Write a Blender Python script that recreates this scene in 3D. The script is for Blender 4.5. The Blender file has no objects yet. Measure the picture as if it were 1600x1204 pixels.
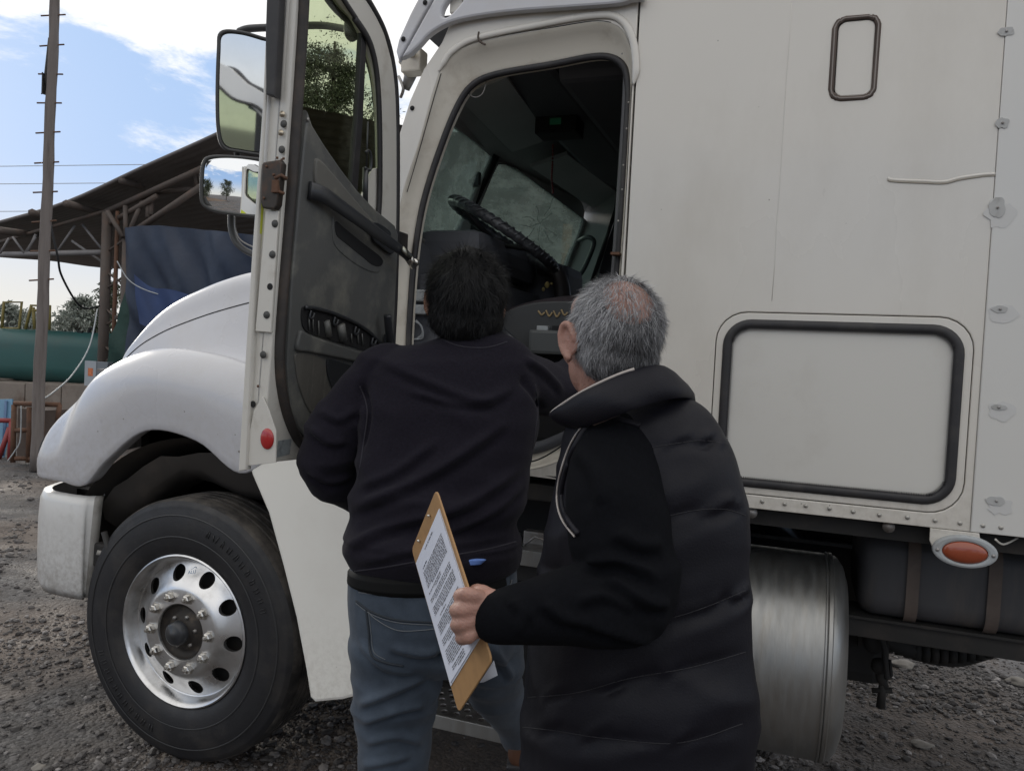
import bpy, bmesh, math, random
import numpy as np
from mathutils import Vector, Matrix, noise
random.seed(7); rng = np.random.default_rng(7)
SC = bpy.context.scene
COL = SC.collection
rad = math.radians

# ------------------------------------------------------------------ camera
FPX, PW, PH = 1210.0, 1600.0, 1204.0
YAW, PITCH, ROLL = rad(20), 0.034, 0.05
CAM = Vector((0, -2.38, 1.65))
cf = Vector((-math.sin(YAW)*math.cos(PITCH), math.cos(YAW)*math.cos(PITCH), -math.sin(PITCH)))
cr0 = cf.cross(Vector((0, 0, 1))).normalized(); cu0 = cr0.cross(cf)
cr = cr0*math.cos(ROLL) + cu0*math.sin(ROLL); cu = -cr0*math.sin(ROLL) + cu0*math.cos(ROLL)
cam_d = bpy.data.cameras.new("camera"); cam = bpy.data.objects.new("camera", cam_d); COL.objects.link(cam)
cam.matrix_world = Matrix(((cr.x, cu.x, -cf.x, CAM.x), (cr.y, cu.y, -cf.y, CAM.y), (cr.z, cu.z, -cf.z, CAM.z), (0, 0, 0, 1)))
cam_d.sensor_width = 36; cam_d.lens = FPX/PW*36; cam_d.clip_start = 0.05; cam_d.clip_end = 3000
SC.camera = cam
SC.render.resolution_x, SC.render.resolution_y = 1024, 770

# ------------------------------------------------------------------ light
SUN_EL, SUN_AZ = rad(16), rad(-62)      # low sun behind the shed, to the left
w = bpy.data.worlds.new("World"); SC.world = w; w.use_nodes = True
N = w.node_tree.nodes; L = w.node_tree.links
for n in list(N): N.remove(n)
out = N.new('ShaderNodeOutputWorld'); bg = N.new('ShaderNodeBackground'); L.new(bg.outputs[0], out.inputs[0])
sky = N.new('ShaderNodeTexSky'); sky.sky_type = 'NISHITA'; sky.sun_disc = False
sky.sun_elevation = SUN_EL; sky.sun_rotation = SUN_AZ; sky.air_density = 1.0; sky.dust_density = 1.6; sky.ozone_density = 1.6
tc = N.new('ShaderNodeTexCoord'); sep = N.new('ShaderNodeSeparateXYZ'); L.new(tc.outputs['Generated'], sep.inputs[0])
mp = N.new('ShaderNodeMapping'); mp.inputs['Scale'].default_value = (1.5, 1.5, 4.2); mp.inputs['Location'].default_value = (3.1, 0.4, 0.35)
L.new(tc.outputs['Generated'], mp.inputs[0])
nz = N.new('ShaderNodeTexNoise'); nz.inputs['Scale'].default_value = 2.6; nz.inputs['Detail'].default_value = 10; nz.inputs['Roughness'].default_value = .64; nz.inputs['Distortion'].default_value = .25
L.new(mp.outputs[0], nz.inputs['Vector'])
def wmath(op, a, b=None, c=None):
    m = N.new('ShaderNodeMath'); m.operation = op
    for i, v in enumerate((a, b, c)):
        if v is None: continue
        if isinstance(v, (int, float)): m.inputs[i].default_value = v
        else: L.new(v, m.inputs[i])
    return m.outputs[0]
# more cloud high up, clear blue band lower down
mr = N.new('ShaderNodeMapRange'); mr.inputs['From Min'].default_value = .17; mr.inputs['From Max'].default_value = .42
mr.inputs['To Min'].default_value = -.20; mr.inputs['To Max'].default_value = .20; L.new(sep.outputs[2], mr.inputs[0])
dens = wmath('ADD', nz.outputs[0], mr.outputs[0]); dens = wmath('MULTIPLY_ADD', wmath('MINIMUM', sep.outputs[0], -.66), .50, wmath('ADD', dens, .405))
rp = N.new('ShaderNodeMapRange'); rp.interpolation_type = 'SMOOTHSTEP'; rp.inputs['From Min'].default_value = .45; rp.inputs['From Max'].default_value = .61; L.new(dens, rp.inputs[0])
cl = N.new('ShaderNodeMixRGB'); L.new(rp.outputs[0], cl.inputs[0])
lift = N.new('ShaderNodeMixRGB'); lift.blend_type = 'MIX'; lift.inputs[0].default_value = .95; lift.inputs[2].default_value = (3.7, 5.4, 8.3, 1)
L.new(sky.outputs[0], lift.inputs[1])
# pale warm horizon
hz = N.new('ShaderNodeMapRange'); hz.interpolation_type = 'SMOOTHSTEP'; hz.inputs['From Min'].default_value = .0; hz.inputs['From Max'].default_value = .20
hz.inputs['To Min'].default_value = .9; hz.inputs['To Max'].default_value = 0; L.new(sep.outputs[2], hz.inputs[0])
hm = N.new('ShaderNodeMixRGB'); L.new(hz.outputs[0], hm.inputs[0]); L.new(lift.outputs[0], hm.inputs[1]); hm.inputs[2].default_value = (8.1, 7.8, 7.0, 1)
L.new(hm.outputs[0], cl.inputs[1]); cl.inputs[2].default_value = (10.2, 10.1, 10.0, 1)
L.new(cl.outputs[0], bg.inputs[0]); bg.inputs[1].default_value = .1
sd = bpy.data.lights.new("sun", 'SUN'); sun = bpy.data.objects.new("sun", sd); COL.objects.link(sun)
sd.energy = 0.8; sd.angle = rad(12); sd.color = (1, .93, .82)
SDIR = Vector((math.sin(SUN_AZ)*math.cos(SUN_EL), math.cos(SUN_AZ)*math.cos(SUN_EL), math.sin(SUN_EL)))
sun.rotation_euler = SDIR.to_track_quat('Z', 'Y').to_euler()
SC.view_settings.view_transform = 'Standard'; SC.view_settings.look = 'None'
SC.view_settings.exposure = 0.17; SC.view_settings.gamma = 1; SC.view_settings.use_curve_mapping = False

# ------------------------------------------------------------------ maths helpers
def ray(px, py): return cf + cr*((px-PW/2)/FPX) - cu*((py-PH/2)/FPX)
def at_y(px, py, Y=0.0):
    d = ray(px, py); return CAM + d*((Y-CAM.y)/d.y)
def at_z(px, py, Z=0.0):
    d = ray(px, py); return CAM + d*((Z-CAM.z)/d.z)
def at_d(px, py, D): return CAM + ray(px, py)*D
class Frame:
    """a plane in the world: origin, two unit axes, normal"""
    def __init__(s, o, u, v):
        s.o = Vector(o); s.u = Vector(u).normalized(); v = Vector(v); v = v - s.u*v.dot(s.u); s.v = v.normalized(); s.n = s.u.cross(s.v)
    def hit(s, px, py):
        d = ray(px, py); t = (s.o-CAM).dot(s.n)/d.dot(s.n); q = CAM + d*t - s.o; return (q.dot(s.u), q.dot(s.v))
    def P(s, a, b, c=0.0): return s.o + s.u*a + s.v*b + s.n*c
    def tr(s, pts): return [s.hit(*p) for p in pts]
SIDE = Frame((0, 0, 0), (1, 0, 0), (0, 0, 1))          # truck's near side; its normal points to the viewer (-Y)
assert SIDE.n.y < 0

def cr_spline(pts, n=6, closed=False):
    P = [Vector(p) if len(p) == 3 else Vector((p[0], p[1], 0)) for p in pts]; k = len(P); res = []
    segs = k if closed else k-1
    for i in range(segs):
        if closed: a, b, c, d = P[(i-1) % k], P[i], P[(i+1) % k], P[(i+2) % k]
        else: a, b, c, d = P[max(i-1, 0)], P[i], P[i+1], P[min(i+2, k-1)]
        for j in range(n):
            t = j/n
            res.append(.5*((2*b)+(c-a)*t+(2*a-5*b+4*c-d)*t*t+(3*b-a-3*c+d)*t**3))
    if not closed: res.append(P[-1])
    return res
def sp2(pts, n=5, closed=True): return [(p.x, p.y) for p in cr_spline(pts, n, closed)]
def rrect(x0, y0, x1, y1, r, n=6):
    o = []
    for cx, cy, a0 in ((x1-r, y1-r, 0), (x0+r, y1-r, 90), (x0+r, y0+r, 180), (x1-r, y0+r, 270)):
        for i in range(n+1):
            a = rad(a0+90*i/n); o.append((cx+r*math.cos(a), cy+r*math.sin(a)))
    return o
def circ(cx, cy, r, n=20, ry=None): return [(cx+r*math.cos(2*math.pi*i/n), cy+(ry or r)*math.sin(2*math.pi*i/n)) for i in range(n)]

# ------------------------------------------------------------------ mesh collector
class MB:
    def __init__(s): s.v = []; s.f = []; s.sm = []
    def add(s, v, f, smooth=True):
        k = len(s.v); s.v += [tuple(p) for p in v]; s.f += [tuple(i+k for i in q) for q in f]; s.sm += [smooth]*len(f); return s
    def box(s, a, b, M=None, bev=0.0):
        (x0, y0, z0), (x1, y1, z1) = a, b
        if bev > 0:
            bm = bmesh.new(); bmesh.ops.create_cube(bm, size=1)
            for q in bm.verts: q.co = Vector(((x0+x1)/2+q.co.x*(x1-x0), (y0+y1)/2+q.co.y*(y1-y0), (z0+z1)/2+q.co.z*(z1-z0)))
            bmesh.ops.bevel(bm, geom=bm.edges[:], offset=bev, segments=2, profile=.6, affect='EDGES')
            v = [q.co.copy() for q in bm.verts]; f = [[q.index for q in fc.verts] for fc in bm.faces]; bm.free()
        else:
            v = [Vector(p) for p in ((x0,y0,z0),(x1,y0,z0),(x1,y1,z0),(x0,y1,z0),(x0,y0,z1),(x1,y0,z1),(x1,y1,z1),(x0,y1,z1))]
            f = [(0,3,2,1),(4,5,6,7),(0,1,5,4),(1,2,6,5),(2,3,7,6),(3,0,4,7)]
        if M is not None: v = [M @ p for p in v]
        return s.add(v, f, False)
    def tube(s, pts, r, seg=8, closed=False, flat=1.0, cap=True):
        P = [Vector(p) for p in pts]; n = len(P)
        R = r if isinstance(r, (list, tuple)) else [r]*n
        T = []
        for i in range(n):
            if closed: t = P[(i+1) % n]-P[(i-1) % n]
            else: t = P[min(i+1, n-1)]-P[max(i-1, 0)]
            T.append(t.normalized() if t.length > 1e-9 else Vector((0, 0, 1)))
        a = Vector((0, 0, 1)) if abs(T[0].z) < .9 else Vector((1, 0, 0))
        nn = (a - T[0]*a.dot(T[0])).normalized(); v = []
        for i in range(n):
            nn = (nn - T[i]*nn.dot(T[i])).normalized(); bb = T[i].cross(nn)
            for k in range(seg):
                an = 2*math.pi*k/seg; v.append(P[i]+nn*(R[i]*math.cos(an))+bb*(R[i]*flat*math.sin(an)))
        f = []
        for i in range(n if closed else n-1):
            j = (i+1) % n
            for k in range(seg): f.append((i*seg+k, i*seg+(k+1) % seg, j*seg+(k+1) % seg, j*seg+k))
        if not closed and cap:
            f.append(tuple(range(seg))[::-1]); f.append(tuple((n-1)*seg+k for k in range(seg)))
        return s.add(v, f)
    def lathe(s, prof, M, seg=48, a0=0, a1=360, cap=False):
        """prof: (axial, radius) pairs round the local Z axis"""
        full = abs(a1-a0) >= 360; m = seg if full else seg+1; v = []
        for (ax, rr) in prof:
            for k in range(m):
                a = rad(a0+(a1-a0)*k/seg); v.append(M @ Vector((rr*math.cos(a), rr*math.sin(a), ax)))
        f = []
        for i in range(len(prof)-1):
            for k in range(seg):
                k2 = (k+1) % m; f.append((i*m+k, i*m+k2, (i+1)*m+k2, (i+1)*m+k))
        if cap: f.append(tuple(range(m))[::-1]); f.append(tuple((len(prof)-1)*m+k for k in range(m)))
        return s.add(v, f)
    def grid(s, rows, closed_u=False):
        n = len(rows[0]); v = [p for r_ in rows for p in r_]; f = []
        for i in range(len(rows)-1):
            for k in range(n if closed_u else n-1):
                k2 = (k+1) % n; f.append((i*n+k, i*n+k2, (i+1)*n+k2, (i+1)*n+k))
        return s.add(v, f)
    def ell(s, c, r, M=None, seg=16, rings=10):
        v = []; f = []; c = Vector(c)
        for i in range(rings+1):
            th = math.pi*i/rings
            for k in range(seg):
                a = 2*math.pi*k/seg; p = Vector((r[0]*math.sin(th)*math.cos(a), r[1]*math.sin(th)*math.sin(a), r[2]*math.cos(th)))
                if M is not None: p = M @ p
                v.append(c+p)
        for i in range(rings):
            for k in range(seg): f.append((i*seg+k, (i+1)*seg+k, (i+1)*seg+(k+1) % seg, i*seg+(k+1) % seg))
        return s.add(v, f)
    def mesh(s, name, weld=0.0):
        me = bpy.data.meshes.new(name); me.from_pydata(s.v, [], s.f); me.update()
        me.polygons.foreach_set('use_smooth', s.sm)
        if weld:
            bm = bmesh.new(); bm.from_mesh(me); bmesh.ops.remove_doubles(bm, verts=bm.verts[:], dist=weld)
            bmesh.ops.recalc_face_normals(bm, faces=bm.faces[:]); bm.to_mesh(me); bm.free()
        return me
def ORG(p): return Vector(p['org']) if (p is not None and 'org' in p) else Vector((0, 0, 0))
def link(name, me, m, parent=None, smooth_angle=None):
    o = bpy.data.objects.new(name, me); COL.objects.link(o)
    if m is not None and not me.materials: me.materials.append(m)
    if parent is not None:
        o.parent = parent; o.matrix_parent_inverse = parent_inv(parent)
    if smooth_angle: sharp(me, smooth_angle)
    return o
def world_of(p):
    M = Matrix.Identity(4)
    chain = []
    while p is not None: chain.append(p); p = p.parent
    for q in reversed(chain): M = M @ q.matrix_parent_inverse @ Matrix.Translation(q.location)
    return M
def parent_inv(p): return world_of(p).inverted()
def sharp(me, ang):
    bm = bmesh.new(); bm.from_mesh(me); a = rad(ang)
    for e in bm.edges:
        if len(e.link_faces) == 2 and e.calc_face_angle(0) > a: e.smooth = False
    for f in bm.faces: f.smooth = True
    bm.to_mesh(me); bm.free()
def ob(name, mb, m, parent=None, ang=None, weld=0.0): return link(name, mb.mesh(name, weld), m, parent, ang)
def thing(name, loc, label, cat, group=None):
    o = bpy.data.objects.new(name, None); COL.objects.link(o); o.location = loc; o.empty_display_size = .1
    return tag(o, label, cat, group)
def tag(o, label=None, cat=None, group=None, kind=None):
    if label: o['label'] = label
    if cat: o['category'] = cat
    if group: o['group'] = group
    if kind: o['kind'] = kind
    return o
def copy_obj(o, off, parent):
    c = o.copy(); COL.objects.link(c); c.parent = parent; c.location = Vector(o.location)+Vector(off); return c

def plate_mesh(fr, outer, holes=(), depth=.02, bev=0.0, off=0.0, bres=1):
    """filled outline (with holes) in a frame, 'depth' thick; its front face lies at height 'off' along the normal"""
    cu_ = bpy.data.curves.new('tmp', 'CURVE'); cu_.dimensions = '2D'; cu_.fill_mode = 'BOTH'
    cu_.extrude = max(depth/2-bev, 1e-4); cu_.bevel_depth = bev; cu_.bevel_resolution = bres; cu_.offset = -bev
    for lp in [outer]+list(holes):
        s = cu_.splines.new('POLY'); s.points.add(len(lp)-1)
        for i, p in enumerate(lp): s.points[i].co = (p[0], p[1], 0, 1)
        s.use_cyclic_u = True
    o = bpy.data.objects.new('tmp', cu_); COL.objects.link(o)
    dg = bpy.context.evaluated_depsgraph_get(); me = bpy.data.meshes.new_from_object(o.evaluated_get(dg))
    bpy.data.objects.remove(o); bpy.data.curves.remove(cu_)
    me.materials.clear()
    u, v, n = fr.u, fr.v, fr.n; c = fr.o + n*(off-depth/2)
    M = Matrix(((u.x, v.x, n.x, c.x), (u.y, v.y, n.y, c.y), (u.z, v.z, n.z, c.z), (0, 0, 0, 1)))
    me.transform(M)
    return me
def plate(name, fr, outer, m, parent=None, holes=(), depth=.02, bev=0.0, off=0.0, ang=35):
    return link(name, plate_mesh(fr, outer, holes, depth, bev, off), m, parent, ang)

# ------------------------------------------------------------------ materials
def newmat(name):
    m = bpy.data.materials.new(name); m.use_nodes = True; nt = m.node_tree; b = nt.nodes['Principled BSDF']; return m, nt, b
def mat(name, col, rough=.5, metal=0.0, specks=0, low=None, var=0.0, vscale=6, bump=0.0, bscale=60, dirt=None, dirt_amt=.5, dscale=3, dlo=.5, dhi=.7, stretch=(1, 1, 1), coat=0, rvar=0.0, spec=.5, sheen=0):
    m, nt, b = newmat(name); Nn, Ln = nt.nodes, nt.links
    b.inputs['Base Color'].default_value = (*col, 1); b.inputs['Roughness'].default_value = rough; b.inputs['Metallic'].default_value = metal
    b.inputs['Specular IOR Level'].default_value = spec
    if coat: b.inputs['Coat Weight'].default_value = coat; b.inputs['Coat Roughness'].default_value = .12
    if sheen: b.inputs['Sheen Weight'].default_value = sheen; b.inputs['Sheen Roughness'].default_value = .5
    t = Nn.new('ShaderNodeTexCoord'); mpn = Nn.new('ShaderNodeMapping'); mpn.inputs['Scale'].default_value = stretch; Ln.new(t.outputs['Object'], mpn.inputs[0])
    cur = None
    if var:
        n1 = Nn.new('ShaderNodeTexNoise'); n1.inputs['Scale'].default_value = vscale; n1.inputs['Detail'].default_value = 6; Ln.new(mpn.outputs[0], n1.inputs['Vector'])
        mx = Nn.new('ShaderNodeMixRGB'); Ln.new(n1.outputs[0], mx.inputs[0])
        mx.inputs[1].default_value = (*[c*(1-var) for c in col], 1); mx.inputs[2].default_value = (*[min(1, c*(1+var)) for c in col], 1); cur = mx.outputs[0]
    if dirt:
        n2 = Nn.new('ShaderNodeTexNoise'); n2.inputs['Scale'].default_value = dscale; n2.inputs['Detail'].default_value = 8; n2.inputs['Roughness'].default_value = .65; Ln.new(mpn.outputs[0], n2.inputs['Vector'])
        r_ = Nn.new('ShaderNodeMapRange'); r_.inputs['From Min'].default_value = dlo; r_.inputs['From Max'].default_value = dhi; r_.inputs['To Max'].default_value = dirt_amt; Ln.new(n2.outputs[0], r_.inputs[0])
        mx = Nn.new('ShaderNodeMixRGB'); Ln.new(r_.outputs[0], mx.inputs[0])
        if cur: Ln.new(cur, mx.inputs[1])
        else: mx.inputs[1].default_value = (*col, 1)
        mx.inputs[2].default_value = (*dirt, 1); cur = mx.outputs[0]
    if low:            # road spray and mud thrown up from below, thinning out with height
        zlo, zhi, lc, la = low
        sz_ = Nn.new('ShaderNodeSeparateXYZ'); Ln.new(t.outputs['Object'], sz_.inputs[0]); rz = Nn.new('ShaderNodeMapRange'); rz.inputs['From Min'].default_value = zlo; rz.inputs['From Max'].default_value = zhi; rz.inputs['To Min'].default_value = 1; rz.inputs['To Max'].default_value = 0; Ln.new(sz_.outputs[2], rz.inputs[0])
        nl = Nn.new('ShaderNodeTexNoise'); nl.inputs['Scale'].default_value = 42; nl.inputs['Detail'].default_value = 9; nl.inputs['Roughness'].default_value = .7; Ln.new(t.outputs['Object'], nl.inputs['Vector'])
        rn = Nn.new('ShaderNodeMapRange'); rn.inputs['From Min'].default_value = .42; rn.inputs['From Max'].default_value = .68; rn.inputs['To Max'].default_value = la; Ln.new(nl.outputs[0], rn.inputs[0])
        mm_ = Nn.new('ShaderNodeMath'); mm_.operation = 'MULTIPLY'; mm_.use_clamp = True; Ln.new(rz.outputs[0], mm_.inputs[0]); Ln.new(rn.outputs[0], mm_.inputs[1])
        mx = Nn.new('ShaderNodeMixRGB'); Ln.new(mm_.outputs[0], mx.inputs[0])
        if cur: Ln.new(cur, mx.inputs[1])
        else: mx.inputs[1].default_value = (*col, 1)
        mx.inputs[2].default_value = (*lc, 1); cur = mx.outputs[0]
    if specks:         # chips and tar spots
        vs = Nn.new('ShaderNodeTexVoronoi'); vs.inputs['Scale'].default_value = 16; Ln.new(t.outputs['Object'], vs.inputs['Vector'])
        sc_ = Nn.new('ShaderNodeSeparateColor'); Ln.new(vs.outputs['Color'], sc_.inputs[0])
        th = Nn.new('ShaderNodeMath'); th.operation = 'MULTIPLY'; Ln.new(sc_.outputs[0], th.inputs[0]); Ln.new(sc_.outputs[1], th.inputs[1])
        tm_ = Nn.new('ShaderNodeMath'); tm_.operation = 'MULTIPLY'; Ln.new(th.outputs[0], tm_.inputs[0]); tm_.inputs[1].default_value = .085
        lt_ = Nn.new('ShaderNodeMath'); lt_.operation = 'LESS_THAN'; Ln.new(vs.outputs['Distance'], lt_.inputs[0]); Ln.new(tm_.outputs[0], lt_.inputs[1])
        ml_ = Nn.new('ShaderNodeMath'); ml_.operation = 'MULTIPLY'; Ln.new(lt_.outputs[0], ml_.inputs[0]); ml_.inputs[1].default_value = specks
        mx = Nn.new('ShaderNodeMixRGB'); Ln.new(ml_.outputs[0], mx.inputs[0])
        if cur: Ln.new(cur, mx.inputs[1])
        else: mx.inputs[1].default_value = (*col, 1)
        mx.inputs[2].default_value = (.13, .11, .09, 1); cur = mx.outputs[0]
    if cur: Ln.new(cur, b.inputs['Base Color'])
    if rvar:
        n3 = Nn.new('ShaderNodeTexNoise'); n3.inputs['Scale'].default_value = vscale*1.7; n3.inputs['Detail'].default_value = 7; Ln.new(mpn.outputs[0], n3.inputs['Vector'])
        r3 = Nn.new('ShaderNodeMapRange'); r3.inputs['From Min'].default_value = .3; r3.inputs['From Max'].default_value = .7; r3.inputs['To Min'].default_value = max(.03, rough-rvar); r3.inputs['To Max'].default_value = min(1, rough+rvar)
        Ln.new(n3.outputs[0], r3.inputs[0]); Ln.new(r3.outputs[0], b.inputs['Roughness'])
    if bump:
        n4 = Nn.new('ShaderNodeTexNoise'); n4.inputs['Scale'].default_value = bscale; n4.inputs['Detail'].default_value = 5; Ln.new(mpn.outputs[0], n4.inputs['Vector'])
        bp = Nn.new('ShaderNodeBump'); bp.inputs['Strength'].default_value = 1; bp.inputs['Distance'].default_value = bump; Ln.new(n4.outputs[0], bp.inputs['Height']); Ln.new(bp.outputs[0], b.inputs['Normal'])
    return m
M_WHITE = mat('white_paint', (.64, .61, .555), .30, var=.04, vscale=1.1, dirt=(.43, .39, .33), dirt_amt=.40, dscale=2.2, dlo=.5, dhi=.78, coat=.5, rvar=.12, bump=.016, bscale=1.3, stretch=(1, 1, .45), specks=.6, low=(1.24, 1.5, (.36, .33, .28), .45))
M_HOOD = mat('hood_paint', (.52, .52, .545), .30, var=.02, vscale=1.4, dirt=(.42, .39, .35), dirt_amt=.30, dscale=3, coat=.35, rvar=.08, specks=.7, low=(1.0, 1.5, (.30, .27, .23), .42), bump=.004, bscale=2.2)
M_JAMB = mat('jamb_paint', (.66, .615, .53), .42, var=.05, vscale=4, dirt=(.30, .24, .17), dirt_amt=.45, dscale=7, dlo=.52, dhi=.72)
M_PATCH = mat('bare_patch', (.43, .43, .42), .6, var=.12, vscale=30, dirt=(.28, .27, .25), dirt_amt=.6, dscale=40)
M_FILL = mat('faded_primer', (.56, .555, .54), .5, var=.05, vscale=8)
M_RUBBER = mat('black_rubber', (.022, .021, .023), .55, var=.3, vscale=20, dirt=(.09, .08, .07), dirt_amt=.35, dscale=9)
M_TYRE = mat('tyre_rubber', (.0125, .0125, .0145), .55, var=.25, vscale=9, dirt=(.060, .053, .046), dirt_amt=.5, dscale=5, dlo=.50, dhi=.72, bump=.0006, bscale=140, rvar=.08)
M_TREAD = mat('dusty_tread', (.024, .022, .021), .8, var=.3, vscale=14, dirt=(.16, .14, .12), dirt_amt=.6, dscale=7, dlo=.42, dhi=.65, bump=.0012, bscale=90)
M_ALU = mat('polished_aluminium', (.68, .68, .68), .34, 1, var=.08, vscale=9, dirt=(.30, .28, .25), dirt_amt=.7, dscale=8, dlo=.5, dhi=.75, rvar=.10, bump=.0002, bscale=50)
M_BRUSH = mat('brushed_tank_metal', (.33, .33, .32), .46, .85, var=.08, vscale=5, dirt=(.25, .22, .18), dirt_amt=.5, dscale=5, dlo=.46, dhi=.72, rvar=.09, stretch=(6, 1, 1), bump=.0003, bscale=30)
M_STEEL = mat('worn_steel', (.32, .31, .30), .5, .8, var=.2, vscale=10, dirt=(.12, .08, .05), dirt_amt=.6, dscale=14)
M_CHROME = mat('nut_chrome', (.62, .60, .56), .28, 1, dirt=(.2, .14, .09), dirt_amt=.5, dscale=60)
M_DARK = mat('chassis_black', (.020, .019, .018), .75, var=.4, vscale=8, dirt=(.07, .055, .045), dirt_amt=.5, dscale=6)
M_BLACKTANK = mat('grimy_black_tank', (.055, .055, .060), .55, var=.25, vscale=5, dirt=(.13, .11, .09), dirt_amt=.45, dscale=4, stretch=(3, 1, .6))
M_RUST = mat('rusty_steel', (.11, .055, .032), .85, var=.4, vscale=18, dirt=(.05, .04, .035), dirt_amt=.7, dscale=8, bump=.001, bscale=60)
M_LINER = mat('wheel_well_liner', (.040, .035, .031), .8, var=.35, vscale=5, dirt=(.10, .08, .065), dirt_amt=.5, dscale=4)
M_TRIM = mat('grey_door_plastic', (.098, .100, .097), .42, var=.16, vscale=4, dirt=(.25, .245, .21), dirt_amt=.6, dscale=9, dlo=.48, dhi=.72, bump=.0004, bscale=260, rvar=.1)
M_TRIM2 = mat('black_door_plastic', (.028, .030, .034), .34, var=.2, vscale=9, dirt=(.07, .07, .065), dirt_amt=.3, dscale=8)
M_BLACK = mat('matt_black', (.008, .008, .009), .8)
M_IN = mat('cab_lining', (.075, .078, .088), .75, var=.2, vscale=5, bump=.0005, bscale=200)
M_IN2 = mat('cab_grey_panel', (.36, .375, .375), .65, var=.15, vscale=4)
M_SEAT = mat('seat_fabric', (.032, .024, .028), .9, var=.35, vscale=60, bump=.001, bscale=300)
M_BROWN = mat('brown_sealant', (.085, .062, .050), .7, var=.4, vscale=22)
M_RED = mat('red_reflector', (.36, .012, .012), .25, var=.1, vscale=20, coat=.6)
M_AMBER = mat('amber_lens', (.28, .055, .020), .28, var=.25, vscale=18, coat=.6)
M_GREYPL = mat('grey_bezel', (.36, .38, .39), .45, var=.08, vscale=12, dirt=(.2, .18, .15), dirt_amt=.4, dscale=15)
M_BLUE = mat('blue_ink', (.05, .16, .30), .5)
def glass_mat(name, tint, dirtc, amt, lo, hi, sc, gl=.10, rough=.02, stretch=(1, 1, 1), base=0.0, streak=0):
    m = bpy.data.materials.new(name); m.use_nodes = True; nt = m.node_tree; Nn, Ln = nt.nodes, nt.links
    for n in list(Nn): Nn.remove(n)
    o = Nn.new('ShaderNodeOutputMaterial'); tr = Nn.new('ShaderNodeBsdfTransparent'); tr.inputs[0].default_value = (*tint, 1)
    g = Nn.new('ShaderNodeBsdfGlossy'); g.inputs[1].default_value = rough; d0 = Nn.new('ShaderNodeBsdfDiffuse'); d0.inputs[0].default_value = (*dirtc, 1); d1 = Nn.new('ShaderNodeBsdfTranslucent'); d1.inputs[0].default_value = (*dirtc, 1); d = Nn.new('ShaderNodeMixShader'); d.inputs[0].default_value = .6; Ln.new(d0.outputs[0], d.inputs[1]); Ln.new(d1.outputs[0], d.inputs[2])
    lw_ = Nn.new('ShaderNodeLayerWeight'); lw_.inputs[0].default_value = .5; pw_ = Nn.new('ShaderNodeMath'); pw_.operation = 'POWER'; Ln.new(lw_.outputs['Facing'], pw_.inputs[0]); pw_.inputs[1].default_value = 4.5; fr_ = Nn.new('ShaderNodeMath'); fr_.operation = 'MULTIPLY_ADD'; Ln.new(pw_.outputs[0], fr_.inputs[0]); fr_.inputs[1].default_value = .9; fr_.inputs[2].default_value = .03
    m1 = Nn.new('ShaderNodeMixShader'); Ln.new(fr_.outputs[0], m1.inputs[0]); Ln.new(tr.outputs[0], m1.inputs[1]); Ln.new(g.outputs[0], m1.inputs[2])
    t = Nn.new('ShaderNodeTexCoord'); mpn = Nn.new('ShaderNodeMapping'); mpn.inputs['Scale'].default_value = stretch; Ln.new(t.outputs['Object'], mpn.inputs[0])
    nn = Nn.new('ShaderNodeTexNoise'); nn.inputs['Scale'].default_value = sc; nn.inputs['Detail'].default_value = 9; nn.inputs['Roughness'].default_value = .7; Ln.new(mpn.outputs[0], nn.inputs['Vector'])
    r_ = Nn.new('ShaderNodeMapRange'); r_.inputs['From Min'].default_value = lo; r_.inputs['From Max'].default_value = hi; r_.inputs['To Min'].default_value = base; r_.inputs['To Max'].default_value = amt; Ln.new(nn.outputs[0], r_.inputs[0])
    m2 = Nn.new('ShaderNodeMixShader'); Ln.new(r_.outputs[0], m2.inputs[0]); Ln.new(m1.outputs[0], m2.inputs[1]); Ln.new(d.outputs[0], m2.inputs[2]); Ln.new(m2.outputs[0], o.inputs[0])
    return m
M_GLASS = glass_mat('tinted_door_glass', (.72, .76, .62), (.3, .3, .27), .12, .5, .8, 6)
M_SCREEN = glass_mat('dusty_windscreen', (.44, .52, .49), (.44, .48, .455), .55, .44, .80, 5, base=.20, stretch=(1, 1, 3))
M_MIRROR = mat('mirror_glass', (.80, .82, .84), .015, 1)
M_MIRROR_D = mat('mirror_glass_dusty', (.78, .80, .82), .04, 1, var=.05, vscale=20)

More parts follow.
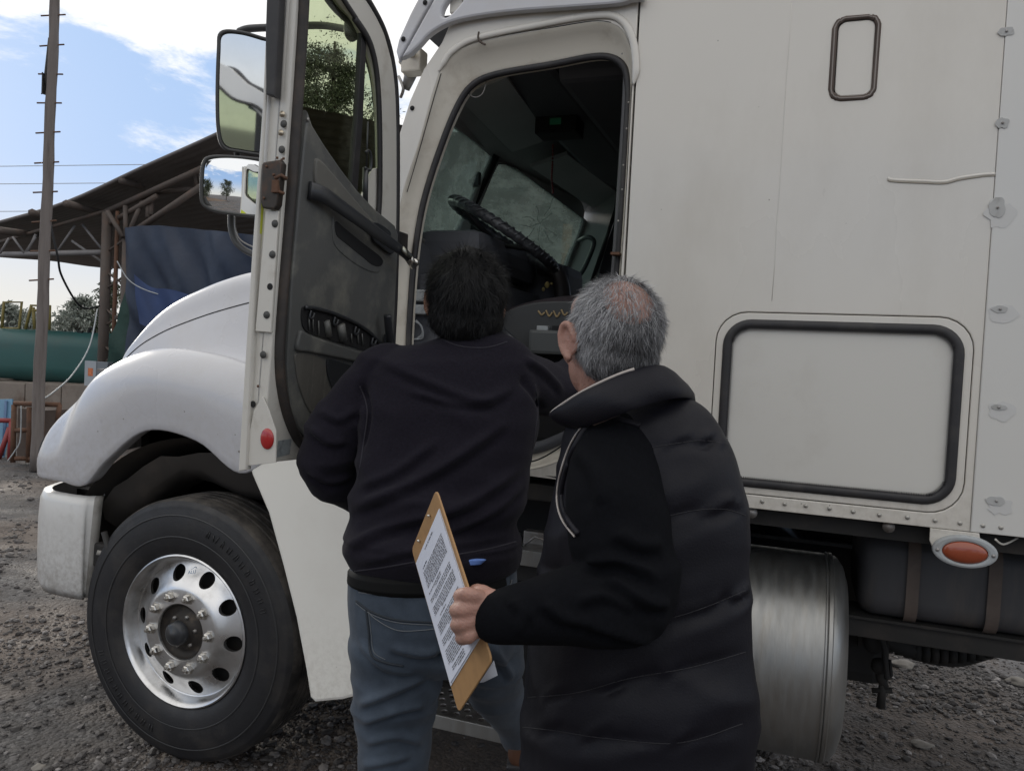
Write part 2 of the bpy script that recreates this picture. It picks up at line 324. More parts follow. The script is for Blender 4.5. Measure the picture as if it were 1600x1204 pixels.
# ================================================================== ground
def ground_h(x, y):
    d = math.hypot(x, y+1)
    a = .030*noise.noise(Vector((x*.9, y*.9, 0))) + .016*noise.noise(Vector((x*2.7, y*2.7, 3))) + .007*noise.noise(Vector((x*8, y*8, 5)))
    rut = -.03*math.exp(-((y-3.2-.12*math.sin(x))/.28)**2) - .025*math.exp(-((y+.1*x-4.4)/.3)**2)
    near = min(1, max(0, (d-.5)/1.5))
    flat = 1-.85*math.exp(-((x+1.2)**2/9+(y-.7)**2/4))
    return (a*flat+rut)*near - .006 + (.35*noise.noise(Vector((x*.05, y*.05, 9))) if d > 30 else 0)*min(1, (d-30)/60 if d > 30 else 0)
def build_ground():
    n = 300; t = np.linspace(-1, 1, n); ax = np.sinh(t*6.2)/np.sinh(6.2)*700
    fine = np.linspace(-9, 6, 240); xs = np.unique(np.concatenate([ax[(ax < -9) | (ax > 6)], fine]))
    fy = np.linspace(-4, 9, 210); ys = np.unique(np.concatenate([ax[(ax < -4) | (ax > 9)], fy]))
    v = [(x, y, ground_h(x, y)) for y in ys for x in xs]; w_ = len(xs)
    f = [(j*w_+i, j*w_+i+1, (j+1)*w_+i+1, (j+1)*w_+i) for j in range(len(ys)-1) for i in range(len(xs)-1)]
    me = bpy.data.meshes.new('ground'); me.from_pydata(v, [], f); me.polygons.foreach_set('use_smooth', [True]*len(f))
    m, nt, b = newmat('gravel_ground'); Nn, Ln = nt.nodes, nt.links
    t = Nn.new('ShaderNodeTexCoord')
    def noi(s, d, r=.6):
        k = Nn.new('ShaderNodeTexNoise'); k.inputs['Scale'].default_value = s; k.inputs['Detail'].default_value = d; k.inputs['Roughness'].default_value = r; Ln.new(t.outputs['Object'], k.inputs['Vector']); return k.outputs[0]
    def rmp(x, a, c, lo=0, hi=1):
        k = Nn.new('ShaderNodeMapRange'); k.inputs['From Min'].default_value = a; k.inputs['From Max'].default_value = c; k.inputs['To Min'].default_value = lo; k.inputs['To Max'].default_value = hi; Ln.new(x, k.inputs[0]); return k.outputs[0]
    def mix(f_, a, c):
        k = Nn.new('ShaderNodeMixRGB')
        for i, q in enumerate((f_, a, c)):
            if isinstance(q, tuple): k.inputs[i].default_value = (*q, 1)
            else: Ln.new(q, k.inputs[i])
        return k.outputs[0]
    vo = Nn.new('ShaderNodeTexVoronoi'); vo.inputs['Scale'].default_value = 55; Ln.new(t.outputs['Object'], vo.inputs['Vector'])
    vo2 = Nn.new('ShaderNodeTexVoronoi'); vo2.inputs['Scale'].default_value = 24; Ln.new(t.outputs['Object'], vo2.inputs['Vector'])
    sepc = Nn.new('ShaderNodeSeparateColor'); Ln.new(vo.outputs['Color'], sepc.inputs[0])
    gr = mix(sepc.outputs[0], (.040, .038, .038), (.150, .144, .142))
    base = mix(rmp(noi(14, 8, .7), .35, .65), (.046, .041, .038), (.100, .090, .085))
    gravel = mix(rmp(noi(3, 5), .35, .6), base, gr)
    mud = mix(rmp(noi(7, 7), .3, .7), (.070, .055, .046), (.150, .120, .100))
    col = mix(rmp(noi(.55, 6, .62), .44, .56), gravel, mud)
    Ln.new(col, b.inputs['Base Color'])
    wet = rmp(noi(1.1, 4), .45, .62, .93, .55); Ln.new(wet, b.inputs['Roughness'])
    bp = Nn.new('ShaderNodeBump'); bp.inputs['Distance'].default_value = .010; bp.inputs['Strength'].default_value = .9
    ad = Nn.new('ShaderNodeMath'); ad.operation = 'MULTIPLY_ADD'; Ln.new(vo.outputs['Distance'], ad.inputs[0]); ad.inputs[1].default_value = -1.1; Ln.new(noi(60, 6, .7), ad.inputs[2])
    ad2 = Nn.new('ShaderNodeMath'); ad2.operation = 'MULTIPLY_ADD'; Ln.new(vo2.outputs['Distance'], ad2.inputs[0]); ad2.inputs[1].default_value = -.8; Ln.new(ad.outputs[0], ad2.inputs[2])
    Ln.new(ad2.outputs[0], bp.inputs['Height']); Ln.new(bp.outputs[0], b.inputs['Normal'])
    o = link('ground', me, m); tag(o, 'dark gravel and mud yard under the truck', kind='structure')
build_ground()

def stone_mat():
    m, nt, b = newmat('gravel_stone'); a = nt.nodes.new('ShaderNodeAttribute'); a.attribute_name = 'tone'
    r = nt.nodes.new('ShaderNodeValToRGB'); e = r.color_ramp.elements; e[0].color = (.030, .027, .026, 1); e[1].color = (.30, .28, .27, 1)
    k = r.color_ramp.elements.new(.5); k.color = (.075, .068, .065, 1)
    nt.links.new(a.outputs['Fac'], r.inputs[0])
    nn = nt.nodes.new('ShaderNodeTexNoise'); nn.inputs['Scale'].default_value = 120; nn.inputs['Detail'].default_value = 4
    t = nt.nodes.new('ShaderNodeTexCoord'); nt.links.new(t.outputs['Object'], nn.inputs['Vector'])
    mx = nt.nodes.new('ShaderNodeMixRGB'); mx.blend_type = 'MULTIPLY'; mx.inputs[0].default_value = .6; nt.links.new(r.outputs[0], mx.inputs[1]); nt.links.new(nn.outputs[0], mx.inputs[2])
    g = nt.nodes.new('ShaderNodeMixRGB'); g.blend_type = 'ADD'; g.inputs[0].default_value = .45; nt.links.new(mx.outputs[0], g.inputs[1]); nt.links.new(r.outputs[0], g.inputs[2])
    nt.links.new(g.outputs[0], b.inputs['Base Color']); b.inputs['Roughness'].default_value = .75
    return m
M_STONE = stone_mat()
def ico(sub=1):
    bm = bmesh.new(); bmesh.ops.create_icosphere(bm, subdivisions=sub, radius=1); v = np.array([q.co[:] for q in bm.verts]); f = np.array([[q.index for q in fc.verts] for fc in bm.faces]); bm.free(); return v, f
def gravel_field():
    bv, bf = ico(1); pts = []
    def region(poly_px, count, dmax):
        k = 0
        while k < count:
            px = random.uniform(*poly_px[0]); py = random.uniform(*poly_px[1]); p = at_z(px, py, 0)
            dd = (p-CAM).length
            if dd > dmax or p.y < -2.2: continue
            pts.append((p.x+random.gauss(0, .02), p.y+random.gauss(0, .02), dd)); k += 1
    region(((-60, 620), (742, 1204)), 15000, 12)
    region(((1120, 1680), (985, 1204)), 13000, 12)
    for i in range(9000):
        pts.append((random.uniform(-5, 3), random.uniform(-1.6, 5), 4))
    V = []; Fc = []; T = []; k = 0
    for (x, y, dd) in pts:
        m_ = noise.noise(Vector((x*.8, y*.8, 4)))
        if m_ > .02 and random.random() < .8: continue
        s = min(.021, .0027*math.exp(abs(random.gauss(0, .85))))*(1 if dd < 6 else 1.4)
        R = Matrix.Rotation(random.uniform(0, 6.3), 3, 'Z') @ Matrix.Rotation(random.uniform(-.4, .4), 3, 'X')
        q = bv*(1+rng.normal(0, .13, bv.shape))*np.array([s*random.uniform(.8, 1.6), s*random.uniform(.8, 1.2), s*random.uniform(.4, .75)])
        q = q @ np.array(R).T + np.array([x, y, ground_h(x, y)+s*.25])
        V.append(q); Fc.append(bf+k*len(bv)); T += [min(1, max(0, random.betavariate(2, 3)))]*len(bv); k += 1
    V = np.concatenate(V); Fc = np.concatenate(Fc); me = bpy.data.meshes.new('gravel'); me.from_pydata(V.tolist(), [], Fc.tolist())
    at = me.attributes.new('tone', 'FLOAT', 'POINT'); at.data.foreach_set('value', T)
    o = link('gravel', me, M_STONE); tag(o, 'loose grey gravel scattered over the yard', 'gravel', kind='stuff')
gravel_field()
def rock(px, py, s, label, zs=.55, mm=None):
    bv, bf = ico(3); p = at_z(px, py, 0); p.z = ground_h(p.x, p.y); sd_ = random.random()*50
    v = []
    for q in bv:
        n_ = 1+.35*noise.noise(Vector(q)*1.3+Vector((sd_, 0, 0)))+.12*noise.noise(Vector(q)*3.5+Vector((sd_, 2, 0)))
        v.append((p.x+q[0]*s*n_*1.25, p.y+q[1]*s*n_, p.z+q[2]*s*n_*zs+s*.25))
    o = ob('rock', MB().add(v, [tuple(f) for f in bf.tolist()]), mm or mat('rock_stone', (.19, .175, .155), .8, var=.3, vscale=25, bump=.002, bscale=60)); tag(o, label, 'rock')
rock(412, 1140, .026, 'pale brown stone just right of the foot of the front tyre')
rock(1410, 1040, .055, 'flat pale stone lying beyond the fuel tank', .3)
rock(1440, 1165, .035, 'long pale stone in the gravel below the rusty rail at right', .45)
rock(1592, 1068, .05, 'pale stone at the right edge of the photo behind the truck', .4)
rock(60, 1196, .022, 'grey stone in the bottom left corner of the yard')
rock(100, 912, .020, 'small grey stone left of the bumper corner')

# ================================================================== truck
TRUCK = thing('truck', (-.6, 1.22, 0), 'white conventional tractor truck with sleeper cab, its driver door standing open', 'truck')
S = SIDE.hit
def X_(px, py): return S(px, py)[0]
# ---- side skin of cab and sleeper
A_px = [(632,295),(655,225),(680,135),(700,92),(745,68),(850,47),(925,35),(965,42),(984,72),(988,115),(985,160),(978,300),(968,450),(960,560),(945,640),(905,700),(850,728),(780,738),(700,738),(640,730),(612,690),(606,600),(610,450),(620,360)]
B_px = [(655,300),(678,228),(703,165),(728,127),(768,108),(858,92),(920,80),(952,82),(971,98),(977,130),(976,170),(968,300),(957,450),(945,560),(925,625),(890,672),(848,697),(790,706),(700,712),(650,700),(632,660),(628,560),(634,440),(642,365)]
A2 = sp2(SIDE.tr(A_px), 5); B2 = sp2(SIDE.tr(B_px), 5)
XS = X_(992, 130)            # seam between cab and sleeper
ZB = 1.247; ZT = 3.35
cab_out = SIDE.tr([(598,742),(600,600),(607,430),(614,300),(622,215),(640,158),(662,108)]) + [(X_(690,72), 2.70), (X_(690,72)+.10, 2.92), (XS-.003, 2.92), (XS-.003, ZB+.03)] + [(X_(880,760), ZB+.02), (X_(850,745), ZB+.03)]
cab_out[0] = (cab_out[0][0], 1.262)
CAB = plate('cab_side', SIDE, cab_out, M_WHITE, TRUCK, [A2], .022, .004)
# concave jamb between the skin and the door seal
rows = []
for k, (c0, dep) in enumerate([(0, -.001), (.10, .004), (.22, .016), (.5, .034), (.8, .046), (1.0, .052), (1.0, .085)]):
    rows.append([SIDE.P(a[0]*(1-c0)+b[0]*c0, a[1]*(1-c0)+b[1]*c0, -dep) for a, b in zip(A2, B2)])
j = ob('door_jamb', MB().grid(rows, True), M_JAMB, CAB)
Bl = [SIDE.P(x, z, -.047) for x, z in B2]
ob('door_seal', MB().tube(Bl, .0115, 8, True), M_RUBBER, CAB)
Bi = cr_spline([SIDE.P(*SIDE.hit(x, y), -.062) for x, y in [(973,105),(970,170),(962,300),(951,450),(939,560)]], 6)
ob('seal_lip', MB().tube(Bi, .012, 8, flat=.5), mat('grey_seal', (.09, .09, .095), .6), CAB)
drip = cr_spline([SIDE.P(*SIDE.hit(x, y), .004) for x, y in [(686,112),(695,96),(708,80),(745,60),(850,38),(930,25),(968,30),(988,60),(994,105),(990,133)]], 8)
ob('drip_rail', MB().tube(drip, [.012*min(1, .3+i*.1, .25+(len(drip)-1-i)*.12) for i in range(len(drip))], 10, flat=.55), M_WHITE, CAB)
gut = cr_spline([SIDE.P(*SIDE.hit(x, y), -.001) for x, y in [(720,66),(750,61),(850,45),(925,33),(955,35)]], 6)
ob('drip_seam', MB().tube(gut, .0016, 6), M_BLACK, CAB)
ob('drip_seal_tail', MB().tube(cr_spline([SIDE.P(*SIDE.hit(x, y), .010) for x, y in [(750,52),(749,60),(752,67),(760,72)]], 5), .0035, 6), M_BROWN, CAB)
for x0, pts in (('pillar_crease', [(636,300),(656,232),(676,160),(689,115)]),):
    ob('pillar_crease', MB().tube(cr_spline([SIDE.P(*SIDE.hit(x, y), -.0005) for x, y in pts], 5), .0016, 6), M_BLACK, CAB)
# dark rubber strip and latch post stain on the door edge
SEAM_M = M_BLACK
# ---- sleeper side
XR = X_(1553, 300)
hx0, hx1 = X_(1129, 640), X_(1496, 620); hz0, hz1 = S(1300, 768)[1], S(1300, 508)[1]
sleeper_out = [(XS+.003, ZB), (XR, ZB), (XR, ZT), (XS+.003, ZT)]
hatch_hole = rrect(hx0-.032, hz0-.032, hx1+.032, hz1+.032, .088)
wx0, wx1 = X_(1299, 90), X_(1371, 90); wz0, wz1 = S(1335, 155)[1], S(1335, 27)[1]
win_hole = rrect(wx0, wz0, wx1, wz1, .028)
SLP = plate('sleeper_side', SIDE, sleeper_out, M_WHITE, TRUCK, [hatch_hole, win_hole], .022, .003)
ob('sleeper_backing', MB().box((XS-.006, .024, ZB+.01), (1.45, .05, ZT)), mat('backing_grey', (.22,.21,.19), .7), SLP)
HT = plate('hatch_frame', SIDE, rrect(hx0-.0295, hz0-.0295, hx1+.0295, hz1+.0295, .0865), M_WHITE, TRUCK, [rrect(hx0+.012, hz0+.012, hx1-.012, hz1-.012, .062)], .018, .002)
plate('hatch_door', SIDE, rrect(hx0+.010, hz0+.010, hx1-.010, hz1-.010, .064), mat('hatch_paint', (.60, .585, .545), .42, var=.03, vscale=2, dirt=(.42, .38, .33), dirt_amt=.3, dscale=3, coat=.2), HT, (), .015, .003, off=-.002)
ring = [SIDE.P(x, z, .001) for x, z in rrect(hx0+.003, hz0+.003, hx1-.003, hz1-.003, .066, 8)]
ob('hatch_seal', MB().tube(ring, .0135, 10, True, flat=.6), M_RUBBER, HT)
ridg = MB()
rp_ = cr_spline([SIDE.P(x, z, .004) for x, z in rrect(hx0+.017, hz0+.017, hx1-.017, hz1-.017, .055, 6)], 3, True)
tot = []; 
for i in range(len(rp_)):
    a, b_ = rp_[i], rp_[(i+1) % len(rp_)]; n_ = max(1, int((b_-a).length/.006))
    for k in range(n_): tot.append((a.lerp(b_, k/n_), (b_-a).normalized()))
for p, t_ in tot:
    nn_ = SIDE.n.cross(t_)
    v = [p+nn_*.004+t_*.0011, p-nn_*.004+t_*.0011, p-nn_*.004-t_*.0011, p+nn_*.004-t_*.0011]; v2 = [q+SIDE.n*.003 for q in v]
    ridg.add(v+v2, [(0,1,2,3),(4,5,6,7),(0,1,5,4),(2,3,7,6)], False)
o = ob('seal_ribs', ridg, M_RUBBER, HT); o['kind'] = 'stuff'
# small blanked window with brown sealant
WN = plate('blanked_window', SIDE, rrect(wx0+.014, wz0+.010, wx1-.010, wz1-.010, .022), M_WHITE, TRUCK, (), .016, .003, off=-.001)
wr = [SIDE.P(x+random.gauss(0, .0008), z+random.gauss(0, .0008), .0) for x, z in rrect(wx0+.005, wz0+.004, wx1-.003, wz1-.003, .026, 10)]
ob('window_sealant', MB().tube(wr, [.0062+.0025*random.random() for _ in wr], 8, True, flat=.7), M_BROWN, WN)
ob('window_gasket', MB().tube([p+Vector((0, -.004, 0)) for p in wr], .0022, 6, True), mat('pale_gasket', (.25, .22, .2), .6), WN)
# rear fairing strip right of the vertical seam
RF = plate('rear_fairing', SIDE, [(XR+.0006, ZB), (1.45, ZB), (1.45, ZT), (XR+.0006, ZT)], mat('fairing_paint', (.62, .61, .58), .34, var=.04, vscale=2, coat=.3), TRUCK, (), .02, .003, off=.002)
# patches where fittings were removed
def blob(cx, cy, rx, ry, seed, n=26, amp=.35):
    return [(cx+rx*math.cos(a)*(1+amp*noise.noise(Vector((math.cos(a)*1.6+seed, math.sin(a)*1.6, seed)))), cy+ry*math.sin(a)*(1+amp*noise.noise(Vector((math.cos(a)*2.2+seed, math.sin(a)*2.2, 7+seed))))) for a in [2*math.pi*i/n for i in range(n)]]
for i, (px, py, rx, ry, hrx, hry) in enumerate([(1572,50,.019,.012,0,0),(1566,193,.017,.014,0,0),(1558,325,.018,.026,.05,.05),(1562,483,.019,.010,.045,.035),(1560,636,.019,.008,.045,.035),(1556,782,.020,.013,.04,.035)]):
    c = S(px, py); pl = RF if px > 1560 else SLP
    if hrx: plate('faded_primer_patch', SIDE, blob(c[0]+.006, c[1]-.012, hrx*.75, hry*.7, i*3.3, 30, .5), M_FILL, SLP, (), .0008, 0, off=.0024+.0002*i)
    pt = plate('bracket_scar', SIDE, blob(*c, rx, ry, i*1.7+1), M_PATCH, SLP, (), .0015, .0004, off=.0040+.0002*i)
    ob('rivet_stub', MB().ell(SIDE.P(c[0], c[1], .0065), (.0035, .003, .0035)), M_STEEL, pt)
sc = cr_spline([SIDE.P(*S(x, y), .0012) for x, y in [(1387,281),(1395,284),(1440,286),(1475,287),(1500,281),(1535,276),(1555,275)]], 5)
ob('scraped_dent', MB().tube(sc, [.0022]*(len(sc)-6)+[.0015]*6, 6, flat=.5), mat('dent_edge', (.33, .30, .25), .6), SLP)
sc2 = [p+Vector((0, .0005, .0055)) for p in sc]
ob('scraped_lip', MB().tube(sc2, .0036, 8, flat=.4), M_WHITE, SLP)
for (x0_, y0_, x1_, y1_) in ((1237,2,1206,470),):
    p_ = [SIDE.P(*S(x0_+(x1_-x0_)*t_/8+random.uniform(-1,1), y0_+(y1_-y0_)*t_/8), .0004) for t_ in range(9)]
    ob('faint_crease', MB().tube(p_, .0008, 5, flat=.3), M_WHITE, SLP)
# rivets
rv = MB().ell((0, 0, 0), (.0062, .0042, .0062), seg=10, rings=6).mesh('rivet')
rv_s = MB().ell((0, 0, 0), (.0030, .0022, .0030), seg=8, rings=5).mesh('rivet')
RIV = mat('rivet_metal', (.42, .41, .38), .4, .6, dirt=(.2, .16, .12), dirt_amt=.5, dscale=80); rv.materials.append(RIV); rv_s.materials.append(RIV)
def rivet(px, py, par, small=False, off=.002, Y=0.0):
    o = link('rivet', rv_s if small else rv, None, par); p = at_y(px, py, Y-off); o.location = p
    o.matrix_parent_inverse = parent_inv(par)
for px, py in [(1160,779),(1191,783),(1226,787),(1259,790),(1296,794),(1333,799),(1374,804),(1418,808),(1461,813),(1500,817),(1536,821),(1564,824)]: rivet(px, py, SLP)
for px, py in [(870,76),(907,70),(938,73)]: rivet(px, py, CAB, True, -.047)
for px, py in [(835,55),(903,46),(758,72),(972,84)]: rivet(px, py, CAB, True, -.015)
for px, py in [(982,160),(979,201),(974,258),(972,296),(966,345),(964,395),(958,470)]: rivet(px, py, CAB, True, -.012)
for px, py in [(905,712),(860,727),(844,736)]: rivet(px, py, CAB, True, -.004)
scr = MB().ell((0, 0, 0), (.0085, .005, .0085), seg=12, rings=6).mesh('screw'); scr.materials.append(M_BLACK)
for px, py in [(644,169)]:
    o = link('screw', scr, None, CAB); o.location = at_y(px, py, -.002)
# latch striker stain
ob('striker_bolt', MB().box(at_y(959,391,.02)-Vector((.005,.02,.008)), at_y(968,400,.02)+Vector((.003,.02,.002))), M_RUST, CAB)
# ---- roof fairing and sun visor above the door
FAIR = Frame((0, -.035, 0), (1, 0, 0), (0, 0, 1)); FH = FAIR.hit
fo = FAIR.tr([(626,91),(652,45),(679,-4),(760,-160),(1005,-160),(1005,-2)]) + sp2(FAIR.tr([(985,0),(960,6),(880,12),(800,18),(740,26),(700,36),(672,52),(655,70),(640,84)]), 4, False)
slot = sp2(FAIR.tr([(690,20),(694,8),(706,-8),(722,-14),(724,-2),(712,14),(700,25),(692,26)]), 3)
RFA = plate('roof_fairing', FAIR, fo, M_HOOD, TRUCK, [slot], .03, .008)
vis = FAIR.tr([(622,95),(618,80),(622,62),(640,22),(662,-20),(684,-20),(676,-4),(650,42),(624,91)])
VIS = plate('sun_visor', FAIR, vis, M_HOOD, TRUCK, (), .025, .006, off=-.002)
for px, py in [(664,4),(630,61)]:
    o = link('screw', scr, None, VIS); o.location = at_y(px, py, -.037)
ob('slot_bracket', MB().box(FAIR.P(*FH(703,8), -.03)-Vector((.014, .002, .012)), FAIR.P(*FH(712,-2), -.03)+Vector((.01, .02, .03)), bev=.003), M_WHITE, RFA)
ob('fairing_underside', MB().box((X_(690,52), .024, 2.69), (XS, .064, 2.72)), M_JAMB, RFA)
rf = MB(); rf.grid([[Vector((x, y, z)) for x in (X_(690,72), 0, 1.45)] for y, z in ((.0, 2.86), (.06, 2.94), (.3, 3.0), (1.22, 3.03), (2.2, 3.0), (2.44, 2.86))])
ob('cab_roof', rf, M_WHITE, TRUCK)
# bracket, wiring and marker hardware in the gap behind the visor
fb = MB(); fb.box(at_y(640,108,.10)-Vector((.02,.03,.02)), at_y(655,84,.10)+Vector((.02,.03,.01)), bev=.006)
fb.tube(cr_spline([at_y(626,98,.12), at_y(634,88,.10), at_y(646,84,.05)], 5), .010, 8)
ob('visor_bracket', fb, M_JAMB, VIS)
fb = MB(); fb.tube([at_y(631,100,.14), at_y(641,120,.14), at_y(634,140,.15)], [.016, .024, .014], 12); fb.tube(cr_spline([at_y(623,120,.15), at_y(630,138,.13), at_y(626,152,.15)], 5), .006, 8)
ob('marker_horn', fb, M_STEEL, VIS)

# ---- hood with fender, one half mirrored to the other
def rowp(l): return [Vector(p) for p in l]
def rx(X, l, o, c, v, s, sh, tm, ce): return rowp([(X,0.0,l),(X,o[0],o[1]),(X,c[0],c[1]),(X,v[0],v[1]),(X,.42,s),(X,.51,sh),(X,.86,tm),(X,1.22,ce)])
G = [rx(-1.42,1.262,(.0,1.33),(.07,1.43),(.20,1.53),1.93,2.045,2.13,2.16),
     rx(-1.75,1.262,(.0,1.36),(.10,1.49),(.24,1.555),1.905,2.03,2.11,2.13),
     rx(-1.94,1.175,(.0,1.44),(.10,1.555),(.27,1.575),1.885,2.018,2.085,2.11),
     rx(-2.15,1.280,(-.002,1.50),(.115,1.605),(.30,1.59),1.862,2.002,2.06,2.08),
     rx(-2.40,1.300,(-.006,1.515),(.12,1.625),(.31,1.585),1.805,1.965,2.015,2.03),
     rx(-2.60,1.165,(-.004,1.45),(.12,1.588),(.31,1.54),1.745,1.905,1.95,1.97),
     rowp([(-2.72,.0,1.05),(-2.76,-.002,1.33),(-2.76,.11,1.505),(-2.77,.32,1.46),(-2.76,.42,1.685),(-2.80,.51,1.815),(-2.83,.86,1.865),(-2.87,1.22,1.89)]),
     rowp([(-2.86,.01,1.05),(-2.88,.02,1.20),(-2.91,.14,1.39),(-2.92,.32,1.37),(-2.90,.42,1.607),(-2.95,.51,1.685),(-3.0,.86,1.74),(-3.05,1.22,1.77)]),
     rowp([(-3.0,.03,1.05),(-3.02,.04,1.15),(-3.03,.13,1.27),(-3.02,.33,1.26),(-3.0,.43,1.51),(-3.055,.51,1.54),(-3.12,.86,1.58),(-3.17,1.22,1.61)]),
     rowp([(-3.10,.10,1.05),(-3.11,.12,1.10),(-3.12,.19,1.15),(-3.10,.35,1.14),(-3.045,.44,1.32),(-3.10,.52,1.33),(-3.21,.88,1.35),(-3.27,1.22,1.37)]),
     rowp([(-3.13,.17,1.05),(-3.14,.19,1.06),(-3.15,.24,1.07),(-3.13,.37,1.07),(-3.06,.45,1.09),(-3.13,.54,1.09),(-3.25,.88,1.09),(-3.32,1.22,1.09)])]
def crv(p0, p1, p2, p3, t): return .5*((2*p1)+(p2-p0)*t+(2*p0-5*p1+4*p2-p3)*t*t+(3*p1-p0-3*p2+p3)*t**3)
def bicubic(G, nr, nc):
    R = len(G); C_ = len(G[0]); mid = []
    for row in G:
        r2 = []
        for j_ in range(C_-1):
            for k in range(nc): r2.append(crv(row[max(j_-1, 0)], row[j_], row[j_+1], row[min(j_+2, C_-1)], k/nc))
        r2.append(row[-1]); mid.append(r2)
    o_ = []
    for i in range(R-1):
        for k in range(nr): o_.append([crv(mid[max(i-1, 0)][c], mid[i][c], mid[i+1][c], mid[min(i+2, R-1)][c], k/nr) for c in range(len(mid[0]))])
    o_.append(mid[-1]); return o_
HG = bicubic(G, 7, 6)
hood = MB(); hood.grid(HG)
hood.grid([[Vector((p.x, 2.44-p.y, p.z)) for p in r_] for r_ in HG])
lip = [r_[0] for r_ in HG]; hood.grid([lip, [p+Vector((0, .004, -.006)) for p in lip], [p+Vector((0, .02, -.006)) for p in lip], [p+Vector((0, .07, .004)) for p in lip]])
HOOD = ob('hood', hood, M_HOOD, TRUCK, weld=.0005)
seam = [r_[24] for r_ in HG][2:-14]
ob('hood_seam', MB().tube([p+Vector((0, -.001, .0005)) for p in seam], .0024, 6), M_BLACK, HOOD)
# headlamp: a clear band on the nose of the fender
hl = MB(); hl.grid([[HG[i][k]+Vector((-.004, -.004, .003)) for k in range(7, 17)] for i in range(58, 66)]); ob('headlamp', hl, mat('headlamp_lens', (.35, .36, .38), .12, coat=.8), HOOD)
gr = MB()
for i in range(9): gr.box((-3.36-.004*i*0, .62, 1.12+.045*i), (-3.30+.018*i, 1.82, 1.135+.045*i))
ob('grille', gr, M_STEEL, HOOD)
ob('engine_bay', MB().box((-3.0, .62, .7), (-1.42, 1.85, 1.5)).box((-1.75, .10, .55), (-1.40, 2.3, 1.9)), M_BLACK, TRUCK)
# ---- bumper
plan = cr_spline([(-2.69,.03,0),(-2.74,.0,0),(-2.88,-.002,0),(-2.99,.025,0),(-3.10,.13,0),(-3.21,.40,0),(-3.31,.8,0),(-3.34,1.22,0)], 6)
rows = []
for z, off in ((.575,.05),(.56,.02),(.60,.004),(.72,0),(.86,0),(.955,.006),(.985,.018),(.99,.05)):
    rr = []
    for i, p in enumerate(plan):
        a = plan[max(i-1, 0)]; c = plan[min(i+1, len(plan)-1)]; t_ = (c-a).normalized(); nrm = Vector((t_.y, -t_.x, 0))*-1
        nrm = Vector((-t_.y, t_.x, 0)); nrm = nrm if nrm.dot(Vector((-1.6, 1.22, 0))-Vector((p.x, p.y, 0))) > 0 else -nrm
        slant = -.05*(1-(z-.56)/.45) if i < 6 else -.05*(1-(z-.56)/.45)*max(0, 1-(i-6)/20)
        rr.append(Vector((p.x-(.035*(1-(z-.56)/.45) if i < 4 else 0), p.y, z))+nrm*off+Vector((slant*-.0, 0, 0))+Vector((.0, 0, -.0)))
    rows.append(rr)
bu = MB(); bu.grid(rows); bu.grid([[Vector((p.x, 2.44-p.y, p.z)) for p in r_] for r_ in rows])
BUMP = ob('bumper', bu, mat('bumper_paint', (.60, .595, .58), .36, specks=.8, low=(.55, .95, (.24,.21,.18), .75), var=.03, vscale=3, dirt=(.28, .26, .23), dirt_amt=.5, dscale=6, dlo=.54, dhi=.74, coat=.3), TRUCK)
bf_ = MB(); bf_.grid([[rows[k][0] for k in range(1, 8)], [rows[k][0]+Vector((.012, .008, 0)) for k in range(1, 8)], [rows[k][0]+Vector((.016, .03, 0)) for k in range(1, 8)], [rows[k][0]+Vector((-.02, .06, 0)) for k in range(1, 8)]])
bf_.tube([Vector((-2.63,.05,.76)), Vector((-2.655,.02,.77))], .010, 8)
ob('bumper_flange', bf_, mat('bare_bumper_edge', (.30, .29, .27), .6, var=.3, vscale=20, dirt=(.1,.08,.06), dirt_amt=.5, dscale=12), BUMP)
ob('bumper_bracket', MB().box((-2.70,.04,.70), (-2.55,.09,.80), bev=.01).box((-3.1,.3,.60), (-2.55,.36,.95)).tube([(-2.62,.02,.86),(-2.56,.02,.72),(-2.60,.04,.62)], .012, 8), M_DARK, BUMP)
# ---- wheel-well liner
WC = Vector((-2.196, 0, .520))
MW = Matrix(((1,0,0,WC.x),(0,0,1,0),(0,1,0,WC.z),(0,0,0,1)))     # local z -> world +Y
li = MB(); li.lathe([(.07,.755),(.16,.73),(.30,.70),(.50,.68),(.62,.68)], MW, 30, 42, 168)
LIN = ob('wheel_well_liner', li, M_LINER, TRUCK)
fl = [MW @ Vector((.70*math.cos(rad(a)), .70*math.sin(rad(a)), .12)) for a in range(70, 150, 8)]
lf = MB(); lf.grid([[p+Vector((0, 0, -.01-.012*math.sin(i*2.1))) for i, p in enumerate(fl)], [p+Vector((0, .02, -.10-.03*math.sin(i*1.3))) for i, p in enumerate(fl)], [p+Vector((0, .10, -.15-.03*math.sin(i*1.1))) for i, p in enumerate(fl)], [p+Vector((0,.3,-.13)) for i, p in enumerate(fl)]])
ob('mud_flap_liner', lf, M_LINER, TRUCK)
ob('well_back', MB().box((-3.05,.62,.35), (-1.45,.66,1.5)).box((-3.0, .42, 1.30), (-1.5, .64, 1.36)), M_BLACK, TRUCK)
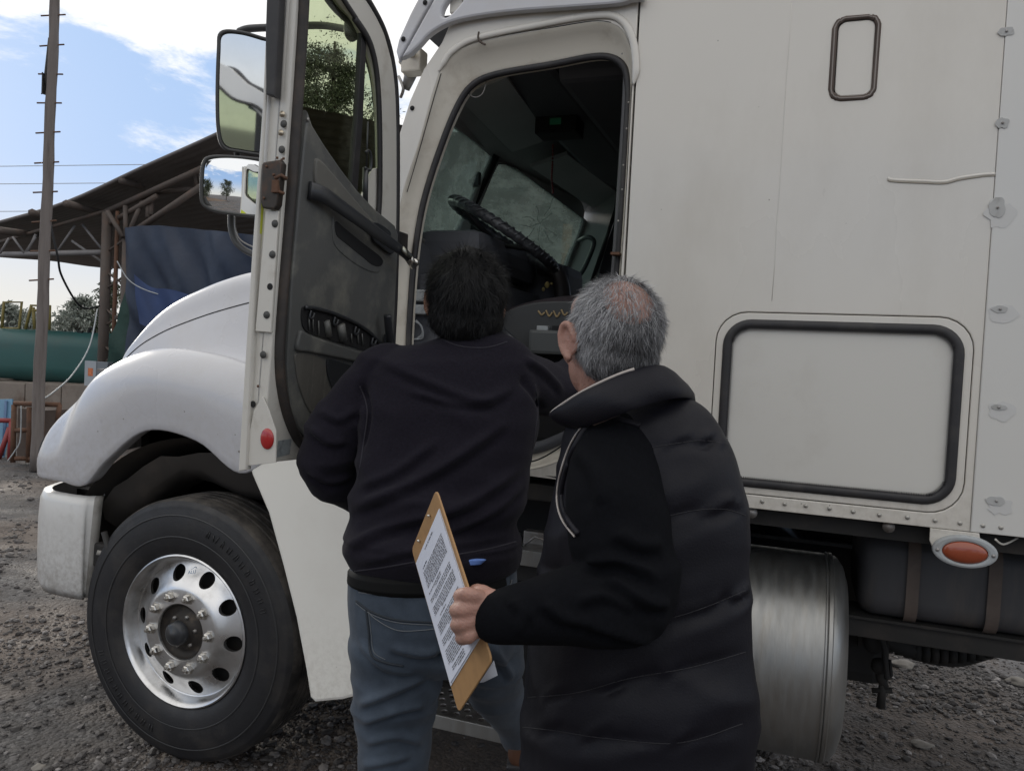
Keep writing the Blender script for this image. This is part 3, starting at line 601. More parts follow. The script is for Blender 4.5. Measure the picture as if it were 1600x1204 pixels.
# ---- front wheel
def make_wheel(name, M, par, full=True):
    wh = thing2(name, M.translation, par)
    prof = [(.05,.285),(.028,.293),(.012,.312),(.0,.345),(-.004,.395),(-.001,.44),(.006,.472),(.012,.488),(.0125,.492),(.016,.498),(.026,.511),(.034,.516),(.045,.520)]
    a = .045
    for gx in (.085,.122,.159,.196): prof += [(gx-.008,.521),(gx-.006,.508),(gx+.006,.508),(gx+.008,.521)]
    prof += [(.235,.520),(.25,.514),(.265,.49),(.275,.44),(.27,.38),(.25,.29)]
    ty = MB(); ty.lathe(prof[:11], M, 96)
    T = ob('tyre', ty, M_TYRE, wh)
    tr_ = MB(); tr_.lathe(prof[10:], M, 96); ob('tread', tr_, M_TREAD, T, 50)
    # raised rings and moulded marks on the sidewall
    rg = MB(); rg.lathe([(-.0045,.372),(-.0065,.375),(-.0045,.378)], M, 96); rg.lathe([(.0005,.455),(-.0015,.458),(.002,.461)], M, 96)
    for k in range(2):
        for i in range(11):
            an = rad(200+180*k+i*5.2)
            for sgn in (0, 1):
                a1 = an+rad(1.6*sgn); r0, r1 = .405, .432
                p = [M @ Vector((r0*math.cos(a1), r0*math.sin(a1), -.0048)), M @ Vector((r1*math.cos(a1+rad(random.choice((0, .8, -.8)))), r1*math.sin(a1), -.0045))]
                rg.tube(p, .0016, 5)
    ob('sidewall_ribs', rg, mat('tyre_marks', (.03,.03,.031), .5), T)
    dp = [(.075,.30),(.022,.303),(.012,.3025),(.009,.297),(.014,.290),(.026,.283),(.060,.272),(.062,.268),(.058,.262),(.050,.24),(.036,.215),(.022,.195),(.012,.183),(.006,.172),(.004,.165),(.004,.112),(.010,.108),(.05,.107),(.05,.112),(.022,.118),(.020,.165),(.034,.19),(.052,.22),(.066,.25),(.078,.27),(.085,.30)]
    rm = MB(); rm.lathe(dp+[dp[0]], M, 120)
    R = ob('rim', rm, M_ALU, wh, weld=.0002)
    cut = MB()
    for i in range(10):
        an = rad(103+36*i); c = Vector((.2265*math.cos(an), .2265*math.sin(an), 0))
        cut.lathe([(-.05,.031),(.13,.031)], M @ Matrix.Translation(c), 24, cap=True)
    co = ob('cut', cut, M_BLACK, weld=.0001)
    bm_ = R.modifiers.new('b', 'BOOLEAN'); bm_.object = co; bm_.operation = 'DIFFERENCE'; bm_.solver = 'EXACT'
    dg = bpy.context.evaluated_depsgraph_get(); me = bpy.data.meshes.new_from_object(R.evaluated_get(dg)); R.modifiers.clear(); R.data = me
    while len(me.materials) > 1: me.materials.pop()
    bpy.data.objects.remove(co); sharp(me, 40)
    br = MB(); br.lathe([(.10,.285),(.11,.20),(.10,.115)], M, 48); ob('brake_drum', br, M_DARK, wh)
    hb = MB(); hb.lathe([(.012,.107),(.030,.102),(.034,.078),(.020,.070),(.018,.05),(.0,.046),(-.022,.042),(-.030,.030),(-.033,.012),(-.033,.0)], M, 40)
    H = ob('hub', hb, mat('hub_iron', (.04,.035,.031), .65, .4, var=.4, vscale=30, dirt=(.14,.11,.08), dirt_amt=.5, dscale=25), wh)
    hc = MB(); hc.lathe([(-.002,.048),(-.026,.045),(-.034,.034),(-.036,.016),(-.040,.013),(-.040,.0)], M, 32); ob('hub_cap', hc, M_TRIM2, H)
    hbolt = MB()
    for i in range(6):
        an = rad(10+60*i); hbolt.lathe([(-.004,.0),(-.004,.007),(.02,.007)][::-1], M @ Matrix.Translation(Vector((.062*math.cos(an), .062*math.sin(an), .014))), 6)
    ob('hub_bolt', hbolt, M_STEEL, H)
    nm = MB(); nm.lathe([(.004,.024),(-.002,.024),(-.003,.0185),(-.006,.0185),(-.020,.0165),(-.023,.012),(-.023,.0085),(-.032,.0080),(-.034,.0)], M.to_3x3().to_4x4(), 6)
    nme = nm.mesh('lug_nut'); nme.materials.append(M_CHROME); sharp(nme, 30)
    for i in range(10):
        an = rad(75+36*i); o = link('lug_nut', nme, None, wh); o.location = M @ Vector((.1429*math.cos(an), .1429*math.sin(an), .004))
    return wh
def thing2(name, loc, par):
    o = bpy.data.objects.new(name, None); COL.objects.link(o); o.empty_display_size = .1
    o.parent = par; o.matrix_parent_inverse = parent_inv(par); o.location = loc; return o
WH = make_wheel('front_wheel', MW @ Matrix.Translation(Vector((0, 0, .0))), TRUCK)
# blue print on the rim
def text_mesh(body, size, M, m, name, par, ext=.0004, align='CENTER'):
    c = bpy.data.curves.new('t', 'FONT'); c.body = body; c.size = size; c.extrude = ext; c.align_x = align; c.align_y = 'CENTER'
    o = bpy.data.objects.new('t', c); COL.objects.link(o); dg = bpy.context.evaluated_depsgraph_get(); me = bpy.data.meshes.new_from_object(o.evaluated_get(dg))
    bpy.data.objects.remove(o); bpy.data.curves.remove(c); me.transform(M); me.materials.clear(); return link(name, me, m, par)
pA = at_y(301, 893, .030); Mt = Matrix.Translation(pA+Vector((0,-.004,0))) @ Matrix.Rotation(rad(-12), 4, 'Y') @ Matrix.Rotation(rad(14), 4, 'Z') @ Matrix.Rotation(rad(90-20), 4, 'X')
text_mesh('ALU', .018, Mt, M_BLUE, 'rim_print', WH)
sw = MB().tube(cr_spline([Mt @ Vector(p) for p in ((-.005,.010,0),(.004,.014,0),(.014,.019,0),(.020,.013,0))], 5), [.0006]*8+[.0014]*7+[.0006], 6); ob('rim_swoosh', sw, M_BLUE, WH)
# ---- skirt panel behind the wheel
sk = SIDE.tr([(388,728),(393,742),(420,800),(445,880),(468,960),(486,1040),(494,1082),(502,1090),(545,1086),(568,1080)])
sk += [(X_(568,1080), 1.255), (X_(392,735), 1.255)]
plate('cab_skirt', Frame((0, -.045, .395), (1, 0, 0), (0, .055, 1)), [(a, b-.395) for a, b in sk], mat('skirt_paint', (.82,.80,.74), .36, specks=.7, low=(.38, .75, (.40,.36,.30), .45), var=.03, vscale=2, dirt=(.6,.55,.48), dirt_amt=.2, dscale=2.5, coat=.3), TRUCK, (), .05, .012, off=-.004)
sx = X_(568, 1080)
# fill the under-door zone: frame box, steps
ob('step_box', MB().box((sx-.2, .26, .36), (-.55, .70, 1.18)), M_BLACK, TRUCK)
ob('cab_sill', MB().box((sx+.0, .03, 1.19), (XS, .7, 1.245), bev=.006), M_DARK, TRUCK)
def step(z, y0, x0, x1, dep, holes=True, fr_h=.045):
    F_ = Frame((0, 0, z), (1, 0, 0), (0, 1, 0)); hs = []
    if holes:
        nx = int((x1-x0-.04)/.046)
        for i in range(nx):
            for k in range(5):
                hs.append(circ(x0+.035+i*.046+(.023 if k % 2 else 0), y0+.035+k*.040, .013, 10))
    st = plate('step', F_, rrect(x0, y0, x1, y0+dep, .012, 3), mat('step_alu', (.45,.44,.43), .42, 1, dirt=(.1,.09,.08), dirt_amt=.75, dscale=7, dlo=.42, dhi=.62), TRUCK, hs, .006, .001)
    ob('step_edge', MB().box((x0, y0-.004, z-fr_h), (x1, y0+.004, z+.001), bev=.002).box((x0-.01, y0, z-.10), (x0, y0+dep, z)).box((x1, y0, z-.10), (x1+.01, y0+dep, z)), M_BRUSH, st)
    return st
z1 = at_y(700, 1120, -.03).z
s1 = step(z1, -.03, X_(568,1090), -.62, .25); ob('step_end_cap', MB().box((X_(560,1085), -.035, z1-.05), (X_(560,1085)+.028, .02, z1+.012), bev=.004), M_WHITE, s1)
z2 = S(840, 862)[1]
s2 = step(z2, -.0, X_(600,862), -.55, .24, False, .05)
ob('step_riser', MB().box((X_(600,862), .03, z2-.11), (-.55, .06, z2-.05)), M_DARK, s2)
ob('step_latch', MB().box(at_y(826,846,.10)-Vector((.02,.0,.014)), at_y(845,832,.10)+Vector((.01,.04,.0)), bev=.004).tube([at_y(818,852,.06), at_y(836,838,.06), at_y(858,846,.06)], .004, 6), M_STEEL, s2)
# ---- fuel tank
TX0, TX1 = -.60, X_(1332, 1000)-.0
MT = Matrix(((0,0,1,0),(1,0,0,.345),(0,1,0,.735),(0,0,0,1)))     # local z -> world X
tk = MB(); R_ = .325
tk.lathe([(TX0,.0),(TX0,.2),(TX0+.02,.29),(TX0+.05,R_-.004),(TX0+.055,R_),(TX1-.062,R_),(TX1-.058,R_+.004),(TX1-.048,R_+.004),(TX1-.045,R_-.002),(TX1-.030,R_-.010),(TX1-.012,R_-.035),(TX1,.25),(TX1+.004,.12),(TX1+.004,0)], MT, 96)
TK = ob('fuel_tank', tk, M_BRUSH, TRUCK, 30)
ob('tank_weld', MB().tube([MT @ Vector(((R_+.003)*math.cos(rad(a)), (R_+.003)*math.sin(rad(a)), TX1-.066)) for a in range(0, 360, 4)], .0032, 6, True), M_BRUSH, TK)
ob('tank_strap', MB().lathe([(-.42,R_+.003),(-.42,R_+.008),(-.36,R_+.008),(-.36,R_+.003)], MT, 64), M_STEEL, TK)
# ---- chassis
ch = MB()
for y in (.80, 1.58): ch.box((-3.0, y, .74), (3.2, y+.07, 1.00))
ch.box((-3.05, .7, .62), (-2.95, 1.75, .95)); ch.box((-2.26, .2, .44), (-2.13, 2.24, .56)); ch.box((-1.6,.9,.5),(-.4,1.5,1.2))
for x in (-1.3, -.2, .9): ch.box((x, .8, .78), (x+.1, 1.65, .96))
CH = ob('chassis_frame', ch, M_DARK, TRUCK)
ob('sleeper_floor', MB().box((XS-.02,.06,1.19), (1.42, 2.38, 1.235)), M_DARK, TRUCK)
ob('floor_bolt', MB().lathe([(0,.016),(.012,.016)], Matrix.Translation(at_y(1175,800,.03)) @ Matrix.Rotation(rad(90), 4, 'X'), 14, cap=True).lathe([(0,.016),(.012,.016)], Matrix.Translation(at_y(1388,822,.03)) @ Matrix.Rotation(rad(90), 4, 'X'), 14, cap=True), M_STEEL, TRUCK)
# grimy rounded tank behind
B0 = at_y(1346, 900, .30).x; zt, zb = 1.16, at_y(1400, 972, .30).z
prof = rrect(.30, zb, .78, zt, .07, 5)
bt = MB(); rows = []
for x, sc_ in ((B0, .0), (B0, .80), (B0+.012, .93), (B0+.035, .99), (B0+.05, 1.0), (B0+.16,1.0), (1.9, 1.0)):
    rows.append([Vector((x, .54+(p[0]-.54)*sc_, (zt+zb)/2+(p[1]-(zt+zb)/2)*sc_)) for p in prof])
bt.grid(rows, True); BT = ob('rear_tank', bt, M_BLACKTANK, TRUCK, 50)
for px in (1428, 1556):
    x = at_y(px, 880, .30).x; q = rrect(.29, zb-.008, .79, zt+.005, .072, 5)
    sb = MB(); sb.grid([[Vector((x+dx, p[0], p[1])) for p in q] for dx in (-.018, .018)], True); sb.grid([[Vector((x+.018*s_, p[0], p[1])) for p in (q if k == 0 else rrect(.297, zb-.002, .785, zt, .070, 5))] for k, s_ in ((0, 1), (1, 1))], True)
    ob('rusty_strap', sb, mat('strap_metal', (.105,.082,.070), .7, var=.4, vscale=14, dirt=(.05,.045,.042), dirt_amt=.6, dscale=9), BT)
rl = MB().box((B0-.18, .34, zb-.075), (3.2, .40, zb-.004), bev=.004).box((B0-.18,.32,zb-.012), (3.2,.5,zb-.003)); ob('tank_rail', rl, M_DARK, CH)
# hoses, rods and brake gear under the rail
hs = MB()
hs.tube(cr_spline([at_y(1360,985,.9), at_y(1400,1005,.9), at_y(1450,1022,.95), at_y(1500,1026,1.0), at_y(1560,1010,1.1), at_y(1620,1000,1.1)], 8), .034, 10)
for i in range(14):
    a = at_y(1390+i*14, 1003+18*math.sin(i*.24), .93); hs.tube([a-Vector((.012,0,.0)), a+Vector((.012,0,0))], .040, 10)
hs.tube(cr_spline([at_y(1350,975,.7), at_y(1378,1000,.7), at_y(1384,1040,.7), at_y(1386,1060,.7)], 6), .010, 8)
ob('axle_hose', hs, M_DARK, TRUCK)
br = MB()
br.tube([at_y(1384,1000,.75), at_y(1382,1062,.75)], .012, 8); br.tube([at_y(1372,1030,.75), at_y(1378,1062,.75), at_y(1384,1075,.75)], [.022,.018,.012], 8)
br.tube([at_y(1380,1060,.75), at_y(1376,1105,.75)], [.013,.016], 8); br.tube([at_y(1362,1078,.75), at_y(1394,1078,.75)], .010, 8); br.tube([at_y(1390,1030,.75), at_y(1393,1055,.75), at_y(1380,1064,.75)], .006, 6)
br.ell(at_y(1374,1040,.75), (.03,.03,.03)); br.ell(at_y(1366,1000,.75), (.04,.03,.05))
br.box(at_y(1340,1010,.85), at_y(1370,985,.85)+Vector((0,.2,0)))
ob('brake_linkage', br, M_DARK, TRUCK)
dt = MB(); pdt = at_y(1245, 1045, 1.12); Mr = Matrix(((1,0,0,-.27),(0,0,1,1.12),(0,1,0,.52),(0,0,0,1)))
dt.lathe([(.0,.1),(.0,.42),(.02,.50),(.05,.52),(.26,.52),(.28,.5),(.28,.1)], Mr, 64); ob('inner_wheel', dt, M_TYRE, TRUCK)
# exhaust crossbox + cross members to close the view through
ob('gearbox', MB().box((-1.4,.9,.45), (.4,1.5,.9), bev=.05).box((-3.0,2.3,.5),(-.5,2.36,1.3)), M_DARK, TRUCK)
# ---- amber side marker under the sleeper
c = S(1506, 861); ml = Frame((0, -.012, 0), (1, 0, 0), (0, 0, 1))
LMP = plate('side_marker_lamp', ml, circ(c[0], c[1]+.002, .078, 36, .044), M_GREYPL, TRUCK, [circ(c[0], c[1], .054, 36, .029)], .022, .006, off=.006)
ob('amber_lens', MB().ell(ml.P(c[0], c[1], .0), (.055, .014, .030), seg=32, rings=14), M_AMBER, LMP)
plate('lamp_bracket', SIDE, [(X_(1453,828), ZB-.001), (X_(1530,832), ZB-.001), (X_(1535,850), c[1]), (c[0]-.075, c[1]), (X_(1452,845), c[1]+.02)], M_WHITE, LMP, (), .012, .002, off=.004)
for dx in (-.066, .066): ob('lamp_screw', MB().ell(ml.P(c[0]+dx, c[1], .007), (.005, .003, .005)), M_STEEL, LMP)
ob('lamp_wire', MB().tube(cr_spline([at_y(1555,842,.0), at_y(1568,850,.02), at_y(1590,840,.05)], 5), .003, 6), M_WHITE, LMP)

# ================================================================== driver's door, standing open
LEAN = .062
DI = Frame((-1.25, 0, 1.32), (0, 1, 0), (LEAN, 0, 1))        # inner face, normal +X
DE = Frame((-1.30, -.766, 1.355), (1, 0, -LEAN), (LEAN, -.030, 1))      # free edge, normal -Y
def dtr(l, n=0): q = DI.tr(l); return sp2(q, n) if n else q
door_out_px = [(410,724),(418,620),(429,480),(441,310),(452,150),(462,0),(467,-90),(476,-128),(500,-135),(530,-90),(556,-30),(582,12),(601,52),(614,100),(621,165),(622,300),(620,420),(615,530),(606,640),(596,690),(560,704),(475,717)]
door_out = [ (a, b) for a, b in DI.tr(door_out_px)]
hole_px = [(482,0),(478,80),(473,168),(479,197),(500,230),(525,267),(550,298),(575,325),(590,338),(596,300),(595,200),(590,130),(580,84),(560,36),(532,0),(512,-40),(494,-75),(486,-60)]
hole = sp2(DI.tr(hole_px), 4)
M_DOORP = mat('door_edge_paint', (.60, .58, .53), .38, var=.04, vscale=5, dirt=(.30, .25, .19), dirt_amt=.45, dscale=9, dlo=.55, dhi=.75, coat=.2)
DOOR = plate('door', DI, door_out, M_DOORP, TRUCK, [hole], .022, .004)
lower = DI.tr([(410,724),(418,620),(429,480),(441,310),(452,150),(462,0),(467,-90),(476,-124),(483,-120),(480,0),(470,168),(477,203),(498,234),(523,270),(548,301),(573,328),(592,348),(614,366),(618,420),(614,530),(604,640),(594,688),(560,700),(475,714)])
plate('door_shell', DI, lower, M_DOORP, DOOR, (), .040, .003, off=-.015)
# outer skin with its turned flange and a yellow-green stripe
oo = [(a*1.0-(.012 if a < -.5 else -.004), b-(.012 if b < .1 else -.012)) for a, b in door_out]
m_sk, nt, bb = newmat('outer_skin_striped'); t_ = nt.nodes.new('ShaderNodeTexCoord'); sx_ = nt.nodes.new('ShaderNodeSeparateXYZ'); nt.links.new(t_.outputs['Object'], sx_.inputs[0])
ma = nt.nodes.new('ShaderNodeMath'); ma.operation = 'MULTIPLY_ADD'; nt.links.new(sx_.outputs[1], ma.inputs[0]); ma.inputs[1].default_value = .32; nt.links.new(sx_.outputs[2], ma.inputs[2])
gt = nt.nodes.new('ShaderNodeMath'); gt.operation = 'COMPARE'; nt.links.new(ma.outputs[0], gt.inputs[0]); gt.inputs[1].default_value = 1.70; gt.inputs[2].default_value = .055
mx = nt.nodes.new('ShaderNodeMixRGB'); nt.links.new(gt.outputs[0], mx.inputs[0]); mx.inputs[1].default_value = (.66, .66, .65, 1); mx.inputs[2].default_value = (.55, .60, .04, 1)
nt.links.new(mx.outputs[0], bb.inputs['Base Color']); bb.inputs['Roughness'].default_value = .3
low2 = [(a-(.010 if a < -.5 else 0), b-(.014 if b < .1 else 0)) for a, b in lower]
plate('outer_skin', DI, low2, m_sk, DOOR, (), .010, .003, off=-.054)
hole2 = [(a+(.045 if a > -.55 else .0), b) for a, b in hole]
plate('outer_frame', DI, door_out, m_sk, DOOR, [hole2], .010, .003, off=-.022)
wr_ = [DI.P(a, b, -.036) for a, b in hole2]; ob('outer_window_rubber', MB().tube(wr_, .012, 8, True, flat=.6), M_RUBBER, DOOR)
# window pane, its black rubber and the divider bar
plate('window_pane', DI, [(a, b) for a, b in sp2(DI.tr([(478,0),(474,80),(469,170),(476,204),(497,236),(522,272),(547,303),(575,332),(594,345),(600,300),(599,200),(594,130),(584,80),(564,30),(536,-8),(514,-46),(493,-82),(482,-60)]), 3)], M_GLASS, DOOR, (), .003, 0, off=-.014)
inr = [DI.P(a, b, .001) for a, b in DI.tr([(553,28),(575,62),(586,100),(591,150),(593,220),(593,300),(591,338)])]
ob('window_rubber', MB().tube(cr_spline(inr, 6), .012, 8, flat=.55), M_RUBBER, DOOR)
inr = [DI.P(a, b, .002) for a, b in DI.tr([(492,-80),(512,-40),(535,-2),(556,30)])]
ob('window_rubber', MB().tube(cr_spline(inr, 6), .009, 8, flat=.55), M_RUBBER, DOOR)
dv = DI.tr([(568,44),(576,44),(569,190),(560,310),(551,302),(560,190)])
plate('window_divider', DI, dv, M_RUBBER, DOOR, (), .016, .002, off=-.004)
vr = MB(); vr.tube([DI.P(*DI.hit(577,190), -.005), DI.P(*DI.hit(575,262), -.005)], .003, 6); vr.tube([DI.P(*DI.hit(573,262), -.004), DI.P(*DI.hit(572,325), -.004)], .009, 8)
vr.tube(cr_spline([DI.P(*DI.hit(x, y), .0) for x, y in [(571,238),(577,236),(580,250),(578,266),(570,262)]], 4), .0045, 6); pass
ob('vent_latch', vr, M_TRIM2, DOOR)
plate('inner_sill_metal', DI, DI.tr([(584,265),(594,262),(594,338),(566,312)]), M_DOORP, DOOR, (), .006, .001, off=-.006)
# rubber seals: round the trim and along the outer rim
sl = cr_spline([DI.P(*DI.hit(x, y), .004) for x, y in [(472,-100),(471,0),(462,150),(449,330),(437,480),(433,560),(438,615),(450,660),(466,690),(486,703),(540,706),(590,690)]], 7)
ob('door_seal', MB().tube(sl, .0185, 10, flat=.62), mat('door_seal_rubber', (.030, .026, .024), .6, var=.4, vscale=9, dirt=(.10, .07, .05), dirt_amt=.5, dscale=12), DOOR)
so = cr_spline([DI.P(a, b, -.006) for a, b in DI.tr([(484,-125),(530,-88),(556,-30),(582,10),(602,50),(615,100),(621,165),(622,300),(620,420),(616,520),(607,640)])], 6)
ob('rim_seal', MB().tube(so, .0125, 10, flat=.9), M_RUBBER, DOOR)
# edge of the door: cream strip, plugs, studs, latch, reflector
en = lambda px, py, c=0.0: DE.P(*DE.hit(px, py), c)
plate('flange', DE, DE.tr([(376,736),(389,733),(404,400),(419,165),(432,-110),(426,-110),(414,165),(397,400)]), M_DOORP, DOOR, (), .02, .004, off=.010)
plate('edge_overlap_plate', DE, DE.tr([(401,517),(425,519),(437,330),(417,330)]), M_DOORP, DOOR, (), .006, .001, off=.005)
plate('top_edge_rubber', DE, DE.tr([(425,152),(439,156),(452,-120),(430,-120),(424,60)]), M_RUBBER, DOOR, (), .025, .004, off=.024)
plg = MB().lathe([(0,.0095),(.0016,.009),(.002,.0)][::-1], Matrix.Identity(4), 18).mesh('plug'); plg.materials.append(mat('grey_plug', (.055,.055,.052), .6))
hol = MB().lathe([(0,.0085),(.0006,.0)], Matrix.Identity(4), 18).mesh('drain_hole'); hol.materials.append(M_BLACK)
stu = MB().lathe([(0,.0075),(.003,.0075),(.0032,.004),(.0045,.0038),(.0046,0)], Matrix.Identity(4), 14).mesh('stud'); stu.materials.append(mat('brass_stud', (.48,.42,.33), .35, .9))
sml = MB().lathe([(0,.0035),(.002,.003),(.0022,0)], Matrix.Identity(4), 10).mesh('small_stud'); sml.materials.append(M_RUST)
ME = Matrix(((DE.u.x,DE.v.x,DE.n.x,0),(DE.u.y,DE.v.y,DE.n.y,0),(DE.u.z,DE.v.z,DE.n.z,0),(0,0,0,1)))
def on_edge(nm, me, px, py, c=.0015):
    me_key = me
    if not me.get('rot'): me.transform(ME); me['rot'] = 1
    o = link(nm, me, None, DOOR); o.location = en(px, py, c)
for p in [(444,194),(441,234),(412,554)]: on_edge('plug', plg, *p)
for p in [(432,350),(428,398),(419,492)]: on_edge('plug', plg, *p, .0058)
on_edge('drain_hole', hol, 424, 448, .0058); on_edge('drain_hole', hol, 397, 631, .0040)
for p in [(442,179),(440,208)]: on_edge('stud', stu, *p)
for p in [(428,334),(434,247),(441,250),(444,248),(427,458),(419,505),(404,603)]: on_edge('small_stud', sml, *p)
lt = plate('door_latch', DE, sp2(DE.tr([(419,256),(444,252),(448,258),(441,322),(436,329),(418,327),(415,318),(417,260)]), 1), mat('latch_iron', (.055,.048,.042), .55, .5, var=.4, vscale=40, dirt=(.12,.06,.035), dirt_amt=.7, dscale=40), DOOR, (), .022, .004, off=.020)
ob('latch_claw', MB().tube([en(438,282,.022), en(446,276,.016), en(452,281,.008)], .005, 6).tube([en(438,300,.022), en(449,304,.012)], .004, 6).box(en(434,304,.026), en(444,284,.012), bev=.002), M_RUST, lt)
for p in [(425,263),(436,276),(434,301),(421,312)]:
    o = link('latch_screw', sml, None, lt); o.location = en(*p, .021)
ob('red_reflector', MB().ell(DE.P(*DE.hit(419,685), .004), (.020, .007, .0265), seg=28, rings=16), M_RED, DOOR)
plate('edge_gusset', DE, DE.tr([(380,728),(432,722),(432,672),(421,640),(411,618),(398,640)]), M_DOORP, DOOR, (), .004, .001, off=.003)
plate('torn_sticker', DI, DI.tr([(434,688),(455,685),(452,709),(432,714)]), mat('silver_sticker', (.38,.42,.44), .35, .3, var=.5, vscale=60, dirt=(.1,.1,.1), dirt_amt=.6, dscale=50), DOOR, (), .0012, 0, off=.0015)
# trim panel
trim_px = [(474,172),(482,196),(502,228),(528,265),(552,296),(578,324),(600,342),(612,352),(617,366),(616,400),(610,520),(602,600),(588,668),(560,692),(500,696),(474,688),(458,668),(446,630),(441,570),(447,450),(458,320),(468,215)]
TRM = plate('trim_panel', DI, DI.tr(trim_px), M_TRIM, DOOR, (), .024, .008, off=.014)
dark = mat('trim_dark_plastic', (.05,.05,.05), .55, var=.3, vscale=9, dirt=(.09,.09,.08), dirt_amt=.35, dscale=9)  # plain darker grey trim plastic
def tp(name, px, m, off, depth, bev=.003, n=4): return plate(name, DI, sp2(DI.tr(px), n), m, DOOR, (), depth, bev, off=off)
# padded upper insert
tp('upper_insert', [(483,252),(492,250),(515,275),(545,310),(575,345),(592,362),(600,378),(598,392),(575,372),(540,338),(505,305),(484,290)], mat('worn_insert', (.12,.117,.105), .62, var=.25, vscale=7, dirt=(.28,.26,.21), dirt_amt=.5, dscale=9), .021, .014, .006)
# pull handle bar
hb = cr_spline([DI.P(*DI.hit(x, y), c) for x, y, c in [(473,297,.02),(488,304,.035),(510,322,.045),(540,347,.058),(570,372,.070),(592,390,.080),(603,402,.085)]], 6)
ob('pull_handle', MB().tube(hb, [.024-.010*i/len(hb) for i in range(len(hb))], 12, flat=.55), M_TRIM2, DOOR)
he = [DI.P(*DI.hit(x, y), .094) for x, y in [(586,386),(600,398)]]
ob('lever_plate', MB().tube(he, .010, 8, flat=.4), mat('worn_lever', (.33,.33,.28), .3, .9), DOOR)
ob('handle_end', MB().ell(DI.P(*DI.hit(612,407), .085), (.012,.014,.012)).tube([DI.P(*DI.hit(600,400), .085), DI.P(*DI.hit(611,412), .080)], .013, 10), M_CHROME, DOOR)
tp('handle_recess', [(514,335),(520,352),(540,372),(560,386),(590,402),(594,412),(586,424),(572,424),(548,412),(524,393),(513,376),(512,350)], M_TRIM, .0165, .006, .003)
tp('handle_cavity', [(516,345),(530,356),(560,380),(588,402),(588,414),(576,414),(560,402),(530,378),(517,366)], M_BLACK, .0185, .004, .001)
tp('lock_bezel', [(569,352),(578,347),(596,358),(600,366),(594,372),(584,366),(574,362),(570,366)], M_TRIM2, .026, .012, .003)
tp('switch_plate', [(573,366),(584,369),(600,382),(606,392),(600,396),(586,386),(574,376)], M_TRIM2, .024, .008, .002)
# broken map pocket with its clips
tp('map_pocket_opening', [(463,484),(470,478),(500,484),(535,497),(560,512),(585,530),(590,545),(574,550),(540,540),(500,528),(474,519),(464,506)], M_BLACK, .0175, .004, .001)
cl_ = MB(); rim = cr_spline([DI.P(*DI.hit(x, y), .022) for x, y in [(466,479),(485,481),(515,490),(545,503),(568,518),(586,536)]], 5); cl_.tube(rim, .0055, 6)
for x, y in [(474,484),(512,494),(545,509),(572,526)]: cl_.tube(cr_spline([DI.P(*DI.hit(x+dx, y+dy), .024) for dx, dy in [(0,0),(-2,9),(-1,12),(3,10),(5,4)]], 4), .0036, 6)
ob('pocket_clips', cl_, M_TRIM2, DOOR)
pi = MB()
for x, y0, y1 in [(472,494,514),(478,492,517),(487,500,523),(539,520,534),(549,518,536),(556,520,538)]: pi.tube([DI.P(*DI.hit(x, y0), .0215), DI.P(*DI.hit(x+1, y1), .0215)], .0022, 5)
ob('pocket_ribs', pi, M_TRIM, DOOR)
ob('pocket_inner', MB().tube([DI.P(*DI.hit(500,500), .02), DI.P(*DI.hit(504,524), .02)], .010, 8), M_TRIM, DOOR); ob('pocket_inner', MB().tube([DI.P(*DI.hit(522,506), .02), DI.P(*DI.hit(526,530), .02)], .014, 8), M_TRIM, DOOR)
tp('lower_ledge', [(455,525),(460,515),(476,523),(520,538),(560,550),(596,556),(598,572),(560,566),(510,556),(470,548),(453,545)], M_TRIM, .026, .014, .005)
tp('speaker_grille', [(503,562),(510,560),(545,570),(590,578),(594,600),(586,640),(560,655),(535,640),(515,612),(504,585)], M_TRIM2, .019, .006, .002)
tp('lower_insert', [(455,550),(490,556),(500,566),(505,600),(520,630),(545,660),(530,672),(500,665),(475,640),(460,605),(454,575)], mat('scuffed_insert', (.10,.095,.085), .5, var=.2, vscale=6, dirt=(.30,.29,.25), dirt_amt=.55, dscale=9, dlo=.56, dhi=.72, stretch=(1, 6, .8)), .018, .006, .003)
ob('door_strap', MB().tube(cr_spline([DI.P(*DI.hit(x, y), c) for x, y, c in [(583,490,.05),(585,510,.05),(589,530,.045),(594,545,.03)]], 5), [.013]*10+[.011]*6, 10, flat=.7).box(DI.P(*DI.hit(600,522), .02), DI.P(*DI.hit(590,536), .045)), M_TRIM2, DOOR)
ob('trim_screw', MB().ell(DI.P(*DI.hit(473,187), .016), (.003,.005,.005)), M_STEEL, TRM)
for z_ in (1.5, 2.0): ob('door_hinge', MB().box((-1.34,-.10,z_), (-1.27,.0,z_+.06), bev=.006), M_DARK, DOOR)

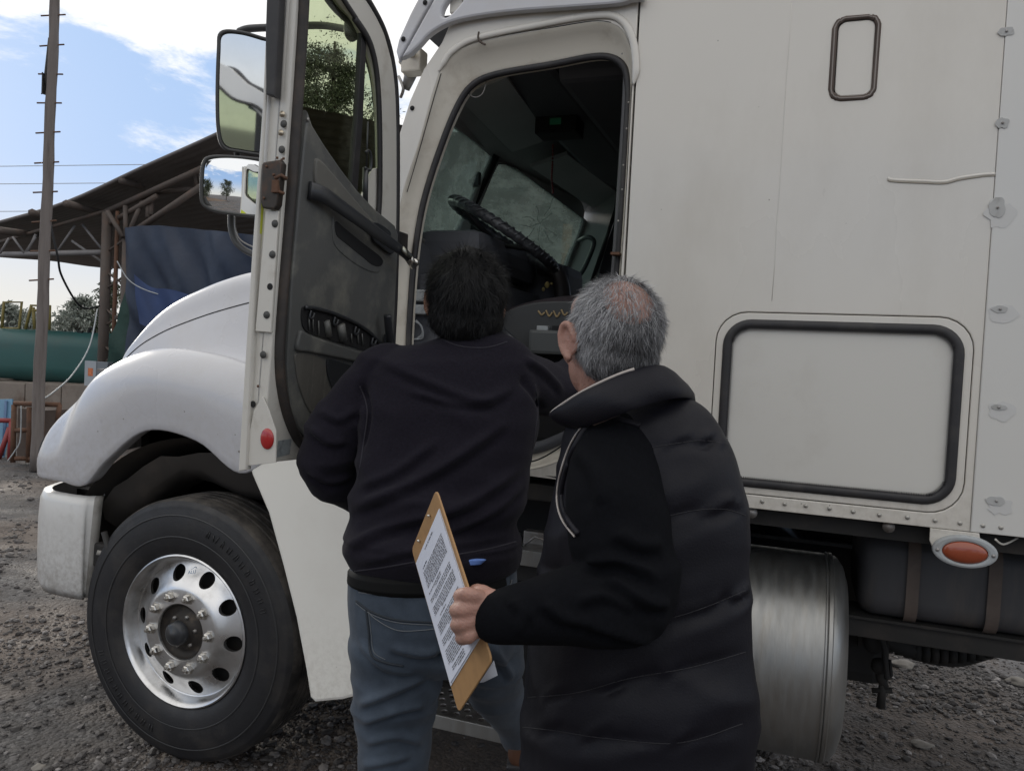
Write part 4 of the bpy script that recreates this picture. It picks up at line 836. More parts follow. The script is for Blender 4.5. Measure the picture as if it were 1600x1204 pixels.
# ================================================================== mirrors
ARM = mat('mirror_arm_black', (.055,.055,.056), .5, var=.2, vscale=10)
def mirror(name, px, c, nrm, tilt, shape_n=5, depth=.06, bulge=0.0):
    fr_ = Frame(c, Vector((0, 0, 1)).cross(Vector(nrm)), Vector((0, 0, 1))); 
    v = fr_.v; n = Vector(nrm).normalized(); n = (n+Vector((0, 0, tilt))).normalized(); u = Vector((0, 0, 1)).cross(n).normalized(); fr_ = Frame(c, u, n.cross(u))
    q = sp2(fr_.tr(px), shape_n)
    T = thing2(name, Vector(c), TRUCK)
    H = link('mirror_housing', plate_mesh(fr_, q, (), depth, .012, .0), ARM, T, 40)
    cx = sum(p[0] for p in q)/len(q); cy = sum(p[1] for p in q)/len(q)
    gl = [(cx+(a-cx)*.93, cy+(b-cy)*.955) for a, b in q]
    if bulge:
        rows = []; Rb = bulge
        for k in [q_/20 for q_ in range(21)]: rows.append([fr_.P(cx+(a-cx)*max(k, .001), cy+(b-cy)*max(k, .001), .010-(((a-cx)**2+(b-cy)**2)*k*k)/(2*Rb)) for a, b in gl])
        mb = MB(); mb.grid(rows, True); g = ob('mirror_pane', mb, M_MIRROR, T)
    else: g = link('mirror_pane', plate_mesh(fr_, gl, (), .004, 0, .004), M_MIRROR_D, T)
    rg = [fr_.P(a, b, .002) for a, b in q]; ob('mirror_rim', MB().tube(rg, .006, 8, True), ARM, T)
    return T, fr_
UMC = at_y(400, 150, -.02); LMC = at_y(370, 290, -.06)
UM, UF = mirror('wing_mirror', [(345,52),(372,50),(410,60),(450,75),(455,150),(450,242),(420,243),(375,237),(350,230),(341,205),(339,150),(341,80)], UMC, (.74, -.67, 0), -.13)
LM, LF = mirror('wing_mirror', [(318,255),(328,246),(360,245),(410,250),(440,258),(445,300),(436,338),(400,338),(350,332),(325,325),(315,312),(315,275)], LMC, (.64, -.77, 0), -.03, bulge=.7)
ar = MB()
ar.tube(cr_spline([at_y(374,50,.0), at_y(390,45,.0), at_y(430,43,.02), at_y(500,40,.10), at_y(548,47,.05), at_y(570,50,-.02)], 7), .013, 10, flat=1.2)
ar.ell(at_y(550,45,.0), (.03,.03,.045))
ar.tube(cr_spline([at_y(361,335,.03), at_y(362,360,.03), at_y(372,382,.03), at_y(398,398,.03), at_y(450,410,.0), at_y(520,400,-.1)], 7), .0125, 10)
ar.tube([at_y(372,60,.05), at_y(370,330,.0)], .012, 8)
ob('mirror_arm', ar, ARM, TRUCK)
ob('mirror_arm_edge', MB().tube(cr_spline([at_y(367,338,-.0), at_y(368,358,-.0), at_y(377,376,-.0), at_y(400,388,-.0)], 7), .003, 6), M_STEEL, TRUCK)

# ================================================================== cab interior
wl = MB()
wl.box((-1.36, .10, 1.28), (1.3, 2.36, 1.33)); ob('cab_floor', wl, M_IN, TRUCK)
ob('cab_rear_wall', MB().box((1.25, .06, 1.3), (1.3, 2.4, 2.95)), M_IN, TRUCK)
ob('roof_liner', MB().box((-1.30, .07, 2.78), (1.3, 2.38, 2.82)), M_IN, TRUCK)
FW = Frame((0, 2.40, 0), (1, 0, 0), (0, 0, 1))
pw = [(X, z) for X, z in ((-1.10, 2.0), (-.50, 2.0), (-.50, 2.5), (-.92, 2.52))]
plate('far_side_wall', FW, [(-1.40,1.2),(1.45,1.2),(1.45,2.9),(-1.15,2.9),(-1.40,2.1)], M_IN, TRUCK, [pw], .05, 0)
ob('firewall', MB().box((-1.72, .12, 1.28), (-1.66, 2.3, 2.06)), M_BLACK, TRUCK)
# windscreen in two halves
def wplane(a, b, c): a, b, c = Vector(a), Vector(b), Vector(c); return Frame(a, b-a, c-a)
LW = wplane((-1.375,.12,2.08),(-1.62,1.22,2.16),(-1.235,.12,2.52)); RW = wplane((-1.62,1.22,2.16),(-1.40,2.32,2.08),(-1.455,1.22,2.62))
def half(fr_, outer, hl, nm):
    fo_ = outer; hh = sp2(fr_.tr(hl), 4)
    plate('windscreen_surround', fr_, fo_, M_IN2, TRUCK, [hh], .03, .004)
    g = plate(nm, fr_, [(p[0], p[1]) for p in fo_], M_SCREEN, TRUCK, (), .004, 0, off=-.012*1)
lo = [(-.075,-.25),(1.14,-.25),(1.14,.55),(.9,.57),(-.06,.49)]
half(LW, lo, [(628,420),(650,345),(690,205),(697,194),(706,195),(735,217),(766,240),(767,252),(745,300),(722,352),(712,372),(700,420)], 'windscreen')
ro = [(-.01,-.25),(1.12,-.25),(1.12,.46),(.2,.52),(-.01,.50)]
half(RW, ro, [(720,460),(728,372),(750,320),(775,262),(784,256),(800,260),(850,284),(895,306),(910,318),(913,335),(908,360),(890,405),(868,470),(850,500)], 'windscreen')
ob('centre_pillar', MB().tube([at_y(776,243,1.16), at_y(745,308,1.17), at_y(716,372,1.16)], .018, 8), M_BLACK, TRUCK)
ob('mirror_bracket', MB().box(at_y(736,285,1.05)-Vector((.02,.01,.02)), at_y(744,272,1.05)+Vector((.02,.02,.01)), bev=.006), M_TRIM2, TRUCK)
wc_ = MB()
for c0, rr_, a0, a1, fr_ in (((735,440), .62, 20, 75, RW), ((690,440), .5, 30, 80, LW)): pass
# crack star in the right half
ck = MB(); cc = RW.hit(845,350)
for k in range(9):
    an = k*.72+random.uniform(-.3,.3); L_ = .10+.45*random.random()**1.5; j0 = .0 if k % 2 else .06; p = [RW.P(cc[0]+(j0+L_*t_)*math.cos(an)+.02*noise.noise(Vector((k*3.1, t_*2.5, 0))), cc[1]+(j0+L_*t_)*math.sin(an)*.8+.02*noise.noise(Vector((k*3.1, t_*2.5, 5))), -.006) for t_ in (0, .2, .4, .6, .8, 1)]
    ck.tube(p, .0017, 4)
ob('windscreen_cracks', ck, mat('glass_crack', (.55,.6,.58), .5), TRUCK)
# header, visors, overhead console
hd = MB(); a = at_y(700,190,.12)
hd.grid([[Vector(p) for p in r_] for r_ in [[(-1.27,.10,2.53),(-1.47,1.22,2.64),(-1.28,2.34,2.58)], [(-1.16,.10,2.60),(-1.34,1.22,2.70),(-1.18,2.34,2.65)], [(-1.06,.10,2.70),(-1.20,1.22,2.75),(-1.06,2.34,2.72)], [(-1.0,.1,2.78),(-1.1,1.22,2.79),(-1.0,2.34,2.79)]]])
ob('header_panel', hd, M_IN2, TRUCK)
def visor(y0, y1):
    f0 = lambda y: Vector((-1.20-.14*(1-abs(y-1.22)/1.1), y, 2.60+.05*(1-abs(y-1.22)/1.1)))
    f1 = lambda y: f0(y)+Vector((.19, 0, .055)); mb = MB()
    r0 = [f0(y0), f0(y1), f1(y1), f1(y0)]; mb.add(r0+[p+Vector((.004,0,-.018)) for p in r0], [(0,1,2,3),(7,6,5,4),(0,1,5,4),(1,2,6,5),(2,3,7,6),(3,0,4,7)], False)
    ob('sun_visor_flap', mb, M_IN2, TRUCK)
visor(.20, 1.08); visor(1.36, 2.2)
ob('overhead_console', MB().box((-1.10,.20,2.66), (-.84,2.2,2.79), bev=.03), M_IN, TRUCK)
ob('overhead_locker', MB().box((-.82,.16,2.60), (-.50,2.3,2.79), bev=.03), M_IN, TRUCK)
gp = at_y(868,190,.70)
rad_ = ob('overhead_radio', MB().box(gp-Vector((.09,.0,.045)), gp+Vector((.09,.12,.05)), bev=.006), M_BLACK, TRUCK)
mg, nt, bb = newmat('green_display'); bb.inputs['Base Color'].default_value = (.01,.03,.02,1); bb.inputs['Emission Color'].default_value = (.03,.22,.10,1); bb.inputs['Emission Strength'].default_value = .03
ob('radio_display', MB().box(gp+Vector((-.024,-.004,-.013)), gp+Vector((.024,-.001,.013))), mg, rad_)
bead = MB(); bp_ = cr_spline([at_y(864,228,.8), at_y(863,258,.8), at_y(862,278,.8), at_y(864,300,.8)], 6)
for i, p in enumerate(bp_): bead.ell(p, (.005,.005,.006+.003*(i % 3 == 0)), seg=8, rings=5)
BD = ob('bead_string', bead, mat('dark_red_bead', (.14,.02,.022), .35), None); tag(BD, 'string of dark red beads hanging from the cab roof over the dashboard', 'beads')
wl_ = MB().tube(cr_spline([at_y(x, y, .06) for x, y in [(758,117),(759,130),(754,146),(744,152),(734,148),(731,136),(733,126)]], 6), .0016, 6); ob('loose_wire', wl_, mat('grey_wire', (.30,.28,.26), .5), TRUCK)
# dashboard
db = MB()
prof_y = [(.12,0),(.35,0),(1.22,-.12),(2.3,0)]
rows = []
for dx, z in ((-.27,2.07),(-.15,2.105),(-.02,2.10),(.03,2.05),(.05,1.95),(.02,1.85),(.0,1.6),(-.02,1.30)):
    rows.append([Vector((-1.36+dx+ox*(1 if dx < 0 else .6), y, z)) for y, ox in prof_y])
db.grid(rows); DB = ob('dashboard', db, M_IN, TRUCK)
ob('dash_edge_strip', MB().tube(cr_spline([at_y(640,362,.20), at_y(662,377,.28), at_y(700,392,.45), at_y(725,402,.6)], 6), .010, 8, flat=.7), mat('scuffed_dash_edge', (.10,.10,.095), .4, dirt=(.3,.29,.26), dirt_amt=.6, dscale=40), DB)
ob('instrument_hood', MB().box((-1.40,.28,1.98), (-1.12,.98,2.13), bev=.05), M_IN, DB)
ob('centre_console', MB().box((-1.36,1.0,1.62), (-1.0,1.35,2.10), bev=.05).box((-1.34,.16,1.30), (-1.10,1.0,1.95), bev=.04), M_IN, DB)
ob('console_wing', MB().tube(cr_spline([at_y(x, y, .92) for x, y in [(845,418),(868,424),(877,445),(880,475)]], 6), .035, 10, flat=1.6), mat('console_brown', (.038,.033,.032), .6), DB)
kp = MB(); kp.ell(at_y(855,445,.78), (.011,.011,.014)); kp.ell(at_y(849,452,.78), (.007,.007,.009)); kp.ell(at_y(862,443,.78), (.006,.006,.006)); ob('yellow_knob', kp, mat('old_yellow_plastic', (.42,.33,.12), .5), DB)
# door side switch cluster at the left of the dash
ob('dash_side_pod', MB().box(at_y(640,470,.12), at_y(662,452,.12)+Vector((.02,.2,.0)), bev=.008).box(at_y(637,490,.12), at_y(668,476,.12)+Vector((.0,.18,.0)), bev=.006), M_IN2, DB)
cb = MB()
for k in range(3): cb.tube(cr_spline([at_y(640+k*5,500,.14), at_y(655+k*2,505+k*3,.14), at_y(660,520+k*4,.15), at_y(650-k*3,530,.16)], 5), .003, 6)
ob('loose_cable', cb, M_GREYPL, DB)
ob('dash_clutter', MB().ell(at_y(692,372,.55), (.03,.03,.02)).ell(at_y(740,380,.9), (.05,.02,.02)).tube([at_y(710,380,.6), at_y(752,378,.9)], .008, 8).box(at_y(735,362,.9), at_y(745,350,.9)+Vector((.02,.01,.0))), M_BLACK, DB)
# steering wheel with a wrapped cover
SWC = Vector((-1.155, .60, 2.155)); nW = Vector((.485, .145, .86)).normalized(); uW = Vector((0, 1, 0)); uW = (uW-nW*uW.dot(nW)).normalized(); vW = nW.cross(uW)
SW = thing2('steering_wheel', SWC, TRUCK); RWH = .245
rimp = [SWC+uW*(RWH*math.cos(a))+vW*(RWH*math.sin(a)) for a in [2*math.pi*i/96 for i in range(96)]]
ob('wheel_cover', MB().tube(rimp, [.0205+.0020*math.sin(i*2.1) for i in range(96)], 12, True), mat('plaited_cover', (.035,.036,.040), .38, var=.6, vscale=50, dirt=(.16,.17,.18), dirt_amt=.6, dscale=45, bump=.002, bscale=120), SW)
pl_ = MB()
for i in range(48):
    a = 2*math.pi*i/48; 
    for s_ in (1, -1):
        q = []
        for t_ in range(6):
            b_ = a+s_*.09*t_/5*1.4; ph = s_*(t_/5*2.6-1.3)+1.2; c_ = SWC+uW*(RWH*math.cos(b_))+vW*(RWH*math.sin(b_)); ro_ = (uW*math.cos(b_)+vW*math.sin(b_))
            q.append(c_+ro_*(.0225*math.cos(ph))+nW*(.0225*math.sin(ph)))
        pl_.tube(q, .0026, 5)
o = ob('cover_lacing', pl_, mat('plait_strap', (.07,.075,.082), .3), SW); o['kind'] = 'stuff'
sp_ = MB(); sp_.ell(SWC-nW*.05, (.06,.06,.03)); 
for a in (0, 2.2, 4.1): sp_.tube([SWC-nW*.045, SWC+uW*(RWH*math.cos(a))+vW*(RWH*math.sin(a))], .010, 8)
sp_.tube([SWC-nW*.05, SWC-nW*.35+Vector((-.05,0,0))], .035, 12); ob('wheel_hub', sp_, M_BLACK, SW)
# passenger-side pillar grab handle
ob('pillar_panel', MB().grid([[at_y(x, y, 2.28) for x, y in ((918,310),(908,360),(880,430),(862,480))], [at_y(x, y, 2.22) for x, y in ((930,300),(926,370),(905,440),(895,500))], [at_y(x, y, 2.1) for x, y in ((965,280),(955,360),(935,430),(925,500))]]), M_IN2, TRUCK)
ob('grab_handle', MB().tube(cr_spline([at_y(905,376,2.16), at_y(915,371,2.1), at_y(924,372,2.08), at_y(928,381,2.08), at_y(918,408,2.08), at_y(907,428,2.08), at_y(895,433,2.1), at_y(876,437,2.16)], 6), .014, 10), mat('handle_grey', (.07,.085,.09), .35), TRUCK)
ob('far_pillar_cover', MB().box((-1.34,2.33,1.9), (-1.05,2.37,2.8)), M_IN, TRUCK)
ob('far_door_bar', MB().tube([at_y(975,290,2.1), at_y(925,440,2.1)], .014, 8), M_TRIM2, TRUCK)
# driver's seat
ST = thing2('driver_seat', Vector((-.75,.62,1.35)), TRUCK)
cu_px = [(786,500),(790,486),(815,475),(850,467),(890,462),(960,458)]
cu_top = cr_spline([at_y(x, y, .36) for x, y in cu_px], 5)
rows = []
for y, dz in ((.34,-.13),(.325,-.10),(.33,-.02),(.36,.0),(.60,-.02),(.84,.0),(.87,-.03),(.87,-.14)): rows.append([Vector((p.x, y, p.z+dz if dz < -.05 else p.z+dz)) for p in cu_top])
st_ = MB().grid(rows); ob('seat_cushion', st_, M_SEAT, ST)
fr2 = Frame((0,.315,0),(1,0,0),(0,0,1))
plate('seat_side', fr2, sp2(fr2.tr([(784,520),(783,498),(792,486),(818,476),(850,471),(900,470),(990,470),(990,556),(900,556),(820,552),(795,545)]), 3), mat('seat_side_plastic', (.045,.047,.048), .5, var=.2, vscale=8), ST, (), .03, .006)
ob('seat_lever_box', MB().box(at_y(824,552,.28), at_y(990,520,.28)+Vector((0,.03,0)), bev=.012), mat('seat_box_grey', (.075,.08,.08), .45), ST)
for x in (838, 862): ob('seat_switch', MB().box(at_y(x,517,.29), at_y(x+18,509,.29)+Vector((0,.03,0)), bev=.003), M_GREYPL if x == 838 else M_BLACK, ST)
tr_ = MB()
for k in range(4): tr_.tube(cr_spline([at_y(841+k*12,484+random.uniform(-1,2),.313), at_y(846+k*12,492+random.uniform(-3,4),.312), at_y(851+k*12,488,.312)], 4), .0035, 6)
ob('torn_foam', tr_, mat('yellow_foam', (.34,.25,.13), .8), ST)
ob('seat_base', MB().box((-.95,.40,1.33), (-.4,.80,1.72), bev=.03), M_BLACK, ST)
ob('seat_back', MB().box((-.52,.34,1.85), (-.38,.86,2.55), bev=.05), M_SEAT, ST)
ob('lap_lever', MB().tube([at_y(786,517,.25), at_y(815,545,.25)], .014, 8, flat=.6), M_TRIM2, ST)
# door sill threshold
ob('threshold_mat', MB().tube(cr_spline([SIDE.P(*S(x, y), -.05) for x, y in [(800,706),(830,702),(860,692),(890,676),(915,648)]], 6), .02, 8, flat=1.4), M_IN, TRUCK)
ob('sill_scuff', MB().tube(cr_spline([SIDE.P(*S(x, y), -.006) for x, y in [(812,724),(840,718),(872,700),(890,684)]], 5), .0025, 6), M_BLACK, CAB)

# ================================================================== background: open shed, pole, tank, trees
M_ROOF = mat('corrugated_underside', (.17,.155,.15), .7, .2, var=.3, vscale=1.2, dirt=(.10,.075,.055), dirt_amt=.4, dscale=2)
M_POST = mat('weathered_steel_post', (.085,.068,.058), .75, var=.3, vscale=3, dirt=(.14,.085,.06), dirt_amt=.5, dscale=5)
M_POST2 = mat('pale_truss', (.21,.20,.20), .6, var=.2, vscale=3)
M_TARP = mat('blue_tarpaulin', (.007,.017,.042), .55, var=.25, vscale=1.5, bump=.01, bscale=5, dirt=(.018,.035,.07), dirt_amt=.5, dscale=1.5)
M_GTARP = mat('green_tarpaulin', (.012,.045,.036), .7, var=.4, vscale=4, bump=.02, bscale=6)
SHED = thing('open_shed', at_z(150, 722, 0)+Vector((0,0,0)), 'open steel shed with a dark corrugated roof and lattice trusses behind the truck', 'shed')
near = [at_d(-70,366,14.2), at_d(0,348,13.9), at_d(104,317,13.4), at_d(220,264,12.9), at_d(340,210,12.4), at_d(432,163,12.1)]
far_ = [at_d(-70,392,20), at_d(0,401,20), at_d(80,407,20), at_d(160,418,19.5), at_d(300,425,18), at_d(420,430,17)]
near = cr_spline(near, 4); far_ = cr_spline(far_, 4)
NS = 6
for s_ in range(NS):
    rows = []
    k0, k1 = s_/NS, (s_+1)/NS
    for k in range(19):
        t_ = k0+(k1-k0)*k/18; ph = math.sin((s_*18+k)*math.pi/2.0*1.0)
        rows.append([a.lerp(b_, t_)+Vector((0, 0, .022*ph)) for a, b_ in zip(near, far_)])
    mb = MB().grid(rows); ob('roof_sheet', mb, M_ROOF, SHED)
top2 = [at_d(432,163,12.1), at_d(480,168,13), at_d(590,190,13.5), at_d(700,205,14), at_d(1000,240,15)]; bot2 = [at_d(420,430,17), at_d(480,330,18), at_d(600,330,18), at_d(700,330,18), at_d(1000,330,18)]
rows = []
for k in range(61):
    t_ = k/60; rows.append([a.lerp(b_, t_)+Vector((0,0,.02*math.sin(k*1.57))) for a, b_ in zip(top2, bot2)])
ob('roof_sheet', MB().grid(rows), M_ROOF, SHED)
# rake edge and purlins
ob('rake_edge', MB().tube([p+Vector((0,0,.01)) for p in near], .035, 6), M_ROOF, SHED)
def bar(a, b_, w_, par, nm='truss_member', m=M_POST):
    return ob(nm, MB().tube([a, b_], w_, 6), m, par)
for x, y, x2, y2 in [(268,248,316,268),(190,282,242,297),(103,318,170,335),(0,360,60,368),(50,332,75,342)]: bar(at_d(x,y,13.0), at_d(x2,y2,14.5), .065, SHED, 'purlin')
bar(at_d(165,332,13.4), at_d(340,252,12.6), .06, SHED); bar(at_d(170,350,13.4), at_d(245,306,13.0), .05, SHED)
bar(at_d(195,372,13.2), at_d(316,290,12.7), .06, SHED)
for a, b_ in [((196,322),(197,370)),((228,302),(200,368)),((232,302),(231,340)),((237,300),(236,336)),((306,272),(308,296)),((235,302),(300,295)),((168,330),(192,370)),((310,270),(318,290))]: bar(at_d(*a,13.2), at_d(*b_,13.1), .042, SHED)
post = MB()
def stand(px, py, D, r_, m=M_POST, nm='post', z0=0):
    p = at_d(px, py, D); return ob(nm, MB().tube([Vector((p.x, p.y, z0)), p], r_, 8), m, SHED)
stand(168, 332, 13.4, .085); stand(200, 366, 13.2, .085); stand(184, 330, 13.3, .035, M_RUST)
pb = at_d(168,332,13.4); pc_ = at_d(200,366,13.2)
for k in range(8):
    z_ = .9+k*.32; ob('post_lacing', MB().tube([Vector((pb.x,pb.y,z_)), Vector((pc_.x,pc_.y,z_+.26*(1 if k % 2 else -1)))], .022, 6), M_POST, SHED)
bar(at_d(-20,398,14), at_d(163,394,13.5), .05, SHED, 'bottom_chord', M_POST2); bar(at_d(164,332,13.5), at_d(163,394,13.5), .05, SHED, 'end_post', M_POST2)
for a, b_ in [((0,396),(14,372)),((20,370),(38,395)),((42,395),(56,366)),((90,392),(117,352)),((128,350),(158,388)),((112,376),(175,420)),((56,370),(40,394))]: bar(at_d(*a,13.8), at_d(*b_,13.8), .022, SHED, 'truss_web', M_POST2)
bar(at_d(-20,384,14.1), at_d(164,330,13.5), .035, SHED, 'top_chord')
# dark cladding far back, seen through the windscreen
bw = MB(); a = at_d(400,300,19); b_ = at_d(1150,300,17); n_ = 160
rows = [[a.lerp(b_, i/n_)*1.0 for i in range(n_+1)] for _ in range(2)]
for r_i, z_ in ((0, 0.0), (1, 5.45)):
    for i, p in enumerate(rows[r_i]): rows[r_i][i] = Vector((p.x, p.y+.03*math.sin(i*1.57), z_))
ob('back_cladding', MB().grid(rows), M_ROOF, SHED)
for px in (655, 700, 760, 812, 880): p = at_d(px, 250, 16.5); ob('inner_post', MB().tube([Vector((p.x,p.y,0)), Vector((p.x,p.y,4.6))], .07, 8), M_POST2, SHED)
ob('inner_beam', MB().tube([at_d(640,265,16.5), at_d(960,330,16.3)], .07, 8).tube([at_d(640,300,16.5), at_d(900,400,16.3)], .04, 8), M_POST2, SHED)
bt = MB(); q = at_d(888,330,15); bt.tube([Vector((q.x,q.y,0)), Vector((q.x,q.y,4.3))], .10, 8); PB = ob('timber_post', bt, mat('orange_timber', (.34,.17,.09), .7, var=.3, vscale=6), SHED)
# tarpaulins hung from the shed
def cloth(px_grid, D0, D1, amp, seed):
    rows = []
    R_ = len(px_grid)
    g = [[Vector(at_d(x, y, D0+(D1-D0)*j/(len(r_)-1))) for j, (x, y) in enumerate(r_)] for r_ in px_grid]
    g = bicubic(g, 10, 12)
    for r_ in g:
        rows.append([p+Vector((0, 1, 0))*(amp*noise.noise(Vector((p.x*1.5+seed, 0, p.z*.35)))+amp*.5*noise.noise(Vector((p.x*3.2+p.z*2.2, 3, p.z*.8+seed)))) for p in r_])
    return MB().grid(rows)
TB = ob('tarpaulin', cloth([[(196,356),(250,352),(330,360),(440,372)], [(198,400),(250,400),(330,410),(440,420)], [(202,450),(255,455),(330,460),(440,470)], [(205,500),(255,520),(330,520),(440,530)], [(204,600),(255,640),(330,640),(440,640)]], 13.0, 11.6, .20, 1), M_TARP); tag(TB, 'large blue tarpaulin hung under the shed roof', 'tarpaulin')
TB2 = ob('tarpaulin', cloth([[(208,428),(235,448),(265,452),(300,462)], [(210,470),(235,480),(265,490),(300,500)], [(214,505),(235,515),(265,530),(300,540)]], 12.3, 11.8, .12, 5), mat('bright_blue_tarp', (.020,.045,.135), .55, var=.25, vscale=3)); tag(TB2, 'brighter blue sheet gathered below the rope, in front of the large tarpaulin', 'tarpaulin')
TG = ob('tarpaulin', cloth([[(200,440),(208,440),(216,450)], [(192,480),(205,490),(222,520)], [(180,540),(200,550),(230,560)], [(172,600),(200,620),(240,640)]], 13.1, 12.9, .3, 9), M_GTARP); tag(TG, 'dark green netting hanging beside the shed post', 'netting')
RP = ob('rope', MB().tube(cr_spline([at_d(*p, 12.1) for p in [(183,408),(200,436),(225,452),(260,462),(300,464),(350,460)]], 6), .009, 5), M_GREYPL); tag(RP, 'thin rope slung across the blue tarpaulin', 'rope')
# utility pole
pole_b = at_z(56, 735, 0); pole_b = Vector((pole_b.x, pole_b.y, 0)); Dp = (pole_b-CAM).dot(cf)
POLE = thing('utility_pole', pole_b, 'tall weathered wooden utility pole with climbing rungs, left of the shed', 'pole')
def pp(px, py): return at_d(px, py, Dp)
ptop = pp(91, -120); axis = [pole_b.lerp(ptop, k/30) for k in range(31)]
wood = mat('weathered_pole_wood', (.150,.130,.120), .85, var=.35, vscale=4, stretch=(6, 6, .4), bump=.006, bscale=14, dirt=(.06,.045,.038), dirt_amt=.55, dscale=3)
ob('pole_shaft', MB().tube([p+Vector((.008*math.sin(i*.9), 0, 0)) for i, p in enumerate(axis)], [.070-.018*i/30+.003*math.sin(i*2.3) for i in range(31)], 16), wood, POLE)
rg = MB().tube([Vector((-.15,0,-.012)), Vector((.15,0,.012))], .010, 6).mesh('rung'); rg.materials.append(M_RUST)
rg2 = MB().tube([Vector((-.12,-.02,0)), Vector((-.17,0,-.012))], .011, 6)
for py in [24,71,116,161,207,254,300,346,392,437]:
    c_ = pp(57+(610-py)*.0447, py); o = link('rung', rg, None, POLE); o.location = c_; o.rotation_euler = (0, rad(random.uniform(-3,3)), rad(20))
ob('pole_bracket', MB().box(pp(76,148)-Vector((.05,.05,.0)), pp(71,116)+Vector((.0,.05,.0)), bev=.01).tube([pp(78,60), pp(73,118), pp(76,150)], [.02,.03,.02], 8), M_DARK, POLE)
# wires
def wire(nm, pts, r_, lab, m=M_BLACK): o = ob(nm, MB().tube(cr_spline(pts, 8), r_, 5), m); tag(o, lab, 'wire'); return o
wire('overhead_wire', [at_d(-80,261,30), at_d(75,259,30), at_d(230,257,30)], .014, 'thin overhead wire crossing the pale sky, the upper one', M_GREYPL)
wire('overhead_wire', [at_d(-80,288,30), at_d(60,287,30), at_d(170,286,30)], .014, 'thin overhead wire crossing the pale sky, the middle one', M_GREYPL)
wire('overhead_wire', [at_d(-80,331,30), at_d(60,330,30), at_d(110,330,30)], .014, 'thin overhead wire just above the shed eave, the lowest one', M_GREYPL)
wire('power_cable', [at_d(78,345,11), at_d(90,400,11), at_d(96,430,11.2), at_d(118,470,11.6), at_d(135,482,12), at_d(155,478,13)], .016, 'dark cable sagging from the pole to the shed post')
wire('pale_rope', [at_d(152,483,12), at_d(140,540,11.6), at_d(114,584,11), at_d(84,612,10.6), at_d(60,628,10.2)], .011, 'pale rope running down from the shed post to the timber rack', M_GREYPL)
# green tank on its plinth
GT = thing('storage_tank', at_d(60,590,14.5), 'large dark green storage tank lying on a concrete plinth', 'storage tank')
a = at_d(-60,560,14.2); b_ = at_d(178,555,13.9); ax_ = (b_-a); ax_.z = 0; L_ = ax_.length; ax_.normalize(); zt_ = at_d(80,516,14).z; zb_ = at_d(80,600,14).z
prof = rrect(-.0, zb_, 1.7, zt_, .30, 6); sidev = Vector((0,0,1)).cross(ax_)*-1
sidev = sidev if sidev.y > 0 else -sidev
rows = []
for t_, s_ in ((0,.0),(0,.9),(.03,.97),(.12,1.0),(L_-.12,1.0),(L_-.03,.97),(L_,.9),(L_,0)):
    rows.append([Vector((a.x,a.y,0))+ax_*t_+sidev*(.85+(p[0]-.85)*s_)+Vector((0,0,(zb_+zt_)/2+(p[1]-(zb_+zt_)/2)*s_)) for p in prof])
ob('tank_body', MB().grid(rows, True), mat('faded_green_paint', (.022,.085,.080), .5, var=.25, vscale=1.2, dirt=(.05,.075,.065), dirt_amt=.5, dscale=1.5), GT, 40)
def yfr(px): 
    c_ = [at_d(x, y, 14.4) for x, y in px]; return ob('lid_frame', MB().tube(c_, .028, 6), mat('yellow_frame', (.21,.17,.05), .6), GT)
yfr([(3,513),(6,472),(34,472),(30,513),(3,513)]); yfr([(40,514),(49,477),(78,478),(77,515)]); yfr([(50,485),(76,485)]); yfr([(52,480),(54,514)])
ob('tank_lifting_eye', MB().tube(cr_spline([at_d(x, y, 14.2) for x, y in [(139,521),(140,515),(144,513),(147,516),(148,522)]], 4), .03, 6).box(at_d(120,521,14.2), at_d(131,517,14.2)), M_BLACK, GT)
# electrical cabinet
ec = at_d(143,583,12.6); EF = Frame(ec, cr0, (0,0,1)); e0 = EF.hit(132,602); e1 = EF.hit(151,564)
EB = thing('electrical_cabinet', ec, 'small grey electrical cabinet with an orange warning notice fixed by the shed post', 'electrical box')
ob('cabinet_body', MB().box((e0[0],e0[1],0), (e1[0]+.18,e1[1]-.01,.18), Matrix(((EF.u.x,EF.v.x,-EF.n.x,ec.x),(EF.u.y,EF.v.y,-EF.n.y,ec.y),(EF.u.z,EF.v.z,-EF.n.z,ec.z),(0,0,0,1))), bev=.006), mat('cabinet_side', (.17,.19,.21), .5), EB)
plate('cabinet_door', EF, [(e0[0],e0[1]),(e1[0],e0[1]),(e1[0],e1[1]),(e0[0],e1[1])], mat('cabinet_front', (.34,.37,.40), .45), EB, (), .012, .003, off=.012)
n0 = EF.hit(138,587); n1 = EF.hit(146,575); plate('warning_notice', EF, [(n0[0],n0[1]),(n1[0],n0[1]),(n1[0],n1[1]),(n0[0],n1[1])], mat('orange_notice', (.55,.17,.07), .5, var=.6, vscale=40), EB, (), .002, 0, off=.015)
# concrete plinth wall, built of blocks
M_CONC = mat('stained_concrete', (.20,.17,.145), .85, var=.25, vscale=3, dirt=(.09,.05,.03), dirt_amt=.7, dscale=2.5, bump=.004, bscale=20)
a = at_d(-70,600,14); b_ = at_d(215,600,13); 
WL = thing('concrete_wall', Vector((a.x,a.y,0)), 'low stained concrete plinth wall under the green tank', 'wall')
ztop = at_d(80,600,13.6).z; nb = 5; cme = None
for i in range(nb):
    p, q = a.lerp(b_, i/nb), a.lerp(b_, (i+1)/nb); p.z = q.z = 0; d_ = (q-p).normalized(); s2_ = Vector((-d_.y, d_.x, 0)); s2_ = s2_ if s2_.y > 0 else -s2_
    M_ = Matrix(((d_.x,s2_.x,0,p.x),(d_.y,s2_.y,0,p.y),(0,0,1,0),(0,0,0,1)))
    ob('wall_block', MB().box((.01,0,-.1), ((q-p).length-.01,2.2,ztop+random.uniform(-.03,.03)), M_, bev=.015), M_CONC, WL)
